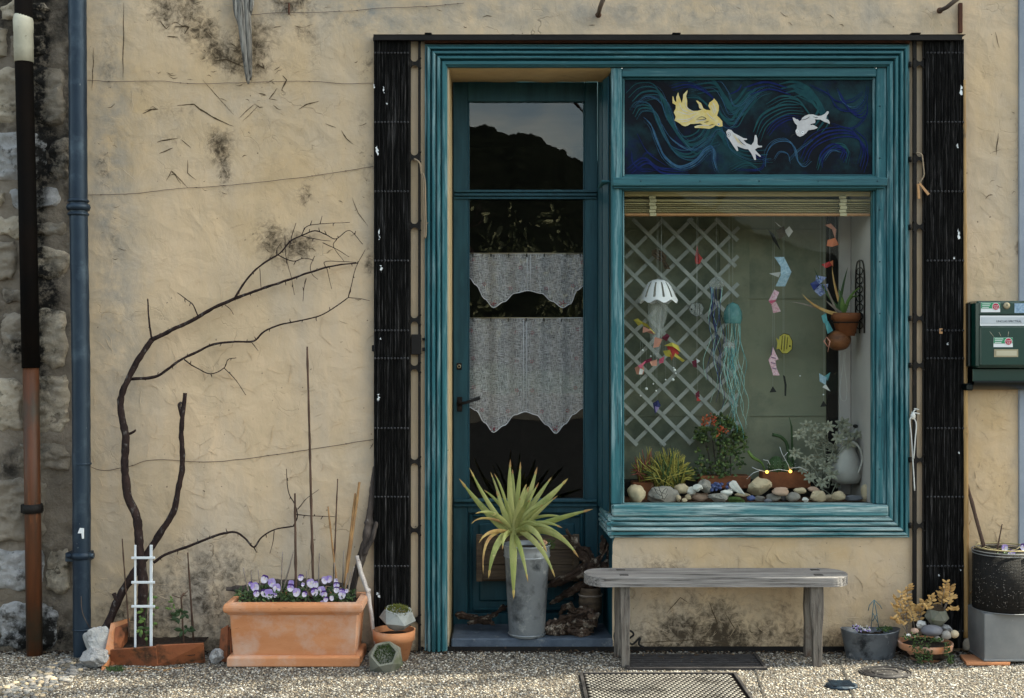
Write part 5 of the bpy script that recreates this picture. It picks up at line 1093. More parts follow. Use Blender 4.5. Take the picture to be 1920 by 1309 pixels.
m = MB(); m.lathe([(24*k_, 0), (30*k_, 10*k_), (31*k_, 26*k_), (24*k_, 50*k_), (16*k_, 68*k_), (15*k_, 78*k_), (18*k_, 86*k_), (16*k_, 85*k_)], c, 32); m.build('body', 'ceramic_white', jg)
m = MB(); m.tube(smooth_path([P(1598, 828, .2), P(1610, 838, .2), P(1617, 858, .2), P(1612, 880, .2), P(1604, 896, .22)]), .0055, 8); m.build('handle', 'ceramic_white', jg)
br = thing('ceramic_bird', 'small white bird ornament with a black head by the white side wall', 'ornament', P(1605, 815, .3)); m = MB()
m.tube([P(1598, 824, .3), P(1604, 812, .3), P(1608, 802, .3), P(1607, 797, .3)], [.006, .022, .014, .008], 12); m.build('body', 'ceramic_white', br); m = MB(); m.rock(P(1604, 799, .29), (.013, .012, .009), 1, 2, .02); m.tube([P(1610, 800, .28), P(1617, 800, .28)], [.004, .001], 6); m.build('head', 'ink', br)
# stones
st = [(1193, 925, 30, 34, 'pebble_cream', 0), (1243, 929, 58, 32, 'pebble_grey', 4), (1278, 916, 26, 18, 'pebble_cream', 0), (1283, 938, 10, 8, 'pebble_cream', 0), (1272, 934, 9, 12, 'pebble_cream', 0), (1296, 922, 20, 18, 'pebble_white', 3), (1308, 914, 18, 14, 'pebble_white', 3), (1322, 912, 26, 24, 'pebble_grey', 3), (1313, 932, 30, 15, 'pebble_pink', 0), (1348, 932, 36, 18, 'pebble_grey', 3), (1290, 932, 12, 10, 'pebble_cream', 0),
      (1422, 912, 40, 36, 'pebble_cream', 5), (1464, 922, 30, 16, 'pebble_pink', 0), (1450, 933, 26, 14, 'pebble_grey', 0), (1425, 936, 20, 11, 'pebble_grey', 0), (1408, 934, 16, 9, 'shell_blue', 0), (1487, 932, 24, 18, 'pebble_grey', 0), (1468, 930, 20, 18, 'pebble_slate', 0), (1510, 937, 11, 9, 'pebble_white', 3), (1535, 930, 34, 20, 'pebble_cream', 4), (1558, 934, 26, 12, 'pebble_cream', 0), (1572, 930, 24, 17, 'pebble_cream', 0), (1600, 934, 36, 10, 'pebble_slate', 3), (1624, 925, 18, 34, 'pebble_cream', 0), (1378, 938, 34, 12, 'moss_green', 3), (1375, 918, 26, 9, 'pebble_white', 3), (1392, 928, 30, 7, 'pebble_cream', 0), (1362, 924, 22, 10, 'pebble_white', 0), (1500, 920, 24, 10, 'pebble_cream', 0), (1525, 918, 20, 10, 'pebble_pink', 0), (1440, 942, 14, 8, 'pebble_slate', 0)]
nm = {'pebble_cream': 'cream', 'pebble_grey': 'grey', 'pebble_white': 'white', 'pebble_pink': 'pinkish', 'pebble_slate': 'slate', 'moss_green': 'mossy green', 'shell_blue': 'dark blue'}
where = {1193: 'large round stone at the left end of the window sill', 1243: 'long flat stone with a branching drawing, second from left', 1422: 'big pointed stone standing above its neighbours in mid window', 1624: 'tall narrow stone at the right end of the window sill', 1378: 'flat stone left of the tiny blue stone', 1408: 'tiny stone in the middle of the window row'}
for i, (x, y_, w_, h_, mt, fc) in enumerate(st):
    yy = .10+.03*(i % 3); k_ = K(yy); zc = P(x, y_, yy).z; m = MB(); zb_ = max(zc, Z0+h_*k_*.42); m.rock((P(x, y_, yy).x, yy, zb_), (w_*k_*.52, min(w_, h_)*k_*.55, h_*k_*.54), i+1, 3, .17 if not fc else .2, fc, freq=1.1)
    o = m.build('window_stone', mt); l_ = where.get(x)
    if l_: tag(o, nm[mt]+' '+l_, 'stone', 'stones along the window display front')
    else: tag(o, f'{"angular" if fc else "smooth"} {nm[mt]} stone {"under" if y_ > 926 else "resting above"} its neighbours {"near the left end" if x < 1260 else "left of the blue shells" if x < 1330 else "under the jade plant" if x < 1400 else "below the cactus pot" if x < 1500 else "below the silvery plant" if x < 1585 else "near the right end"}, {"wide" if w_ > 25 else "small" if w_ < 15 else "medium"}{["", " and low", " and tall", " and leaning"][i % 4]}', 'stone', 'stones along the window display front')
m = MB()
for i in range(26): m.rock(P(1333+rnd.uniform(0, 36), 908+rnd.uniform(-2, 12), .13+rnd.uniform(-.02, .02)), (.009, .009, .008), i, 2, .2)
o = m.build('blue_shells', 'shell_blue', kind='stuff'); tag(o, 'heap of dark blue shells behind the stones', 'shells')
m = MB()
for pl in ([(1225, 912), (1232, 925), (1240, 930), (1244, 920), (1250, 915)], [(1228, 918), (1238, 920), (1243, 934)], [(1235, 912), (1238, 922), (1248, 927), (1252, 916)], [(1240, 934), (1246, 936), (1252, 926)]): m.tube([P(x, y_, .075) for x, y_ in pl], .0012, 5)
o = m.build('coral_twig', 'ink'); tag(o, 'thin black branching coral twig before the long grey stone', 'coral')
m = MB(); m.leaf(P(1372, 902, .12), P(1384, 918, .11), P(1398, 928, .12), .03); m.leaf(P(1368, 905, .12), P(1380, 922, .11), P(1392, 926, .12), .02); o = m.build('white_shell', 'pebble_white'); tag(o, 'white pointed shell right of the blue shells', 'shell')

# ================================================================ IRON SHUTTERS
lintel = thing('iron_lintel', 'black iron channel over the shopfront joining both folding shutters', 'lintel', P(1250, 80, 0))
m = MB(); m.box(P(700, 65, -.052), P(1803, 70, .0), .001); m.box((P(700, 0).x, -.008, P(0, 78).z), (P(1803, 0).x, .003, P(0, 70).z)); m.box(P(700, 66, -.056), P(1803, 76, -.050), .001); m.build('channel', 'black_plain', lintel)
m = MB(); m.box((P(797, 0).x, -.03, P(0, 83).z), (P(1703, 0).x, .002, P(0, 78.5).z)); m.build('rust_strip', 'rust', lintel)
m = MB()
for px in (803, 1268, 1716): m.box(P(px-7, 61, -.04), P(px+7, 66, -.01), .001)
m.build('hinge_caps', 'black_plain', lintel)
def shutter(x0, x1, bars, side, label, bot, conn):
    s_ = thing('folding_shutter', label, 'shutter', P((x0+x1)/2, 1218, 0), 'folded iron shutters beside the shopfront')
    n = 11; w_ = (x1-x0)/n; zb_ = P(0, bot).z; zt_ = P(0, 77).z
    m = MB(); a = P(x0, 0).x; q = w_/S; pr = [(0, -.020), (.08, -.028), (.40, -.030), (.46, -.0275), (.56, -.0275), (.62, -.0305), (.9, -.029), (.98, -.022), (1.0, -.020)]
    v = []; 
    for z in (zb_, zt_):
        for u, y in pr: v.append((a+u*q, y-.004, z))
        for u, y in ((1.0, .0), (0, .0)): v.append((a+u*q, y-.002, z))
    k = len(pr)+2; m.add(v, [(i, (i+1) % k, k+(i+1) % k, k+i) for i in range(k)]+[tuple(range(k)), tuple(range(2*k-1, k-1, -1))]); sl_ = m.build('slat', 'black_iron', s_)
    for i in range(1, n): o2 = sl_.copy(); C.objects.link(o2); o2.parent = s_; o2.location = (i*q, -.003*((i*3) % 2), 0)
    m = MB(); m.box((P(x0, 0).x-.0, -.003, zb_), (P(x1, 0).x, .006, zt_)); m.build('back_plate', 'black_plain', s_)
    m = MB()
    for py in (103, 232, 361, 490, 620, 672, 802, 930, 1059, 1180):
        if py > bot: continue
        for i in range(11): p = P(x0+3+(x1-x0-6)*i/10, py); m.lathe([(.0052, 0), (.0045, .003), (.002, .0045)], (p.x, -.036, p.z), 6, tilt=Matrix.Rotation(R(90), 3, 'X'))
    m.build('rivets', 'rivet_grey', s_, kind='stuff')
    for bx0, bx1 in bars:
        m = MB(); m.box((P(bx0, 0).x, -.024, zb_), (P(bx1, 0).x, -.012, zt_), .002); m.build('upright_bar', 'black_plain', s_)
    g0, g1 = bars[0][1], bars[1][0]
    r_ = (g1-g0)/2
    for cy in conn:
        m = MB(); pts = []; hh = 3.2
        for t in range(0, 181, 20): pts.append((g0+r_+r_*math.cos(R(180-t)), cy-hh-r_+r_*math.sin(R(t))*1.0 ))
        low = [(x, 2*cy-y) for x, y in reversed(pts)]
        # concave: arcs bite towards the centre
        up_ = [(g0+r_-r_*math.cos(R(t)), cy-hh-r_+r_*math.sin(R(t))) for t in range(0, 181, 20)]
        lo_ = [(g0+r_+r_*math.cos(R(t)), cy+hh+r_-r_*math.sin(R(t))) for t in range(0, 181, 20)]
        poly = up_+lo_; m.prism([(P(x, y).x, P(x, y).z) for x, y in poly], -.022, -.014)
        for sx in (bars[0][0]+1, bars[1][1]-1):
            for sy in (-9, 9): p = P(sx, cy+sy); m.lathe([(.006, 0), (.005, .004), (.002, .005)], (p.x, -.024, p.z), 8, tilt=Matrix.Rotation(R(90), 3, 'X'))
        m.build('cross_link', 'black_plain', s_)
    m = MB()
    for cy in conn: m.tube([P(bars[0][0]-2, cy-5, -.026), P(bars[0][0]-2, cy+5, -.026)], .007, 8)
    m.build('knuckles', 'black_plain', s_, kind='stuff'); return s_
sL = shutter(702, 769, [(767.5, 771), (784.5, 789.5)], 0, 'folded black iron shutter left of the door with a lock box on its bars', 1218, [121, 296, 424, 600, 689, 865, 993, 1160])
m = MB(); m.box(P(771, 627, -.03), P(790, 665, -.01), .002); m.box(P(697, 647, -.03), P(703, 659, 0), .002); m.tube([P(792, 636, -.02), P(797, 636, -.02)], .006, 8); m.tube([P(792, 655, -.02), P(797, 655, -.02)], .008, 8); lb = m.build('lock_box', 'black_plain', sL)
sR = shutter(1731, 1803, [(1708.5, 1716), (1727, 1730)], 1, 'folded black iron shutter right of the window with cord and pegs on its bars', 1212, [121, 299, 426, 597, 685, 862, 985])
# paint scabs
def scabs(parent, L_, seed):
    m = MB(); r_ = random.Random(seed)
    for x, y_, w_, h_ in L_:
        for k in range(3): m.prism([(P(x+r_.uniform(-.5, .5)*w_, 0).x+math.cos(t)*w_/S*.35*r_.uniform(.5, 1), P(0, y_+(k-1)*h_*.3).z+math.sin(t)*h_/S*.3*r_.uniform(.6, 1)) for t in (0, 1.1, 2.2, 3.2, 4.3, 5.3)], -.0375-k*.0004, -.034)
    m.build('paint_scabs', 'sticker_white', parent, kind='stuff')
scabs(sL, [(709, 285, 5, 18), (703, 165, 3, 8), (721, 172, 3, 12), (716, 505, 5, 12), (712, 441, 4, 20), (711, 745, 5, 14), (709, 1110, 6, 4), (713, 1115, 5, 5), (727, 198, 3, 3), (715, 635, 3, 3)], 1)
scabs(sR, [(1796, 172, 4, 18), (1790, 276, 4, 8), (1792, 440, 4, 18), (1784, 485, 4, 4), (1755, 1076, 3, 3), (1795, 1066, 3, 3), (1771, 645, 4, 4), (1792, 847, 3, 5)], 2)
m = MB(); m.box(P(1761, 616, -.037), P(1767, 626, -.033), .001); m.build('rust_chip', 'peg_wood', sR)
# twine on the left shutter, white cord and pegs on the right
m = MB(); pts = smooth_path([P(777, 298, -.03), P(787, 306, -.045), P(790, 325, -.045), P(794, 340, -.05), P(795, 380, -.05), P(796, 430, -.045), P(795, 447, -.045)]); m.tube(pts, .004, 8); m.tube([p+Vector((.007, -.003, 0)) for p in pts[12:]], .003, 8)
m.tube([P(795, 425, -.045), P(803, 417, -.045)], .0015, 5); o = m.build('twine', 'twine'); tag(o, 'brown twisted twine tied to the left shutter bars beside the teal pilaster', 'twine')
m = MB(); m.tube(smooth_path([P(1719, 768, -.03), P(1714, 770, -.04), P(1711, 780, -.045), P(1706, 788, -.045), P(1709, 820, -.04), P(1712, 870, -.04), P(1715, 920, -.035)]), .0028, 8)
m.tube(smooth_path([P(1712, 782, -.045), P(1718, 795, -.045), P(1716, 825, -.045), P(1713, 860, -.045)]), .0028, 8); m.tube([P(1709, 773, -.04), P(1724, 776, -.04)], .0028, 8); m.tube([P(1714, 766, -.04), P(1723, 768, -.04)], .0024, 8); m.rock(P(1712, 780, -.045), (.011, .008, .016), 2, 2, .25); o = m.build('knotted_cord', 'cord_white'); tag(o, 'white cord knotted on the right shutter bar hanging in a loop', 'cord')
for i, (a, b_, l_) in enumerate([((1721, 345), (1723, 373), 'upright wooden clothes peg on the right shutter bar'), ((1724, 344), (1741, 365), 'slanted wooden clothes peg on the right shutter bar')]):
    m = MB(); m.tube([P(*a, -.045), P(*b_, -.045)], [.006, .0075], 4, smooth=False); cp = m.build('clothes_peg', 'peg_wood'); tag(cp, l_, 'clothes peg', 'wooden clothes pegs on the right shutter')
m = MB(); m.tube(smooth_path([P(1718, 287, -.03), P(1728, 290, -.04), P(1731, 310, -.04), P(1732, 330, -.04), P(1722, 345, -.04)]), .003, 6); o = m.build('twine', 'twine'); tag(o, 'short tan string holding the clothes pegs on the right shutter', 'twine')

# ---- bamboo pole, right edge of shutter
bb = thing('bamboo_pole', 'tall tan bamboo cane standing against the right shutter on a stone', 'bamboo', P(1813, 1195, -.03))
m = MB(); pts = []; rr = []
for i in range(0, 61):
    py = 1195-(1195-150)*i/60; x = 1812-4*(i/60); r_ = .0125-.006*(i/60); 
    if i % 11 == 0: r_ *= 1.25
    pts.append(P(x, py, -.03)); rr.append(r_)
m.tube(pts, rr, 12); m.build('cane', 'bamboo', bb); m = MB(); m.tube([P(1816, 985, -.03), P(1822, 972, -.04)], [.002, .001], 5); m.tube([P(1818, 1113, -.03), P(1826, 1105, -.04)], [.004, .001], 5); m.build('shoot', 'bamboo', bb)
m = MB(); m.rock(P(1817, 1205, -.04)+Vector((0, 0, -.01)), (.028, .03, .04), 4, 3, .1, 6); o = m.build('grey_stone', 'stone_warm'); tag(o, 'small grey block under the bamboo cane', 'stone')
m = MB(); m.box(P(1798, 5, -.02), P(1803, 63, -.005), .002); o = m.build('rusty_stake', 'rust'); tag(o, 'short rusty iron stake rising above the right shutter', 'stake')
# ---- hooks above
for (a, b_, c_, l_) in [((1122, 28), (1125, 14), (1135, -12), 'small rusty iron hook over the shopfront middle'), ((1762, 20), (1775, 14), (1800, -6), 'small rusty iron hook over the right shutter')]:
    h_ = thing('iron_hook', l_, 'hook', P(*a, 0), 'iron hooks above the lintel'); m = MB(); m.tube([P(*a, .01), P(*a, -.06), P(*b_, -.09), P(*c_, -.12)], [.009, .009, .010, .011], 8); m.build('arm', 'wire', h_); m = MB(); m.lathe([(.014, 0), (.012, .01), (.006, .014)], P(*a, -.05), 10, tilt=Matrix.Rotation(R(90), 3, 'X')); m.build('bolt', 'rust', h_)
hw = thing('weathered_roots', 'silvery weathered wood strands hanging on the render at the top left', 'driftwood', P(462, 160, -.03))
for a, b_, c_, r0 in [((440, -20), (443, 20), (452, 58), .014), ((452, -20), (455, 50), (466, 158), .022), ((462, -20), (466, 60), (470, 150), .016), ((472, -20), (473, 5), (470, 30), .010), ((447, -20), (450, 30), (462, 110), .014)]:
    m = MB(); sp = smooth_path([P(*a, -.03), P(*b_, -.045), P((b_[0]+c_[0])/2, (b_[1]+c_[1])/2, -.045), P(*c_, -.03)], 6); m.tube(sp, [r0*(1-.55*(i/(len(sp)-1))**2) if i < len(sp)-1 else r0*.2 for i in range(len(sp))], 10, flat=.8); m.build('strand', 'grey_wood', hw)
m = MB(); m.box(P(540, 5, -.012), P(543.5, 28, 0), .002); o = m.build('rusty_nail', 'rust'); tag(o, 'rusty red iron nail in a mould stain near the wall top', 'nail')
# ---- wires
def wire(pts, label, r_=.0011):
    m = MB(); sp = wob(smooth_path([P(x, y, -.008) for x, y in pts]), .03, .002, len(pts)); m.tube(sp, r_, 5); kn = random.Random(len(label))
    for _ in range(5): p = kn.choice(sp); m.rock(p, (.005, .003, .0025), 1, 1, .2)
    o = m.build('climbing_wire', 'wire'); tag(o, label, 'wire', 'climbing plant wires on the render')
wire([(470, 28), (520, 24), (600, 23), (660, 20), (720, 15), (800, 12), (870, 6)], 'topmost thin rusty wire on the render, above the shutter')
wire([(158, 150), (215, 153), (300, 152), (370, 157), (560, 152), (640, 157), (700, 156)], 'thin wire below the hanging grey wood strands')
wire([(158, 366), (250, 363), (320, 355), (420, 348), (520, 338), (600, 328), (700, 312)], 'thin rising wire above the bare branches')
wire([(158, 868), (190, 882), (240, 875), (290, 862), (400, 866), (520, 852), (600, 840), (700, 824)], 'thin wire crossing the lower render behind the trunks', .0014)
m = MB(); m.tube(smooth_path([P(152, 1118, -.135), P(153, 1140, -.138), P(158, 1158, -.135), P(170, 1180, -.12), P(182, 1200, -.05)]), .0016, 5); o = m.build('loose_wire', 'wire'); tag(o, 'loose wire trailing over the foot of the blue downpipe', 'wire')

# ================================================================ ESPALIER TREE
et = thing('espalier_tree', 'bare dark trained tree with long branches spread over the left render', 'tree', G(262, 1228))
def limb(name, pts, w0, w1, y0=-.06, y1=-.04, twigs=True, mat='bark', parent=et, seed=0, sm=True):
    n = len(pts); P3 = [P(x, y, y0+(y1-y0)*i/(n-1)) for i, (x, y) in enumerate(pts)]
    if sm: sp = smooth_path(P3, 5)
    else: sp = P3
    rads = [.84*(w0+(w1-w0)*i/(len(sp)-1))/S/2 for i in range(len(sp))]; pp_, rr_ = wob(sp, .012, .0025 if w0 > 8 else .0012, seed, rads)
    m = MB(); m.tube(pp_, rr_, 12 if w0 > 8 else 7)
    if twigs:
        r_ = random.Random(seed+5); i = 3
        while i < len(pp_)-2:
            p = pp_[i]; L_ = r_.uniform(.008, .022); s_ = r_.choice([-1, 1]); d = Vector((r_.uniform(-.5, .5), -.2, s_)).normalized(); m.tube([p, p+d*L_*.6, p+d*L_+Vector((r_.uniform(-.4, .6)*L_*.5, 0, 0))], [.0028, .0018, .0012], 5); i += r_.randint(3, 7)
    return m.build(name, mat, parent)
limb('trunk', [(262, 1215), (266, 1150), (268, 1090), (262, 1040), (260, 1000), (255, 965), (240, 930), (234, 870), (236, 820), (230, 790), (226, 750), (240, 712), (262, 670), (285, 637)], 22, 12, -.10, -.05, False, seed=1)
limb('trunk', [(185, 1200), (205, 1165), (222, 1125), (245, 1085), (275, 1040), (300, 1000), (325, 960), (334, 920), (342, 870), (340, 810), (343, 775), (347, 737)], 20, 9, -.09, -.05, False, seed=2)
limb('stub', [(222, 1128), (217, 1120), (213, 1112)], 12, 9, -.09, -.09, False, seed=4); limb('stub', [(240, 815), (250, 810), (254, 806)], 7, 4, -.05, -.06, False, seed=4); limb('stub', [(341, 782), (336, 760), (340, 755)], 8, 6, -.05, -.06, False, seed=5)
limb('branch', [(285, 637), (330, 615), (360, 601), (400, 578), (440, 560), (490, 542), (540, 525), (600, 505), (640, 496), (672, 493)], 10, 2.6, -.05, -.03, True, seed=6)
limb('branch', [(285, 637), (280, 605), (277, 560)], 5, 3, -.05, -.04, True, seed=7); limb('branch', [(372, 595), (362, 572), (350, 562), (333, 549)], 3, 1.6, -.05, -.04, True, seed=8)
limb('branch', [(246, 711), (290, 707), (315, 692), (340, 674), (370, 660), (400, 646), (440, 641), (475, 640), (495, 622), (525, 609), (560, 602), (600, 592), (630, 575), (653, 558)], 7, 2.2, -.05, -.03, True, seed=9)
limb('branch', [(653, 558), (660, 530), (668, 500), (685, 468)], 2.4, 1.2, -.04, -.03, True, seed=10); limb('branch', [(653, 558), (675, 560), (693, 564)], 2, 1, -.04, -.03, False, seed=11)
limb('branch', [(345, 674), (365, 688), (395, 701), (420, 690), (428, 674), (443, 671)], 3, 1.6, -.05, -.03, True, seed=12); limb('branch', [(420, 690), (440, 710), (461, 741)], 2.4, 1.2, -.04, -.03, True, seed=13)
limb('branch', [(440, 560), (455, 535), (475, 510), (500, 490), (525, 475), (545, 452), (565, 442), (590, 433), (612, 440), (630, 448), (655, 432), (680, 458)], 5, 1.4, -.045, -.03, True, seed=14)
limb('branch', [(520, 478), (550, 490), (570, 484), (588, 488)], 2.6, 1.4, -.04, -.03, True, seed=15); limb('branch', [(565, 442), (575, 425), (600, 420), (656, 417)], 2.4, 1.2, -.04, -.03, True, seed=16); limb('branch', [(600, 420), (604, 405)], 2, 1, -.04, -.03, False, seed=17)
limb('branch', [(605, 455), (632, 468), (655, 482)], 2, 1, -.04, -.03, False, seed=18); limb('branch', [(632, 448), (625, 462), (645, 490)], 1.8, 1, -.04, -.03, False, seed=19); limb('branch', [(565, 442), (600, 450), (620, 452)], 2, 1.2, -.04, -.03, True, seed=20)
limb('branch', [(543, 465), (548, 440), (555, 418)], 2.2, 1.3, -.04, -.03, False, seed=21); limb('branch', [(534, 442), (536, 480), (546, 520), (552, 553)], 1.8, 1, -.04, -.03, True, seed=22); limb('branch', [(487, 503), (490, 545)], 1.6, 1.2, -.04, -.03, False, seed=23)
limb('branch', [(574, 522), (570, 540), (568, 565)], 1.8, 1, -.04, -.03, True, seed=24); limb('branch', [(612, 500), (622, 542)], 1.6, 1, -.04, -.03, False, seed=25); limb('branch', [(610, 500), (612, 490), (668, 492)], 1.8, 1.5, -.03, -.03, False, seed=26); limb('branch', [(518, 478), (520, 465), (528, 455)], 2, 1, -.04, -.03, True, seed=28)
limb('branch', [(422, 572), (432, 580), (438, 590)], 2, 1.2, -.05, -.04, False, seed=27); limb('branch', [(470, 640), (478, 650), (484, 658)], 2, 1.2, -.05, -.04, False, seed=29); limb('branch', [(590, 480), (582, 500), (586, 515), (596, 524)], 1.8, 1, -.05, -.04, False, seed=30)
limb('branch', [(288, 1055), (310, 1040), (350, 1026), (385, 1012), (415, 1001), (442, 998), (460, 1010), (476, 1026), (490, 1008), (515, 993), (550, 987)], 7, 3, -.08, -.04, True, seed=31)
limb('branch', [(476, 1026), (481, 1036)], 3, 1, -.05, -.05, False, seed=33); limb('branch', [(550, 987), (558, 968), (552, 945), (540, 920), (537, 879)], 3, 1.6, -.04, -.03, True, seed=34); limb('branch', [(556, 965), (580, 967), (605, 968), (628, 969)], 2.4, 1.2, -.04, -.03, True, seed=35); limb('branch', [(558, 955), (575, 935), (598, 918)], 2, 1, -.04, -.03, False, seed=36)
limb('branch', [(514, 993), (512, 1015), (506, 1038)], 2, 1, -.05, -.04, False, seed=37)

# ================================================================ LEFT BED: tiles, rocks, trellis
zc_ = lambda px, py, y: P(px, py, y)
def slab(name, quad, th, mat, label, cat, group=None, parent=None):
    """quad: 4 world points (front face), th = thickness vector"""
    m = MB(); q = [Vector(p) for p in quad]; t = Vector(th); m.add(q+[p+t for p in q], [(0, 1, 2, 3), (7, 6, 5, 4), (0, 4, 5, 1), (1, 5, 6, 2), (2, 6, 7, 3), (3, 7, 4, 0)]); o = m.build(name, mat, parent)
    bm_ = o.modifiers.new('bevel', 'BEVEL'); bm_.width = .002; bm_.segments = 2
    if label: tag(o, label, cat, group)
    return o
gt = 'terracotta edging tiles round the plant bed'
slab('edging_tile', [G(207, 1247), G(296, 1250), P(292, 1213, -.285), P(206, 1219, -.27)], (0, .022, 0), 'terracotta_dark', 'left of the two low terracotta tiles edging the bed in front', 'tile', gt)
slab('edging_tile', [G(297, 1249), G(383, 1243), P(380, 1207, -.26), P(291, 1211, -.275)], (0, .022, 0), 'terracotta_dark', 'right of the two low terracotta tiles edging the bed in front', 'tile', gt)
slab('edging_tile', [G(195, 1257), P(213, 1168, -.10), P(238, 1164, -.06)+Vector((0, .05, 0)), G(222, 1236)], (-.012, -.004, .0), 'terracotta', 'tall leaning terracotta tile at the left end of the bed', 'tile', gt)
slab('edging_tile', [G(212, 1250), P(222, 1176, -.12), P(243, 1168, -.06), G(236, 1232)], (-.012, -.003, .0), 'terracotta_dark', 'second leaning terracotta tile just inside the left end tile', 'tile', gt)
for i in range(3):
    slab('roof_tile', [G(408+i*6, 1240), G(426+i*4, 1242), P(428+i*3, 1172+i*3, -.12), P(414+i*6, 1180+i*2, -.10)], (0, .012, 0), 'terracotta_dark', ['leftmost', 'middle', 'rightmost'][i]+' of three dark clay tiles leaning behind the long planter', 'tile', 'clay tiles behind the long planter')
def rockthing(px, py, w_, h_, mat, label, y=None, seed=1, fac=4, name='rock', rough=.18, dz=0):
    b_ = G(px, py); y = b_.y if y is None else y; k_ = K(y); m = MB(); m.rock((b_.x, y+w_*k_*.25, max(h_*k_*.5+dz, .0)), (w_*k_*.52, w_*k_*.42, h_*k_*.55), seed, 4, rough, fac); o = m.build(name, mat); tag(o, label, 'rock'); return o
rockthing(182, 1240, 62, 62, 'stone_pale', 'pale pointed rock leaning at the foot of the trunk', seed=3)
rockthing(173, 1256, 52, 40, 'stone_grey', 'lower grey rock before the blue downpipe foot', seed=7)
rockthing(404, 1246, 26, 30, 'stone_grey', 'small grey rock between the bed and the long planter', seed=9)
rockthing(800, 1222, 20, 20, 'pebble_cream', 'small cream stone at the foot of the teal pilaster', seed=12)
m = MB(); n = 20; v = []; f = []
for i in range(n+1):
    for j in range(7):
        x = P(212, 0).x+(P(392, 0).x-P(212, 0).x)*i/n; y = -.25+.25*j/6; v.append((x, y, .045+.015*mn.noise(Vector((x*20, y*20, 0)))+.02*(j/6)))
for i in range(n):
    for j in range(6): a = i*7+j; f.append((a, a+7, a+8, a+1))
m.add(v, f, True); o = m.build('bed_soil', 'soil', kind='stuff'); tag(o, 'dark soil of the small bed behind the edging tiles', 'soil')
tr = thing('plant_ladder', 'small white plastic ladder trellis standing in the tiled bed', 'trellis', P(268, 1215, -.2)); yy = -.2
for x0, x1 in ((254, 253.5), (283, 284)): m = MB(); m.box(P(x0-2.6, 1022, yy), P(x1+2.4, 1216, yy+.006), .001); m.build('upright', 'white_plastic', tr)
for py in (1046, 1092, 1137): m = MB(); m.box(P(246, py-2, yy-.007), P(291, py+2, yy-.0005), .001); m.build('rung', 'white_plastic', tr)
def cane(x0, y0, x1, y1, w_, mat, label, y=-.1, yb=None, cat='cane', group='canes stuck in the soil', name='garden_cane'):
    m = MB(); a = P(x0, y0, y); b_ = P(x1, y1, yb if yb is not None else y); pp_, rr_ = wob([a, b_], .04, .0012, x0, [w_/S*.35, w_/S*.5])
    for q in range(2, len(rr_)-1, 5): rr_[q] *= 1.3
    m.tube(pp_, rr_, 7); o = m.build(name, mat); tag(o, label, cat, group)
cane(229, 1010, 243, 1200, 3, 'cane_dark', 'thin brown cane leaning left of the white ladder', -.08, -.12); cane(352, 1036, 363, 1205, 4, 'cane_dark', 'brown cane right of the small rose in the tiled bed', -.05)
cane(576, 650, 588, 1130, 5, 'cane_dark', 'tallest dark cane rising from the long planter', -.04, -.12); cane(553, 925, 555, 1130, 5, 'cane_dark', 'mottled cane tied to the low branch behind the pansies', -.05, -.14)
cane(633, 898, 625, 1100, 3.4, 'cane_dark', 'thin upright brown cane behind the planter, right half', -.05, -.12); cane(615, 950, 633, 1110, 3.6, 'cane', 'thin tan cane crossing the upright one', -.06, -.14)
cane(674, 904, 645, 1110, 6.5, 'cane', 'thick tan bamboo cane leaning at the planter right end', -.03, -.12); cane(666, 925, 646, 1100, 5, 'cane', 'shorter tan bamboo cane beside the thick leaning one', -.035, -.13)
tg_ = 'thin dry stems among the pansies'
for i, (a, b_, c_, d_, l_) in enumerate([(456, 1065, 470, 1128, 'leftmost grey stem among the pansies'), (471, 1070, 472, 1100, 'short dark stem second from the left among the pansies'), (484, 1068, 490, 1125, 'forked grey stem above the left pansies'), (530, 1034, 526, 1130, 'tall pale stem left of the planter centre'), (551, 1032, 530, 1110, 'slanting grey stem crossing behind the tall pale stem'), (599, 1038, 596, 1130, 'tall grey stem at the centre of the pansies'), (575, 1070, 577, 1130, 'short pale stem right of the centre cane'), (627, 1055, 626, 1130, 'pale stem at two thirds along the planter'), (645, 1032, 641, 1120, 'grey stem next to the bamboo canes'), (652, 1075, 642, 1125, 'short straw stem near the right pansies'), (658, 1072, 650, 1130, 'pair stem beside the straw stem at the right'), (664, 1062, 648, 1128, 'outermost right stem in the planter')]):
    cane(a, b_, c_, d_, 3, 'cane_grey', l_, -.14+.03*(i % 3)-.03, None, 'stem', tg_, 'dry_stem')
cane(1813, 908, 1846, 1030, 8, 'cane_dark', 'dark bent stick leaning on the right wall behind the mesh planter', -.02, -.1, 'stick', None, 'stick'); cane(1879, 983, 1868, 1040, 3, 'cane_dark', 'short thin stick in the mesh planter', -.12, -.15, 'stick', None, 'stick')
m = MB()
for (x, y_, dx, dy) in [(343, 1120, 0, 0)]: m.tube(wob([P(345, 1210, -.1), P(342, 1160, -.1), P(340, 1120, -.1), P(345, 1112, -.1)], .02, .003, 3), .004, 7); m.tube([P(340, 1122, -.1), P(322, 1116, -.1)], .002, 5); m.tube([P(342, 1118, -.1), P(352, 1108, -.1)], .002, 5)
rsr = thing('rose_bush', 'sparse young rose shoots with dark leaves in the tiled bed', 'plant', P(345, 1215, -.1)); m.build('stem', 'cane_dark', rsr)
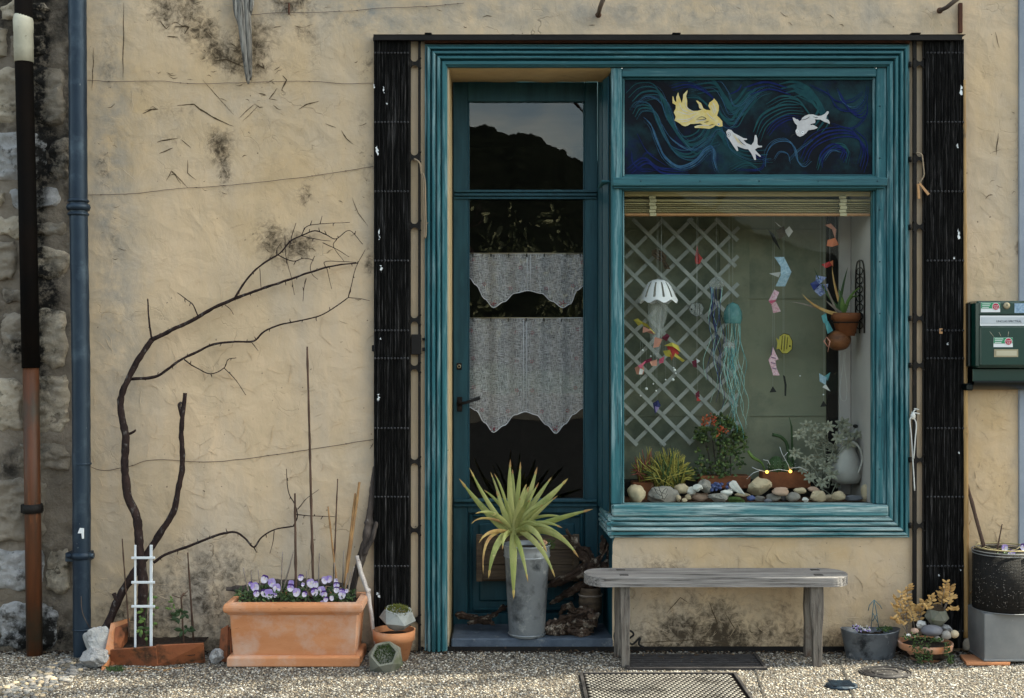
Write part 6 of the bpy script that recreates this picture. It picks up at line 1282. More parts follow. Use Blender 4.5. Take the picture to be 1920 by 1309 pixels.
def sprays(parent, pts, sz, mat, seed, y, n=1): 
    r_ = random.Random(seed)
    for x, y_ in pts:
        m = MB(); p = P(x, y_, y)
        for k in range(n): a = r_.uniform(0, 6.28); d = Vector((math.cos(a), -.3, math.sin(a)*.7))*sz/S*r_.uniform(.7, 1.2); m.leaf(p, p+d*.5+Vector((0, -.003, .003)), p+d, sz/S*.5, n=4, prof=lambda t: math.sin(math.pi*min(max(t, .05), .97))**.8)
        m.build('leaf', mat, parent)
sprays(rsr, [(330, 1155), (340, 1148), (348, 1152), (335, 1160), (350, 1178), (342, 1183), (356, 1180), (338, 1150)], 13, 'green_dark', 3, -.11, 3); sprays(rsr, [(320, 1130), (316, 1140), (325, 1137), (322, 1122)], 7, 'green_bright', 4, -.11, 3)
cl_ = thing('young_climber', 'young climbing shoot with fresh green leaves on the white ladder', 'plant', P(276, 1215, -.19)); m = MB(); m.tube(wob([P(276, 1212, -.18), P(272, 1170, -.18), P(276, 1130, -.18), P(282, 1100, -.18)], .02, .004, 1), .0018, 5); m.build('stem', 'green_mid', cl_)
sprays(cl_, [(264, 1180), (286, 1170), (280, 1150), (270, 1165), (290, 1140), (274, 1195), (284, 1120), (262, 1160), (268, 1147)], 11, 'green_bright', 5, -.185, 2); sprays(cl_, [(262, 1185), (272, 1178), (281, 1190)], 12, 'green_mid', 6, -.185, 2)
m = MB(); m.tube(wob([G(222, 1256), G(260, 1252), G(300, 1258), G(345, 1252)], .02, .004, 2), .003, 6); m.tube(wob([G(240, 1262), G(290, 1256), G(320, 1260)], .02, .004, 5), .002, 6); o = m.build('fallen_twig', 'cane'); tag(o, 'fallen brown twigs on the gravel before the edging tiles', 'twig')
tf = thing('weed_tuft', 'small green weed tuft in the gravel left of the fallen twigs', 'weed', G(215, 1258)); 
m = MB(); r_ = random.Random(2)
for i in range(60): p = G(214+r_.uniform(-12, 16), 1257+r_.uniform(-3, 3)); m.leaf(p, p+Vector((r_.uniform(-.01, .01), 0, .012)), p+Vector((r_.uniform(-.03, .03), r_.uniform(-.02, .02), r_.uniform(.008, .02))), .005, n=3)
m.build('leaves', 'green_mid', tf, kind='stuff')

# ================================================================ PLANTER WITH PANSIES
pl = thing('terracotta_planter', 'long rectangular terracotta trough planter with moulded rim beside the shutter', 'planter', G(550, 1240))
yf_, yb_ = -.275, -.045
zr = P(0, 1131, yf_-.02).z; xa, xb = P(430, 0, yf_).x, P(671, 0, yf_).x
def ring(m, x0, x1, y0, y1, z0, z1, th, bev): # hollow rectangular band
    m.box((x0, y0, z0), (x1, y0+th, z1), bev); m.box((x0, y1-th, z0), (x1, y1, z1), bev); m.box((x0, y0+th*.9, z0+.0005), (x0+th, y1-th*.9, z1-.0005), bev); m.box((x1-th, y0+th*.9, z0+.0005), (x1, y1-th*.9, z1-.0005), bev)
m = MB(); zb_ = .045; tp = .012
v = [(xa+tp, yf_+tp, zb_), (xb-tp, yf_+tp, zb_), (xb-tp, yb_-tp, zb_), (xa+tp, yb_-tp, zb_), (xa, yf_, zr-.05), (xb, yf_, zr-.05), (xb, yb_, zr-.05), (xa, yb_, zr-.05)]
m.add(v, [(0, 1, 5, 4), (1, 2, 6, 5), (2, 3, 7, 6), (3, 0, 4, 7), (3, 2, 1, 0)])
o = m.build('body', 'terracotta', pl); bm_ = o.modifiers.new('bevel', 'BEVEL'); bm_.width = .006; bm_.segments = 2
def rimprof(m, prof):  # closed profile (out, z) swept round the rectangle
    cs = [(xa, yf_, -1, -1), (xb, yf_, 1, -1), (xb, yb_, 1, 1), (xa, yb_, -1, 1)]; v = []; k = len(prof)
    for x, y, sx, sy in cs:
        for o_, z in prof: v.append((x+sx*o_, y+sy*o_, z))
    f = []
    for c_ in range(4):
        for i in range(k): a = c_*k+i; b_ = c_*k+(i+1) % k; d_ = ((c_+1) % 4)*k; f.append((a, d_+i, d_+(i+1) % k, b_))
    m.add(v, f)
m = MB(); pr = [(-.002, zr-.055), (.006, zr-.052), (.008, zr-.046), (.010, zr-.044)]+[(.012+.011*math.cos(R(t)), zr-.024+.020*math.sin(R(t))) for t in (-80, -50, -20, 10, 40, 65, 85)]+[(-.010, zr-.001), (-.012, zr-.006), (-.012, zr-.055)]
rimprof(m, pr); o = m.build('rim', 'terracotta', pl); bm_ = o.modifiers.new('bevel', 'BEVEL'); bm_.width = .004; bm_.segments = 2
m = MB(); rimprof(m, [(-.014, 0.002), (.004, .002), (.009, .006), (.009, .040), (.004, .046), (-.014, .050)]); m.box((xa-.0, yf_, .003), (xb, yb_, .012)); o = m.build('base', 'terracotta', pl); bm_ = o.modifiers.new('bevel', 'BEVEL'); bm_.width = .003; bm_.segments = 2
m = MB(); n1, n2 = 50, 16; v = []; f = []
for i in range(n1+1):
    for j in range(n2+1): x = xa+.01+(xb-xa-.02)*i/n1; y = yf_+.01+(yb_-yf_-.02)*j/n2; v.append((x, y, zr-.022+.008*mn.noise(Vector((x*40, y*40, 0)))))
for i in range(n1):
    for j in range(n2): a = i*(n2+1)+j; f.append((a, a+n2+1, a+n2+2, a+1))
m.add(v, f, True); m.build('soil', 'soil', pl)
pn = thing('pansies', 'purple and white pansies flowering along the long terracotta planter', 'flowers', P(555, 1130, -.15))
r_ = random.Random(8); m1, m2 = MB(), MB()
for i in range(750):
    x = r_.uniform(446, 662); yy = r_.uniform(-.25, -.07); p = P(x, 1130, yy); p.z = zr-.015+r_.random()**1.3*.052*(1-abs((x-550)/125)**3*.5); d = Vector((r_.uniform(-1, 1), r_.uniform(-1, .4), r_.uniform(-.1, 1.2))).normalized()*r_.uniform(.012, .026)
    (m1 if r_.random() < .6 else m2).leaf(p, p+d*.55, p+d, .010, n=3, up=Vector((r_.uniform(-1, 1), -1, 1)).normalized(), prof=lambda t: math.sin(math.pi*min(max(t, .05), .97))**.8)
m1.build('foliage', 'green_dark', pn, kind='stuff'); m2.build('foliage', 'green_mid', pn, kind='stuff')
def pansy(cx, cy, y, sz, upper, seed, tilt=0):
    q = random.Random(seed); m = MB(); c = P(cx, cy, y); s_ = sz/S
    def petal(a, r0, wd, mi, dy):
        m.mi = mi; d = Vector((math.cos(a), 0, math.sin(a))); t = Vector((-d.z, 0, d.x)); n_ = 8; v = [c+Vector((0, dy, 0))]
        for i in range(n_+1):
            th = (i/n_-.5)*2.6; rr_ = r0*(.55+.45*math.cos(th*.8)); v.append(c+d*rr_*math.cos(th)*1.0+t*wd*math.sin(th*1.15)+Vector((0, dy-.003*math.cos(th)+q.uniform(-.001, .001), 0)))
        m.add(v, [(0, i, i+1) for i in range(1, n_+1)], True)
    petal(R(62+tilt), s_*.62, s_*.42, upper, .003); petal(R(118+tilt), s_*.62, s_*.42, upper, .0025); petal(R(8+tilt), s_*.5, s_*.32, 1 if q.random() < .6 else 2, .001); petal(R(172+tilt), s_*.5, s_*.32, 1 if q.random() < .5 else 2, .0008); petal(R(270+tilt), s_*.56, s_*.46, 2, -.0005)
    m.mi = 3; m.rock(c+Vector((0, -.002, -.001)), (s_*.06, .002, s_*.06), 1, 1, 0)
    return m.build('flower', ['petal_violet', 'petal_lilac', 'petal_white', 'petal_yellow'], pn)
for i, (x, y_, s_, u) in enumerate([(496, 1086, 17, 0), (478, 1101, 19, 1), (510, 1093, 18, 1), (519, 1103, 18, 1), (495, 1112, 15, 0), (504, 1114, 20, 1), (481, 1113, 14, 0), (470, 1095, 10, 0), (546, 1094, 13, 1), (545, 1102, 16, 0), (564, 1083, 13, 0), (556, 1111, 17, 1), (571, 1114, 12, 0), (568, 1096, 8, 2), (583, 1094, 18, 1), (592, 1096, 13, 1), (590, 1110, 17, 0), (603, 1108, 18, 1), (608, 1114, 14, 0), (609, 1088, 15, 1), (617, 1086, 14, 1), (631, 1098, 14, 0), (631, 1106, 13, 0), (641, 1110, 14, 0), (641, 1116, 17, 1), (650, 1108, 8, 2), (611, 1124, 11, 0), (604, 1130, 8, 1), (630, 1089, 9, 2), (516, 1116, 10, 1), (622, 1122, 10, 2)]):
    pansy(x, y_, -.262+.06*((1131-y_)/50), s_*.80, u, i, (i*37) % 40-20)
dw = thing('driftwood_bark', 'dark rough bark piece lying across the back of the long planter', 'driftwood', P(520, 1110, -.06)); m = MB()
pp_, rr_ = wob([P(424, 1104, -.06), P(460, 1105, -.06), P(520, 1094, -.06), P(600, 1092, -.06), P(655, 1100, -.06)], .01, .006, 4, [.010, .024, .022, .018, .008]); m.tube(pp_, rr_, 10, flat=.6); m.build('bark', 'old_bark', dw)
# vine trunk behind shutter edge
vt = thing('old_vine_trunk', 'thick gnarled grey vine trunk rising behind the planter at the shutter edge', 'vine', P(660, 1120, -.05)); m = MB()
pp_, rr_ = wob(smooth_path([P(662, 1135, -.06), P(664, 1090, -.06), P(676, 1050, -.05), P(687, 1015, -.045), P(694, 970, -.02), P(700, 910, -.005), P(704, 870, .01)], 5), .01, .006, 2, [(.016, .020, .024, .023, .018, .014, .010)[min(6, i//5)] for i in range(31)]); m.tube(pp_, rr_, 14, flat=.75); m.tube(wob([P(684, 1040, -.075), P(700, 1005, -.06), P(706, 980, -.03)], .01, .004, 3), .010, 8); m.build('trunk', 'old_bark', vt)
m = MB(); pp_, rr_ = wob([G(704, 1236)+Vector((0, 0, .06)), P(697, 1160, -.12), P(690, 1110, -.10), P(677, 1075, -.08), P(669, 1042, -.07)], .014, .003, 6, [.006, .009, .010, .011, .009]); m.tube(pp_, rr_, 9)
m.rock(P(690, 1108, -.10), (.012, .012, .012), 2, 2, .2); o = m.build('peeled_stick', 'white_stick'); tag(o, 'whitish peeled stick standing in the round clay pot by the shutter', 'stick')

# ---- round pot with faceted concrete planters
k_ = K(-.15); c = G(735, 1246)+Vector((0, .09, 0)); c.z = 0
rp = thing('round_clay_pot', 'round terracotta pot at the foot of the left shutter', 'plant pot', c); kk = K(c.y); m = MB()
zt = P(0, 1180, c.y).z; m.lathe([(.062, 0), (.084, zt-.045), (.090, zt-.043), (.093, zt), (.086, zt), (.082, zt-.03)], c, 36, capt=False); m.build('body', 'terracotta', rp); m = MB(); m.lathe([(.001, zt-.02), (.085, zt-.026)], c, 24); m.build('soil', 'soil', rp)
def facet(c, r_, h_, mat, name, label, tilt, mossmat, mr, opening=.75):
    t = thing(name, label, 'planter', c); n = 6; v = []; T = tilt
    rings = [(r_*.45, 0, 0), (r_, h_*.48, .5), (r_*.74, h_, 0), (r_*.62, h_, 0), (r_*.5, h_*.8, 0)]
    for rr_, z, ph in rings:
        for j in range(n): a = (j+ph)/n*6.283; v.append(c+T@Vector((rr_*math.cos(a), rr_*math.sin(a), z)))
    f = [tuple(range(n-1, -1, -1))]
    for i in (0, 1):
        for j in range(n):
            a, b_ = i*n+j, i*n+(j+1) % n; d_, e_ = (i+1)*n+j, (i+1)*n+(j+1) % n
            f += [(a, b_, d_), (b_, e_, d_)] if i == 0 else [(a, b_, e_), (a, e_, d_)]
    for i in (2, 3):
        for j in range(n): a, b_ = i*n+j, i*n+(j+1) % n; f.append((a, b_, b_+n, a+n))
    f.append(tuple(range(4*n, 5*n))); m = MB(); m.add(v, f); m.build('body', mat, t)
    q = random.Random(int(r_*9999)); m = MB()
    for i in range(420):
        a = q.uniform(0, 6.283); rr_ = q.random()**.5*mr; p = c+T@Vector((rr_*math.cos(a), rr_*math.sin(a), h_*.85+.018*(1-(rr_/mr)**2)+.001)); d = (T@Vector((math.cos(a)*.5*rr_/mr+q.uniform(-.4, .4), math.sin(a)*.5*rr_/mr+q.uniform(-.4, .4), 1))).normalized()*q.uniform(.008, .018); m.leaf(p, p+d*.5, p+d, .0045, n=2)
    m.build('moss', mossmat, t, kind='stuff')
facet(Vector((P(744, 0, c.y).x, c.y-.01, P(0, 1176, c.y).z)), .080, .085, 'concrete_grey', 'faceted_planter', 'grey faceted concrete planter with yellow moss sitting on the round clay pot', Matrix.Rotation(R(10), 3, 'X')@Matrix.Rotation(R(6), 3, 'Y')@Matrix.Rotation(.5, 3, 'Z'), 'moss', .052)
c2 = G(722, 1262); facet(Vector((c2.x-.005, c2.y+.105, .010)), .080, .105, 'concrete_moss', 'faceted_planter', 'mossy faceted concrete planter tipped forward on the gravel before the clay pot', Matrix.Rotation(R(52), 3, 'X')@Matrix.Rotation(.2, 3, 'Z'), 'moss_green', .046)

# ================================================================ BUCKET AND YUCCA
yB = .06; cb = Vector((P(988, 0, yB).x, yB, P(0, 1197).z)); zt = P(0, 1020, yB).z-cb.z
bk = thing('zinc_bucket', 'tall galvanised bucket standing on the doorstep', 'bucket', cb); m = MB()
m.lathe([(.078, 0), (.080, .006), (.079, .012), (.0805, .018), (.082, .02), (.100, zt-.06), (.1035, zt-.055), (.102, zt-.048), (.1045, zt-.04), (.103, zt-.03), (.106, zt-.01), (.110, zt-.004), (.110, zt), (.106, zt+.001), (.102, zt-.02)], cb, 48); m.build('body', 'zinc', bk)
m = MB(); m.lathe([(.001, zt-.015), (.104, zt-.022)], cb, 24); m.build('soil', 'soil', bk)
m = MB()
for z in (zt-.052, .012): m.tube([cb+Vector((math.cos(a/24*6.283)*(.0835+.0225*z/zt), math.sin(a/24*6.283)*(.0835+.0225*z/zt), z)) for a in range(25)], .0028, 6)
m.build('bead_ring', 'zinc', bk)
yu = thing('yucca', 'spiky yellow green yucca growing in the tall zinc bucket', 'plant', P(962, 1015, yB))
L_ = [(957, 863, 952, 930, 15), (976, 867, 972, 930, 13), (1007, 877, 990, 940, 16), (1034, 895, 1005, 935, 13), (1064, 898, 1020, 945, 18), (1110, 955, 1030, 975, 15), (1084, 1044, 1040, 975, 15), (1040, 1081, 1015, 1010, 13), (990, 1091, 975, 1010, 12), (963, 1122, 962, 1040, 18), (916, 1083, 925, 1005, 16), (906, 1075, 900, 985, 8), (881, 879, 920, 960, 12), (862, 899, 920, 975, 17), (920, 886, 938, 930, 8), (884, 982, 905, 958, 6), (931, 921, 945, 965, 14), (1010, 905, 985, 950, 10), (1012, 985, 990, 960, 10), (1025, 1035, 998, 968, 16), (898, 1018, 915, 985, 9), (942, 1030, 945, 990, 10), (1060, 1010, 1015, 970, 9), (1045, 930, 1005, 960, 9)]
qy = random.Random(44)
for _ in range(16):
    a_ = R(qy.uniform(8, 172)); ln_ = qy.uniform(55, 110); tx_, ty_ = 965+math.cos(a_)*ln_, 990-math.sin(a_)*ln_+(25 if abs(math.cos(a_)) > .8 else 0); L_.append((tx_, ty_, 965+math.cos(a_)*ln_*.5, 988-math.sin(a_)*ln_*.62-6, qy.uniform(7, 13)))
for i, (tx, ty, mx, my, w_) in enumerate(L_):
    q = random.Random(i); back = ty < 930; dy = (-.02+.03*(i % 4)) if back else (-.17-.02*(i % 3) if ty > 1000 else -.06-.04*(i % 3)); bx = 963+(tx-963)*.06+q.uniform(-4, 4); by = 985+q.uniform(-6, 22) if back else 995+q.uniform(-6, 10)
    m = MB(); base = P(bx, by, yB-.01); mid = P(mx, my, yB+dy*(1.0 if ty > 1000 else .7)); tip = P(tx, ty, yB+dy); m.leaf(base, mid, tip, w_*.86/S, n=14, fold=.22, prof=lambda t: (.6+.4*min(1, t*4))*(1-t**2.6)**.9)
    lf = m.build('leaf', 'yucca' if i not in (11, 15, 20) else 'yucca_dry', yu)
    m = MB(); a_ = base*(.12**2)+mid*2*.88*.12+tip*.88**2; m.leaf(a_, (a_+tip)/2, tip+(tip-a_)*.12, w_*.36/S, n=3); m.build('dry_tip', 'yucca_dry', lf)
m = MB(); m.tube([P(963, 1035, yB), P(963, 990, yB)], [.02, .014], 10); m.build('stem', 'old_bark', yu)
m = MB(); m.rock(P(1020, 1018, yB-.02), (.022, .02, .012), 4, 3, .2, 3); o = m.build('clay_shard', 'terracotta'); tag(o, 'broken terracotta shard on the soil of the zinc bucket', 'shard')
m = MB(); r_ = random.Random(4)
for i in range(90): p = P(1032+r_.uniform(-8, 8), 1020+r_.uniform(-6, 10), yB-.03); m.leaf(p, p+Vector((0, -.004, .006)), p+Vector((r_.uniform(-.012, .012), -.006, r_.uniform(-.006, .014))), .005, n=2)
o = m.build('bucket_moss', 'moss_green', kind='stuff'); tag(o, 'green moss at the right lip of the zinc bucket', 'moss')
# ---- wooden boxes and driftwood in the doorway
bx = thing('wooden_crate', 'old dark wooden crate behind the zinc bucket in the doorway', 'crate', P(990, 1088, .2)); y0 = .205
for i in range(3):
    m = MB(); m.box(P(897, 1004+i*28, y0), P(1079, 1030+i*28, y0+.02), .003); m.build('plank', 'old_board', bx)
for x in (893, 1074): m = MB(); m.box(P(x, 1002, y0-.012), P(x+12, 1090, y0-.0005), .003); m.build('corner_batten', 'old_board', bx)
m = MB(); m.box(P(900, 1090, y0+.021), P(1076, 1004, y0+.07), .003); m.build('box_body', 'old_board', bx)
def drift(label, segs, loc, mat='driftwood', name='driftwood', knots=()):
    o = thing(name, label, 'driftwood', loc)
    for k, (pts, r_) in enumerate(segs):
        P3 = smooth_path([P(*p) for p in pts], 5); n = len(P3); rad = [r_[min(len(r_)-1, int(i/(n-1)*(len(r_)-1)))]*(1-(i/(n-1)*(len(r_)-1)) % 1)+r_[min(len(r_)-1, int(i/(n-1)*(len(r_)-1))+1)]*((i/(n-1)*(len(r_)-1)) % 1) for i in range(n)]
        pp_, rr_ = wob(P3, .009, .006, k+3, rad); rr_ = [a*(1+.75*mn.noise(p*55)) for a, p in zip(rr_, pp_)]; m = MB(); m.tube(pp_, rr_, 12, flat=.8)
        for q in range(5):
            an = q*1.26; st_ = [p+Vector((math.cos(an+i_*.12), math.sin(an+i_*.12)*.7-.3, math.sin(an*1.7+i_*.12)))*a*.72+mn.noise_vector(p*60+Vector((q*5, 0, 0)))*.006 for i_, (p, a) in enumerate(zip(pp_, rr_))]; m.tube(st_, [a*.34*(1+.5*mn.noise(p*90)) for a, p in zip(rr_, st_)], 6); m.build('root', mat, o)
    for k, (x, y_, yy, w_, h_) in enumerate(knots): m = MB(); m.rock(P(x, y_, yy), (w_/S, w_*.7/S, h_/S), k+5, 4, .34, freq=2.6); m.build('knot', mat, o)
drift('large forked driftwood root leaning in the doorway corner', [([(1062, 992, .15), (1078, 1018, .14), (1098, 1040, .13), (1112, 1065, .12), (1118, 1095, .12)], [.006, .016, .026, .032, .03]), ([(1112, 1060, .12), (1128, 1042, .11), (1133, 1022, .11), (1128, 1006, .12)], [.022, .014, .018, .008]), ([(1118, 1085, .12), (1138, 1055, .12), (1142, 1030, .12)], [.022, .02, .012]), ([(1030, 1098, .16), (1060, 1085, .14), (1092, 1072, .13), (1112, 1070, .12)], [.014, .024, .028, .03]), ([(1032, 1132, .16), (1055, 1118, .15), (1085, 1100, .14), (1110, 1090, .13)], [.01, .016, .02, .02])], P(1100, 1150, .12))
drift('coiled knotty driftwood lump on the doorstep right of the bucket', [([(1028, 1182, .07), (1045, 1168, .06), (1068, 1160, .06), (1095, 1158, .06), (1118, 1155, .07)], [.016, .022, .022, .022, .012]), ([(1036, 1188, .06), (1062, 1178, .05), (1090, 1180, .05), (1116, 1166, .06)], [.012, .016, .02, .014]), ([(1050, 1150, .08), (1055, 1140, .07), (1068, 1136, .07), (1076, 1148, .07), (1092, 1142, .07), (1098, 1136, .08)], [.012, .014, .014, .012, .014, .008]), ([(1070, 1170, .05), (1092, 1166, .04), (1112, 1172, .05)], [.016, .02, .012])], P(1072, 1192, .06), knots=[(1044, 1178, .07, 22, 15), (1100, 1160, .08, 22, 19), (1076, 1170, .08, 26, 20), (1088, 1184, .06, 20, 10)])
drift('low driftwood branch on the doorstep left of the bucket', [([(856, 1152, .16), (880, 1156, .15), (910, 1160, .14), (948, 1138, .14)], [.01, .016, .018, .012]), ([(880, 1168, .14), (905, 1164, .13), (925, 1170, .13)], [.01, .016, .01])], P(900, 1180, .14))
op = thing('old_leather_pot', 'worn brown pot with a strap under the bench end in the doorway', 'pot', P(1107, 1150, .14)); cp_ = P(1107, 1150, .14); m = MB(); m.lathe([(.05, 0), (.055, .06), (.048, .10), (.05, .105), (.046, .12), (.04, .12)], cp_, 20); m.build('body', 'old_board', op); m = MB(); m.tube([cp_+Vector((math.cos(a/16*6.283)*.054, math.sin(a/16*6.283)*.054, .085)) for a in range(17)], .006, 6, flat=.4); m.build('strap', 'cane_grey', op)

# ================================================================ BENCH
bn = thing('wooden_bench', 'weathered grey plank bench with rounded ends below the window', 'bench', P(1350, 1240, -.15)); yF_, yR_ = -.265, -.035
zt_ = P(0, 1083, yF_).z; th = (1101-1083)*K(yF_)
xl, xr = P(1098, 0, yF_).x, P(1601, 0, yF_).x; m = MB(); pts = []
R_ = (yR_-yF_)/2; cyy = (yF_+yR_)/2
for t in range(90, 271, 12): pts.append((xl+R_*.75+R_*.75*math.cos(R(t)), cyy+R_*math.sin(R(t))))
for t in range(-90, 91, 12): pts.append((xr-R_*.75+R_*.75*math.cos(R(t)), cyy+R_*math.sin(R(t))))
n = len(pts); v = [(x, y, zt_-th) for x, y in pts]+[(x, y, zt_-.003) for x, y in pts]+[(x*1+(0), cyy+(y-cyy)*.985, zt_) for x, y in pts]
m.add(v, [tuple(range(n-1, -1, -1)), tuple(range(2*n, 3*n))]+[(i, (i+1) % n, n+(i+1) % n, n+i) for i in range(n)]+[(n+i, n+(i+1) % n, 2*n+(i+1) % n, 2*n+i) for i in range(n)]); m.build('seat_plank', 'bench_wood', bn)
m = MB()
for x, y in ((1170, 1079), (1164, 1071.5), (1535, 1078), (1528, 1071)):
    yy = yF_+.055 if y > 1075 else yR_-.05; p = P(x, y, yy); m.box((p.x-.019, yy-.012, zt_-.001), (p.x+.019, yy+.012, zt_+.0025), .001)
m.build('tenons', 'grate_iron', bn)
def leg(x0, y0, x1, y1, w0, w1, ya, yb, mat='bench_leg'):
    m = MB(); a = P(x0, y0, ya); a.z = zt_-th+.001; b_ = G(x1, y1) if yb is None else P(x1, y1, yb); b_.z = 0.001
    if yb is None: pass
    v = []; mid = [(0, w0), (.35, w0), (.55, (w0+w1)/2*.92), (1, w1)]
    for t, w_ in mid:
        p = a.lerp(b_, t); hw = w_/S/2; 
        for sx, sy in ((-1, -1), (1, -1), (1, 1), (-1, 1)): v.append((p.x+sx*hw, p.y+sy*.017, p.z))
    f = [(3, 2, 1, 0), (12, 13, 14, 15)]
    for i in range(3):
        for j in range(4): f.append((i*4+j, i*4+(j+1) % 4, i*4+4+(j+1) % 4, i*4+4+j))
    m.add(v, f); o = m.build('leg', mat, bn); q = o.modifiers.new('bevel', 'BEVEL'); q.width = .002
leg(1171, 1101, 1173, 1250, 18, 15, yF_+.035, None); leg(1530, 1101, 1532, 1249, 24, 15, yF_+.035, None); leg(1162, 1101, 1158, 1232, 17, 13, yR_-.05, -.10); leg(1520, 1101, 1514, 1230, 22, 13, yR_-.05, -.09)
m = MB(); m.tube(smooth_path([P(1155, 1208, -.04), P(1152, 1190, -.05), P(1160, 1180, -.05), P(1180, 1182, -.05), P(1188, 1190, -.05), P(1178, 1200, -.05), P(1186, 1208, -.05), P(1200, 1196, -.05), P(1198, 1208, -.05), P(1208, 1214, -.05)]), .0045, 8); o = m.build('black_cable', 'cable_black'); tag(o, 'coiled black cable on the ground behind the left bench leg', 'cable')

# ================================================================ RIGHT SIDE POTS
ct = G(1641, 1241)+Vector((0, .075, 0)); ct.z = 0; kk = K(ct.y); zt = P(0, 1180, ct.y).z
tb = thing('oval_zinc_tub', 'oval galvanised tub planter on the gravel right of the bench', 'tub', ct); m = MB(); n = 48; v = []; f = []
prof = [(.104, 0), (.105, .006), (.128, zt-.006), (.131, zt), (.126, zt), (.122, zt-.03)]
for r_, z in prof:
    for j in range(n):
        a = 2*math.pi*j/n; pinch = 1-.10*math.exp(-(math.cos(a)/.28)**2); v.append(ct+Vector((r_*math.cos(a), r_*.56*math.sin(a)*pinch, z+(.006*math.cos(2*a) if z > .05 else 0))))
for i in range(len(prof)-1):
    for j in range(n): f.append((i*n+j, i*n+(j+1) % n, (i+1)*n+(j+1) % n, (i+1)*n+j))
f.append(tuple(range((len(prof)-1)*n, len(prof)*n))); m.add(v, f, True); m.build('body', 'zinc_dark', tb)
m = MB()
for i in range(40): m.rock(ct+Vector((rnd.uniform(-.10, .09), rnd.uniform(-.05, .05), zt-.022)), (.010, .008, .006), i, 1, .3)
m.build('gravel_fill', 'soil', tb, kind='stuff')
wp = thing('withered_plants', 'small withered white and green plants in the oval zinc tub', 'plant', ct+Vector((-.05, 0, zt-.02))); leafball(wp, [(1605, 1177, 8, 4), (1618, 1180, 12, 4)], 80, .012, ['pebble_white', 'green_dark', 'petal_lilac'], 3, ct.y, .03); leafball(wp, [(1660, 1180, 14, 4)], 60, .012, ['green_mid', 'moss_green'], 4, ct.y, .03)
m = MB(); 
for pl_ in ([(1633, 1180), (1637, 1140), (1639, 1125)], [(1648, 1180), (1643, 1145), (1639, 1125)], [(1639, 1125), (1630, 1135), (1628, 1145)], [(1639, 1125), (1650, 1135), (1654, 1142)], [(1636, 1165), (1645, 1150)], [(1646, 1168), (1637, 1150)]): m.tube([P(x, y_, ct.y) for x, y_ in pl_], .0018, 5)
o = m.build('blue_wire_support', 'cord_blue'); tag(o, 'blue grey wire plant support standing in the oval tub', 'plant support')
cw = G(1748, 1246)+Vector((0, .09, 0)); cw.z = 0; zt = P(0, 1203, cw.y).z
bo = thing('terracotta_bowl', 'wide terracotta bowl filled with pebbles and trailing plants by the right shutter', 'plant pot', cw); m = MB()
m.lathe([(.062, 0), (.072, .02), (.085, .036), (.088, .040), (.094, .058), (.098, .062), (.108, zt-.03), (.112, zt-.028), (.117, zt-.004), (.116, zt), (.108, zt), (.104, zt-.02)], cw, 44, capt=True); m.build('body', 'terracotta', bo); m = MB(); m.rock(cw+Vector((0, 0, zt-.03)), (.100, .100, .045), 3, 3, .12); m.build('soil', 'soil', bo)
ps = [(1747, 1182, 40, 21, 'pebble_slate', 'large flat slate grey pebble on top of the terracotta bowl'), (1729, 1171, 22, 15, 'pebble_white', 'angular whitish stone behind the slate pebble'), (1774, 1191, 19, 17, 'pebble_grey', 'round grey pebble right of the slate pebble'), (1790, 1189, 16, 15, 'pebble_cream', 'round cream pebble at the right rim of the bowl'), (1715, 1183, 15, 11, 'pebble_pink', 'small pinkish pebble at the left of the bowl'), (1772, 1178, 26, 16, 'stone_grey', 'rough grey stone under the small concrete planter'), (1703, 1192, 9, 8, 'pebble_white', 'tiny white pebble at the left rim of the bowl'), (1757, 1196, 12, 8, 'pebble_grey', 'tiny grey pebble before the slate pebble'), (1765, 1200, 8, 6, 'pebble_white', 'tiny white pebble below the round grey pebble')]
for i, (x, y_, w_, h_, mt, l_) in enumerate(ps): yy = cw.y-.05+(.05 if y_ < 1180 else -.015 if y_ > 1188 else 0); kq = K(yy); m = MB(); m.rock(P(x, y_, yy), (w_*kq*.5, w_*kq*.42, h_*kq*.5), i+20, 3, .06 if 'angular' not in l_ and 'rough' not in l_ else .2, 3 if 'angular' in l_ or 'rough' in l_ else 0); o = m.build('pebble', mt); tag(o, l_, 'stone', 'pebbles on the terracotta bowl')
tv = thing('trailing_plant', 'small leaved green plant trailing over the terracotta bowl rim', 'plant', cw+Vector((-.05, -.1, zt)))
leafball(tv, [(1710, 1195, 16, 7), (1718, 1215, 10, 14), (1735, 1210, 9, 18), (1742, 1232, 7, 14), (1725, 1235, 9, 12), (1776, 1218, 6, 14), (1782, 1236, 6, 8), (1755, 1200, 12, 4)], 420, .011, ['green_dark', 'green_mid', 'moss_green'], 6, cw.y-.115, .012)
fc = P(1755, 1172, cw.y-.01); 
facet(fc, .052, .072, 'concrete_moss', 'small_concrete_planter', 'small grey faceted concrete planter on the stones of the bowl', Matrix.Rotation(.35, 3, 'Z')@Matrix.Rotation(R(8), 3, 'X'), 'old_board', .026)
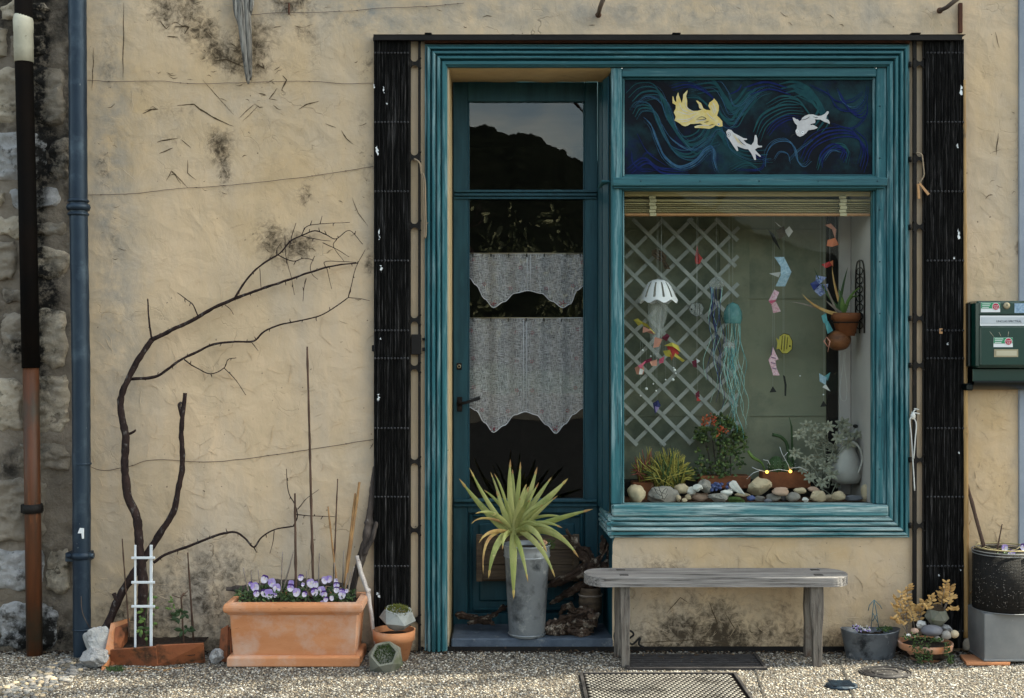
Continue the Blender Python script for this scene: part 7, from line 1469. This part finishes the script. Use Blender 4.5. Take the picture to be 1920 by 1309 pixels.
def dryplant(label, stems_, y, seed):
    t = thing('dried_plant', label, 'dried plant', P(*stems_[0][0], y), 'dried golden leafed plants'); r_ = random.Random(seed); ms = MB(); ml = MB()
    for st_ in stems_:
        sp = smooth_path([P(x, y_, y+r_.uniform(-.02, .02)) for x, y_ in st_], 6); ms.tube(sp, [.002*(1-.6*i/len(sp)) for i in range(len(sp))], 5)
        for p in sp[5:]:
            for s_ in (-1, 1):
                if r_.random() < .25: continue
                d = Vector((s_*r_.uniform(.5, 1), r_.uniform(-.7, .2), r_.uniform(.1, .8))).normalized()*r_.uniform(.017, .030); ml.leaf(p, p+d*.5+Vector((0, 0, -.002)), p+d, .011, n=4, up=Vector((r_.uniform(-.5, .5), -1, r_.uniform(-.3, .6))).normalized(), prof=lambda t: math.sin(math.pi*min(max(t, .05), .97))**.8)
    ms.build('stems', 'cane_grey', t); ml.build('leaves', 'dry_leaf', t, kind='stuff')
dryplant('dried golden plant rising behind the tub and bowl', [[(1702, 1195), (1700, 1160), (1701, 1120), (1702, 1098)], [(1702, 1190), (1694, 1155), (1686, 1130), (1680, 1122)], [(1702, 1188), (1690, 1170), (1680, 1162), (1674, 1160)], [(1716, 1185), (1712, 1160), (1706, 1140), (1698, 1118)], [(1718, 1185), (1724, 1160), (1730, 1140), (1733, 1128)], [(1702, 1170), (1712, 1150), (1718, 1135)], [(1702, 1175), (1688, 1150), (1676, 1136)], [(1701, 1165), (1696, 1140), (1690, 1112)]], cw.y+.03, 1)
dryplant('dried golden plant growing from the small concrete planter', [[(1764, 1148), (1766, 1130), (1770, 1110), (1774, 1092)], [(1768, 1148), (1778, 1128), (1788, 1118)], [(1755, 1148), (1748, 1130), (1746, 1118)], [(1768, 1150), (1782, 1142), (1792, 1144)], [(1748, 1150), (1740, 1140), (1736, 1134)], [(1770, 1140), (1780, 1116), (1782, 1100)], [(1766, 1135), (1764, 1115), (1768, 1100)]], cw.y-.01, 2)
# mesh cylinder on zinc box on tile
slab('clay_floor_tile', [G(1799, 1233)+Vector((0, 0, .002)), G(1812, 1249)+Vector((0, 0, .002)), G(1893, 1249)+Vector((0, 0, .002)), G(1900, 1233)+Vector((0, 0, .002))], (0, 0, .012), 'terracotta', 'flat terracotta tile under the grey zinc box', 'tile')
zy0, zy1 = -.235, -.03; xz0, xz1 = P(1846, 0, zy0).x, P(1846, 0, zy0).x+.30; zbx = thing('zinc_box', 'square grey zinc box standing on a clay tile at the right edge', 'box', (xz0+.15, -.13, .014)); zt = P(0, 1151, zy0).z
m = MB(); m.box((xz0, zy0, .015), (xz1, zy1, zt), .003); m.build('body', 'zinc_grey', zbx); m = MB(); m.box((xz0-.004, zy0-.004, .0148), (xz1+.004, zy1+.004, .024), .002); m.build('base_rim', 'zinc_grey', zbx)
mc = thing('mesh_planter', 'black wire mesh cylinder planter filled with soil on the zinc box', 'planter', (xz0+.125, -.135, zt)); cm = Vector((xz0+.125, -.135, zt+.001)); h_ = P(0, 1040, cm.y-.12).z-zt
m = MB(); m.lathe([(.130, 0), (.128, h_-.004), (.001, h_-.012)], cm, 40, capb=True); m.build('soil_core', 'mesh_black', mc)
m = MB()
for i in range(34): a = i/34*6.283; m.tube([cm+Vector((math.cos(a)*.1325, math.sin(a)*.1325, 0)), cm+Vector((math.cos(a)*.1315, math.sin(a)*.1315, h_))], .0007, 4)
for i in range(20): z = h_*i/19; m.tube([cm+Vector((math.cos(a/32*6.283)*.1325, math.sin(a/32*6.283)*.1325, z)) for a in range(33)], .0007, 4)
m.build('wire_mesh', 'black_plain', mc, kind='stuff')
m = MB()
for z, r_ in ((0.002, .134), (h_, .134), (h_-.012, .133)):
    m = MB(); m.tube([cm+Vector((math.cos(a/40*6.283)*r_, math.sin(a/40*6.283)*r_, z)) for a in range(41)], .0022, 6); m.build('rim_wire', 'zinc_grey', mc)
m = MB(); r_ = random.Random(5)
for i in range(260):
    a = r_.uniform(3.2, 6.2); z = h_*r_.uniform(.1, .85); p = cm+Vector((math.cos(a)*.1295, math.sin(a)*.1295, z)); m.rock(p, (r_.uniform(.001, .003), .001, r_.uniform(.001, .0025)), i, 1, .2)
m.build('chips', 'pebble_grey', mc, kind='stuff')
m = MB(); m.tube([cm+Vector((math.cos(a/40*6.283)*.118, math.sin(a/40*6.283)*.118, h_+.012)) for a in range(41)], .003, 6); m.tube([cm+Vector((-.10+.2*i/8, .02*math.sin(i), h_+.006+.006*math.sin(i*2))) for i in range(9)], .002, 5); o = m.build('willow_hoop', 'blind'); tag(o, 'pale willow hoop laid on top of the mesh planter', 'hoop')
pv = thing('violet_flowers', 'few pale violet pansies growing in the mesh planter', 'flowers', cm+Vector((0, 0, h_))); old = pn; pn = pv
for i, (x, y_, s_, u) in enumerate([(1884, 1028, 12, 1), (1894, 1036, 10, 0), (1899, 1037, 9, 1), (1919, 1026, 12, 0)]): pansy(x, y_, cm.y-.06, s_, u, i+50)
pn = old; leafball(pv, [(1890, 1040, 20, 4)], 50, .014, ['green_dark', 'green_mid'], 8, cm.y-.04, .03)

# ================================================================ POSTBOX
pbx = thing('green_postbox', 'dark green metal letterbox with stickers on the wall at the right edge', 'letterbox', P(1875, 690, -.06)); yfb = -.13
def fx(px): return P(px, 0, yfb).x
def fz(py): return P(0, py, yfb).z
m = MB(); m.box((fx(1831), yfb, fz(690)), (fx(1831)+.30, -.012, fz(564)), .010); m.build('body', 'postbox', pbx)
m = MB(); m.box((P(1814, 0, -.06).x, -.075, fz(689)), (fx(1831)-.001, -.004, fz(566)), .006); m.build('side_housing', 'postbox_dark', pbx)
m = MB(); m.box((fx(1836), yfb-.010, fz(686)), (fx(1831)+.29, yfb+.002, fz(612)), .008); m.build('door', 'postbox', pbx)
m = MB(); m.box((fx(1836), yfb-.006, fz(590)), (fx(1831)+.29, yfb+.002, fz(567)), .005); m.build('top_flap', 'postbox', pbx)
m = MB(); zc = fz(733); v = []; 
n = 12; x0, x1 = fx(1831), fx(1831)+.30
pr = [(-.004, fz(690)), (-.004, fz(732))]+[(-.004-.10*math.sin(R(t)), fz(716)-(.038)*math.cos(R(t))) for t in range(0, 100, 12)]+[(-.098, fz(716))]+[(-.010-.088*math.sin(R(t)), fz(716)-.030*math.cos(R(t))) for t in range(90, -1, -15)]+[(-.010, fz(690))]
m.add([(x0, y, z) for y, z in pr]+[(x1, y, z) for y, z in pr], [(i, i+1, len(pr)+i+1, len(pr)+i) for i in range(len(pr)-1)], True); m.box((x0-.03, -.10, fz(733)), (x0-.001, -.01, fz(720)), .006); m.build('newspaper_holder', 'postbox_dark', pbx)
m = MB(); m.box((x0+.001, -.085, fz(716)), (x1, -.075, fz(692)), .002); m.build('holder_front', 'postbox', pbx)
yS = yfb-.0102
def flat(x0_, y0_, x1_, y1_, y, mat, name, rot=0, parent=pbx):
    m = MB(); a = P(x0_, y0_, yfb); b_ = P(x1_, y1_, yfb); m.box((a.x, y-.0008, a.z), (b_.x, y, b_.z)); return m.build(name, mat, parent)
flat(1837, 592, 1925, 611, yfb-.003, 'sticker_white', 'name_frame'); nf = flat(1839, 595, 1925, 607, yfb-.0042, 'chrome_label', 'name_plate')
def text(s_, px, py, hpx, y, mat, parent, sx=1.0, align='LEFT'):
    cu = bpy.data.curves.new('lettering', 'FONT'); cu.body = s_; cu.size = hpx/S*1.35; cu.extrude = .0002; cu.align_x = align
    o = bpy.data.objects.new('lettering', cu); C.objects.link(o); dg = bpy.context.evaluated_depsgraph_get(); me = bpy.data.meshes.new_from_object(o.evaluated_get(dg)); bpy.data.objects.remove(o)
    me.materials.clear(); me.materials.append(M(mat)); ob = bpy.data.objects.new('lettering', me); C.objects.link(ob); base = Vector((0, 0, 0)); q = parent
    while q is not None: base += q.location; q = q.parent
    ob.parent = parent; ob.location = P(px, py, yfb)-base; ob.location.y = y-base.y; ob.rotation_euler = (R(90), 0, 0); ob.scale = (sx, 1, 1); return ob
text('UNCLAS SPECTRAL', 1867, 604.5, 4.0, yfb-.0054, 'ink', nf, 1.0)
def sticker(x0_, y0_, w_, h_, y, sl):
    s_ = flat(x0_, y0_, x0_+w_, y0_+h_, y, 'sticker_white', 'sticker'); flat(x0_+.3, y0_+.3, x0_+w_-.3, y0_+h_*.62, y-.0010, 'sticker_green', 'band', parent=s_)
    m = MB(); c_ = P(x0_+w_*.77, y0_+h_*.42, yfb); rr_ = w_*.165/S
    m.add([(c_.x+math.cos(t/20*6.283)*rr_*1.15, y-.0020, c_.z+math.sin(t/20*6.283)*rr_*1.15) for t in range(20)], [tuple(range(20))]); m.build('badge_ring', 'sticker_white', s_)
    m = MB(); m.add([(c_.x+math.cos(t/20*6.283)*rr_, y-.0024, c_.z+math.sin(t/20*6.283)*rr_) for t in range(20)], [tuple(range(20))]); m.build('badge', 'sticker_red', s_)
    text('STOP', x0_+w_*.77, y0_+h_*.42, 2.6, y-.0028, 'sticker_white', s_, 1, 'CENTER'); text('PUB', x0_+w_*.77, y0_+h_*.64, 2.6, y-.0028, 'sticker_white', s_, 1, 'CENTER')
    for k in range(3): flat(x0_+2, y0_+2+k*h_*.19, x0_+w_*(.5-.05*k), y0_+3.2+k*h_*.19, y-.0022, 'sticker_white', 'print_line', parent=s_)
sticker(1838, 567.5, 36, 18, yfb-.0065, 0); sticker(1861, 633, 36, 18, yfb-.0105, 0)
flat(1901, 569, 1925, 587, yfb-.0065, 'sticker_blue', 'sticker')
m = MB(); p = P(1886, 573.5, yfb); m.lathe([(.0145, 0), (.0145, .004), (.012, .006), (.004, .006)], (p.x, yfb-.006, p.z), 20, tilt=Matrix.Rotation(R(90), 3, 'X'), capt=True); lk = m.build('lock', 'brass', pbx); m = MB(); m.box((p.x-.0015, yfb-.0128, p.z-.002), (p.x+.0015, yfb-.0118, p.z+.007)); m.build('keyhole', 'ink', lk)
flat(1862, 655, 1907, 669.5, yfb-.0112, 'brass', 'plate_frame'); flat(1866, 657.5, 1904, 667, yfb-.0124, 'beige_plate', 'plate')
m = MB()
for a, b_ in (((1856, 622), (1863, 631)), ((1873, 623), (1877, 631)), ((1891, 622), (1890, 631))): m.tube([P(*a, yS), P(*b_, yS)], .0008, 4)
m.build('scratches', 'beige_plate', pbx)

# ================================================================ GROUND IRONWORK
gr = thing('slotted_drain_grate', 'dark slotted iron drain grate in the pavement under the bench', 'drain grate', G(1295, 1242)); y0, y1 = gB.y, gA.y; gx0, gx1 = gA.x, gB.x
y0, y1 = min(gA.y, gB.y), max(gA.y, gB.y); free.append((gx0, gx1, y0, y1))
m = MB(); m.box((gx0, y0, .0008), (gx1, y1, .0016)); m.build('pit', 'dark_hole', gr)
n = 8
for i in range(n): yy = y0+(y1-y0)*(i+.5)/n; m = MB(); m.box((gx0, yy-.0035, .0017), (gx1, yy+.0035, .009), .001); m.build('bar', 'grate_iron', gr)
m = MB(); m.box((gx0-.012, y0-.012, .001), (gx0, y1+.0, .011)); m.box((gx1, y0-.012, .001), (gx1+.012, y1, .011)); m.box((gx0, y0-.012, .001), (gx1, y0, .011)); m.build('frame', 'grate_iron', gr)
pg = thing('perforated_plate', 'rusty perforated metal grating set in the pavement before the bench', 'drain grate', G(1245, 1290)); ya = G(0, 1267).y; xa_, xb_ = G(1093, 1267).x, G(1374, 1267).x; yb2 = ya-.52; free.append((xa_-.02, xb_+.02, yb2, ya+.015))
m = MB(); m.box((xa_, yb2, .001), (xb_, ya, .005)); m.build('plate', 'dark_hole', pg)
m = MB(); m.box((xa_-.014, yb2, .001), (xa_-.001, ya+.012, .012), .001); m.box((xb_+.001, yb2, .001), (xb_+.014, ya+.012, .012), .001); m.box((xa_-.001, ya+.001, .001), (xb_+.001, ya+.012, .012), .001); m.build('frame', 'grate_iron', pg)
m = MB(); mh = MB(); sx_, sy_ = .0222, .0210; j = 0; y = ya-.014
while y > yb2+.01:
    x = xa_+.012+(sx_/2 if j % 2 else 0)
    while x < xb_-.010:
        mh.lathe([(.0100, .0052), (.0001, .0053)], (x, y-.0088, 0), 8, sy=.55, capb=False); m.lathe([(.0090, .005), (.0078, .0078), (.004, .0090), (.0002, .0093)], (x, y+.003, 0), 8, sy=.66, capb=False); x += sx_
    y -= sy_; j += 1
m.build('studs', 'plate_iron', pg, kind='stuff'); mh.build('holes', 'dark_hole', pg, kind='stuff')
cv = thing('round_manhole_cover', 'round ringed iron manhole cover half hidden by gravel before the tub', 'manhole cover', G(1662, 1262)); cc_ = G(1660, 1262); cc_.z = 0; rr_ = .105
m = MB(); m.lathe([(rr_, .0), (rr_, .0030), (.001, .0032)], cc_, 48, sy=.9); m.build('disc', 'grate_iron', cv)
for q in (rr_, rr_*.88, rr_*.5): m = MB(); m.tube([cc_+Vector((math.cos(a/48*6.283)*q, math.sin(a/48*6.283)*q*.9, .0045)) for a in range(49)], .0025, 6); m.build('ring', 'grate_iron', cv)
c3 = G(1578, 1288); c3.z = 0; dc = thing('drain_cap', 'small oval dark blue metal drain cap in the gravel', 'drain cap', c3); m = MB(); m.lathe([(.064, 0), (.062, .010), (.045, .014), (.001, .013)], c3, 32, sy=.85); m.build('disc', 'cap_blue', dc)
m = MB()
for i in range(7): m.box((c3.x-.045, c3.y-.040+i*.013, .012), (c3.x+.045, c3.y-.036+i*.013, .0165))
m.build('ribs', 'cap_blue', dc)
m = MB()
def joint(a, b_, w_=.006):
    A, B = G(*a), G(*b_); d = (B-A); d.z = 0; d.normalize(); nn = Vector((-d.y, d.x, 0))*w_/2; m.add([A-nn+Vector((0, 0, .0052)), A+nn+Vector((0, 0, .0052)), B+nn+Vector((0, 0, .0052)), B-nn+Vector((0, 0, .0052))], [(0, 1, 2, 3)])
joint((1407, 1224), (1432, 1308)); joint((1575, 1240), (1600, 1308)); joint((1060, 1245), (1093, 1262)); joint((1575, 1240), (1745, 1242)); o = m.build('pavement_joint', 'tarmac_joint'); o['kind'] = 'structure'
# pebble border at far left
pbk = thing('pebble_border', 'strip of rounded river pebbles set in the pavement at the lower left', 'pebble border', G(90, 1270)); base = []
for k in range(6): m = MB(); m.rock((0, 0, 0), (1, .75, .55), k+40, 2, .12); m.v = [tuple(v_) for v_ in m.v]; me_o = m.build('pebble', ['stone_grey', 'pebble_cream', 'stone_pale', 'pebble_grey', 'stone_warm', 'pebble_grey'][k], None); base.append(me_o.data); bpy.data.objects.remove(me_o)
r_ = random.Random(21); placed = []; tries = 0
A, B = G(150, 1240), G(-20, 1330); d = (B-A); d.z = 0; ln = d.length; d.normalize(); nn = Vector((-d.y, d.x, 0))
while len(placed) < 230 and tries < 9000:
    tries += 1; t = r_.uniform(0, ln); s_ = r_.uniform(-.5, .5)*(.15+.10*t/ln); p = A+d*t+nn*s_; rad = r_.uniform(.008, .019)
    if p.y > -.03 or p.y < -1.0: continue
    if any((p-q).length < (rad+r2)*.72 for q, r2 in placed): continue
    placed.append((p.copy(), rad)); o = bpy.data.objects.new('pebble', r_.choice(base)); C.objects.link(o); o.parent = pbk; o.location = Vector((p.x, p.y, rad*.25))-pbk.location; o.scale = (rad*r_.uniform(.9, 1.25), rad, rad*.85); o.rotation_euler = (0, 0, r_.uniform(0, 6.28))
grit()
# ---- litter at the wall foot
m = MB(); r_ = random.Random(77)
for i in range(340):
    x = r_.uniform(XL-.5, XR); y = -abs(r_.gauss(0, .09))-.012; 
    if door_x0 < x < 0.2 and r_.random() < .6: continue
    a = r_.uniform(0, 6.28); L_ = r_.uniform(.008, .026); d = Vector((math.cos(a), math.sin(a), 0))*L_; p = Vector((x, y, .006)); m.leaf(p, p+d*.5+Vector((0, 0, .006)), p+d+Vector((0, 0, r_.uniform(0, .005))), L_*.45, n=3, up=Vector((0, 0, 1)))
o = m.build('leaf_litter', 'dead_leaf', kind='stuff'); tag(o, 'small brown dead leaves scattered along the foot of the wall', 'dead leaves')
m = MB()
for i in range(500):
    x = r_.uniform(XL-.5, XR); y = -abs(r_.gauss(0, .03))-.008; m.rock((x, y, .004), (r_.uniform(.003, .009), r_.uniform(.003, .008), r_.uniform(.002, .006)), i, 1, .3)
o = m.build('dirt_crumbs', 'soil', kind='stuff'); tag(o, 'dark crumbs of earth gathered at the foot of the wall', 'earth')
# ---- unseen tree added outside the frame so its shade dapples the pavement
ot = thing('dapple_tree', 'unseen leafy tree added beyond the right edge to dapple the pavement', 'tree', (5.2, .9, 0)); m = MB(); r_ = random.Random(31)
m.tube([(5.2, .9, 0), (5.1, .8, 2.5), (4.8, .5, 4.6), (4.4, .1, 6.2)], [.16, .13, .10, .04], 8); m.tube([(4.9, .6, 4.2), (5.6, .2, 5.6), (6.2, 0, 7.2)], [.07, .05, .02], 6); m.tube([(4.8, .5, 4.7), (3.6, -.2, 5.8), (2.9, -.3, 6.2)], [.06, .04, .015], 6); m.build('trunk', 'bark', ot)
m = MB()
for cx, cy_, cz, rx, ry, rz, n_ in ((3.9, -.15, 6.2, 1.5, .7, 1.1, 1500), (5.9, -.1, 6.9, 1.2, .6, 1.0, 520), (4.9, 0, 8.0, 1.4, .7, .9, 700)):
    for i in range(n_):
        q = Vector((r_.gauss(0, .5), r_.gauss(0, .5), r_.gauss(0, .5))); p = Vector((cx+q.x*rx, cy_+q.y*ry, cz+q.z*rz))
        if mn.noise(p*1.8) < -.12: continue
        d = Vector((r_.uniform(-1, 1), r_.uniform(-1, 1), r_.uniform(-1, .5))).normalized()*r_.uniform(.07, .13); m.leaf(p, p+d*.5, p+d, .06, n=2)
m.build('crown', 'green_dark', ot, kind='stuff')

# ================================================================ ACROSS THE STREET (seen in the door glass)
def ridge():
    m = MB(); v = []; f = []; n = 700
    for i in range(n+1):
        x = -150+300*i/n; z = 28-x*.38*(1 if x > -6 else -.1)+mn.fractal(Vector((x*.05, 0, 0)), 1, 2, 5)*.6
        z = max(z, 9)+.5*mn.noise(Vector((x*.35, 5, 0)))+.7*abs(mn.noise(Vector((x*3.1, 5, 0)))); v += [(x, -150, max(4, z)), (x, -120, max(2, z*.55)), (x, -70, -.2)]
    for i in range(n):
        for j in range(2): a = i*3+j; f.append((a, a+3, a+4, a+1))
    m.add(v, f, True); o = m.build('hill', 'hill'); o['kind'] = 'structure'
ridge()
hs = thing('far_house', 'house with red tiled roof across the street seen in the door glass', 'house', (-6, -32, 0)); m = MB(); m.box((-11, -38, 0), (-2.5, -32, 4.0)); m.build('wall', 'house_far', hs); m = MB(); m.add([(-11.5, -31.6, 3.9), (-2, -31.6, 3.9), (-2, -35, 6), (-11.5, -35, 6), (-11.5, -38.4, 3.9), (-2, -38.4, 3.9)], [(0, 1, 2, 3), (3, 2, 5, 4)]); rf = m.build('roof', 'roof_tile', hs)
def street_tree(label, x, y, h_, seed, n=5, mat='bark'):
    t = thing('bare_tree', label, 'tree', (x, y, 0), 'bare trees across the street'); r_ = random.Random(seed); mt = MB(); m = MB()
    def grow(p, d, L_, rad, lv):
        pts = [p]; q = p; dd_ = d.copy()
        for i in range(4): dd_ = (dd_+Vector((r_.uniform(-.22, .22), r_.uniform(-.22, .22), r_.uniform(-.05, .15)))).normalized(); q = q+dd_*L_/4; pts.append(q)
        (mt if lv == 0 else m).tube(pts, [rad*(1-.12*i) for i in range(5)], 6 if lv < 2 else 4)
        if lv < n:
            for k in range(3 if lv < 2 else 2): a = r_.uniform(.35, .95); ax_ = Vector((r_.uniform(-1, 1), r_.uniform(-1, 1), .1)).normalized(); nd = (dd_+ax_*a).normalized(); grow(pts[r_.choice([2, 3, 4])], nd, L_*.68, rad*.5, lv+1)
    grow(Vector((x, y, 0)), Vector((0, 0, 1)), h_*.34, h_*.009, 0); mt.build('trunk', mat, t); m.build('crown', mat, t)
street_tree('bare tree across the street, nearest the house', 3.5, -32, 19, 5, 7); street_tree('bare tree across the street, left one', -4.5, -42, 15, 8, 6)
hd = thing('street_hedge', 'sunlit leafy hedge across the street seen in the door glass', 'hedge', (-1, -26, 0)); r_ = random.Random(3); m = MB()
for i in range(2600):
    x = r_.uniform(-4.5, 4.5); z = r_.uniform(1.8, 5.2)*(1-.35*abs(mn.noise(Vector((x, 0, 0))))); p = Vector((x, -24+r_.uniform(-.5, .5), z))
    if mn.noise(p*1.1) < .02: continue
    d = Vector((r_.uniform(-1, 1), r_.uniform(-1, 1), r_.uniform(-1, 1))).normalized()*.16; m.leaf(p, p+d*.5, p+d, .10, n=2)
m.build('leaves', 'hedge', hd, kind='stuff'); m = MB(); m.tube([(-1.5, -24.2, 0), (-1.2, -24.2, 3), (-1, -24.2, 4.5)], [.2, .14, .05], 8); m.build('trunk', 'bark', hd)
m = MB(); m.box((-20, -18.4, 0), (20, -18, .5)); o = m.build('low_street_wall', 'house_far'); tag(o, 'low pale wall along the far side of the street', 'wall')
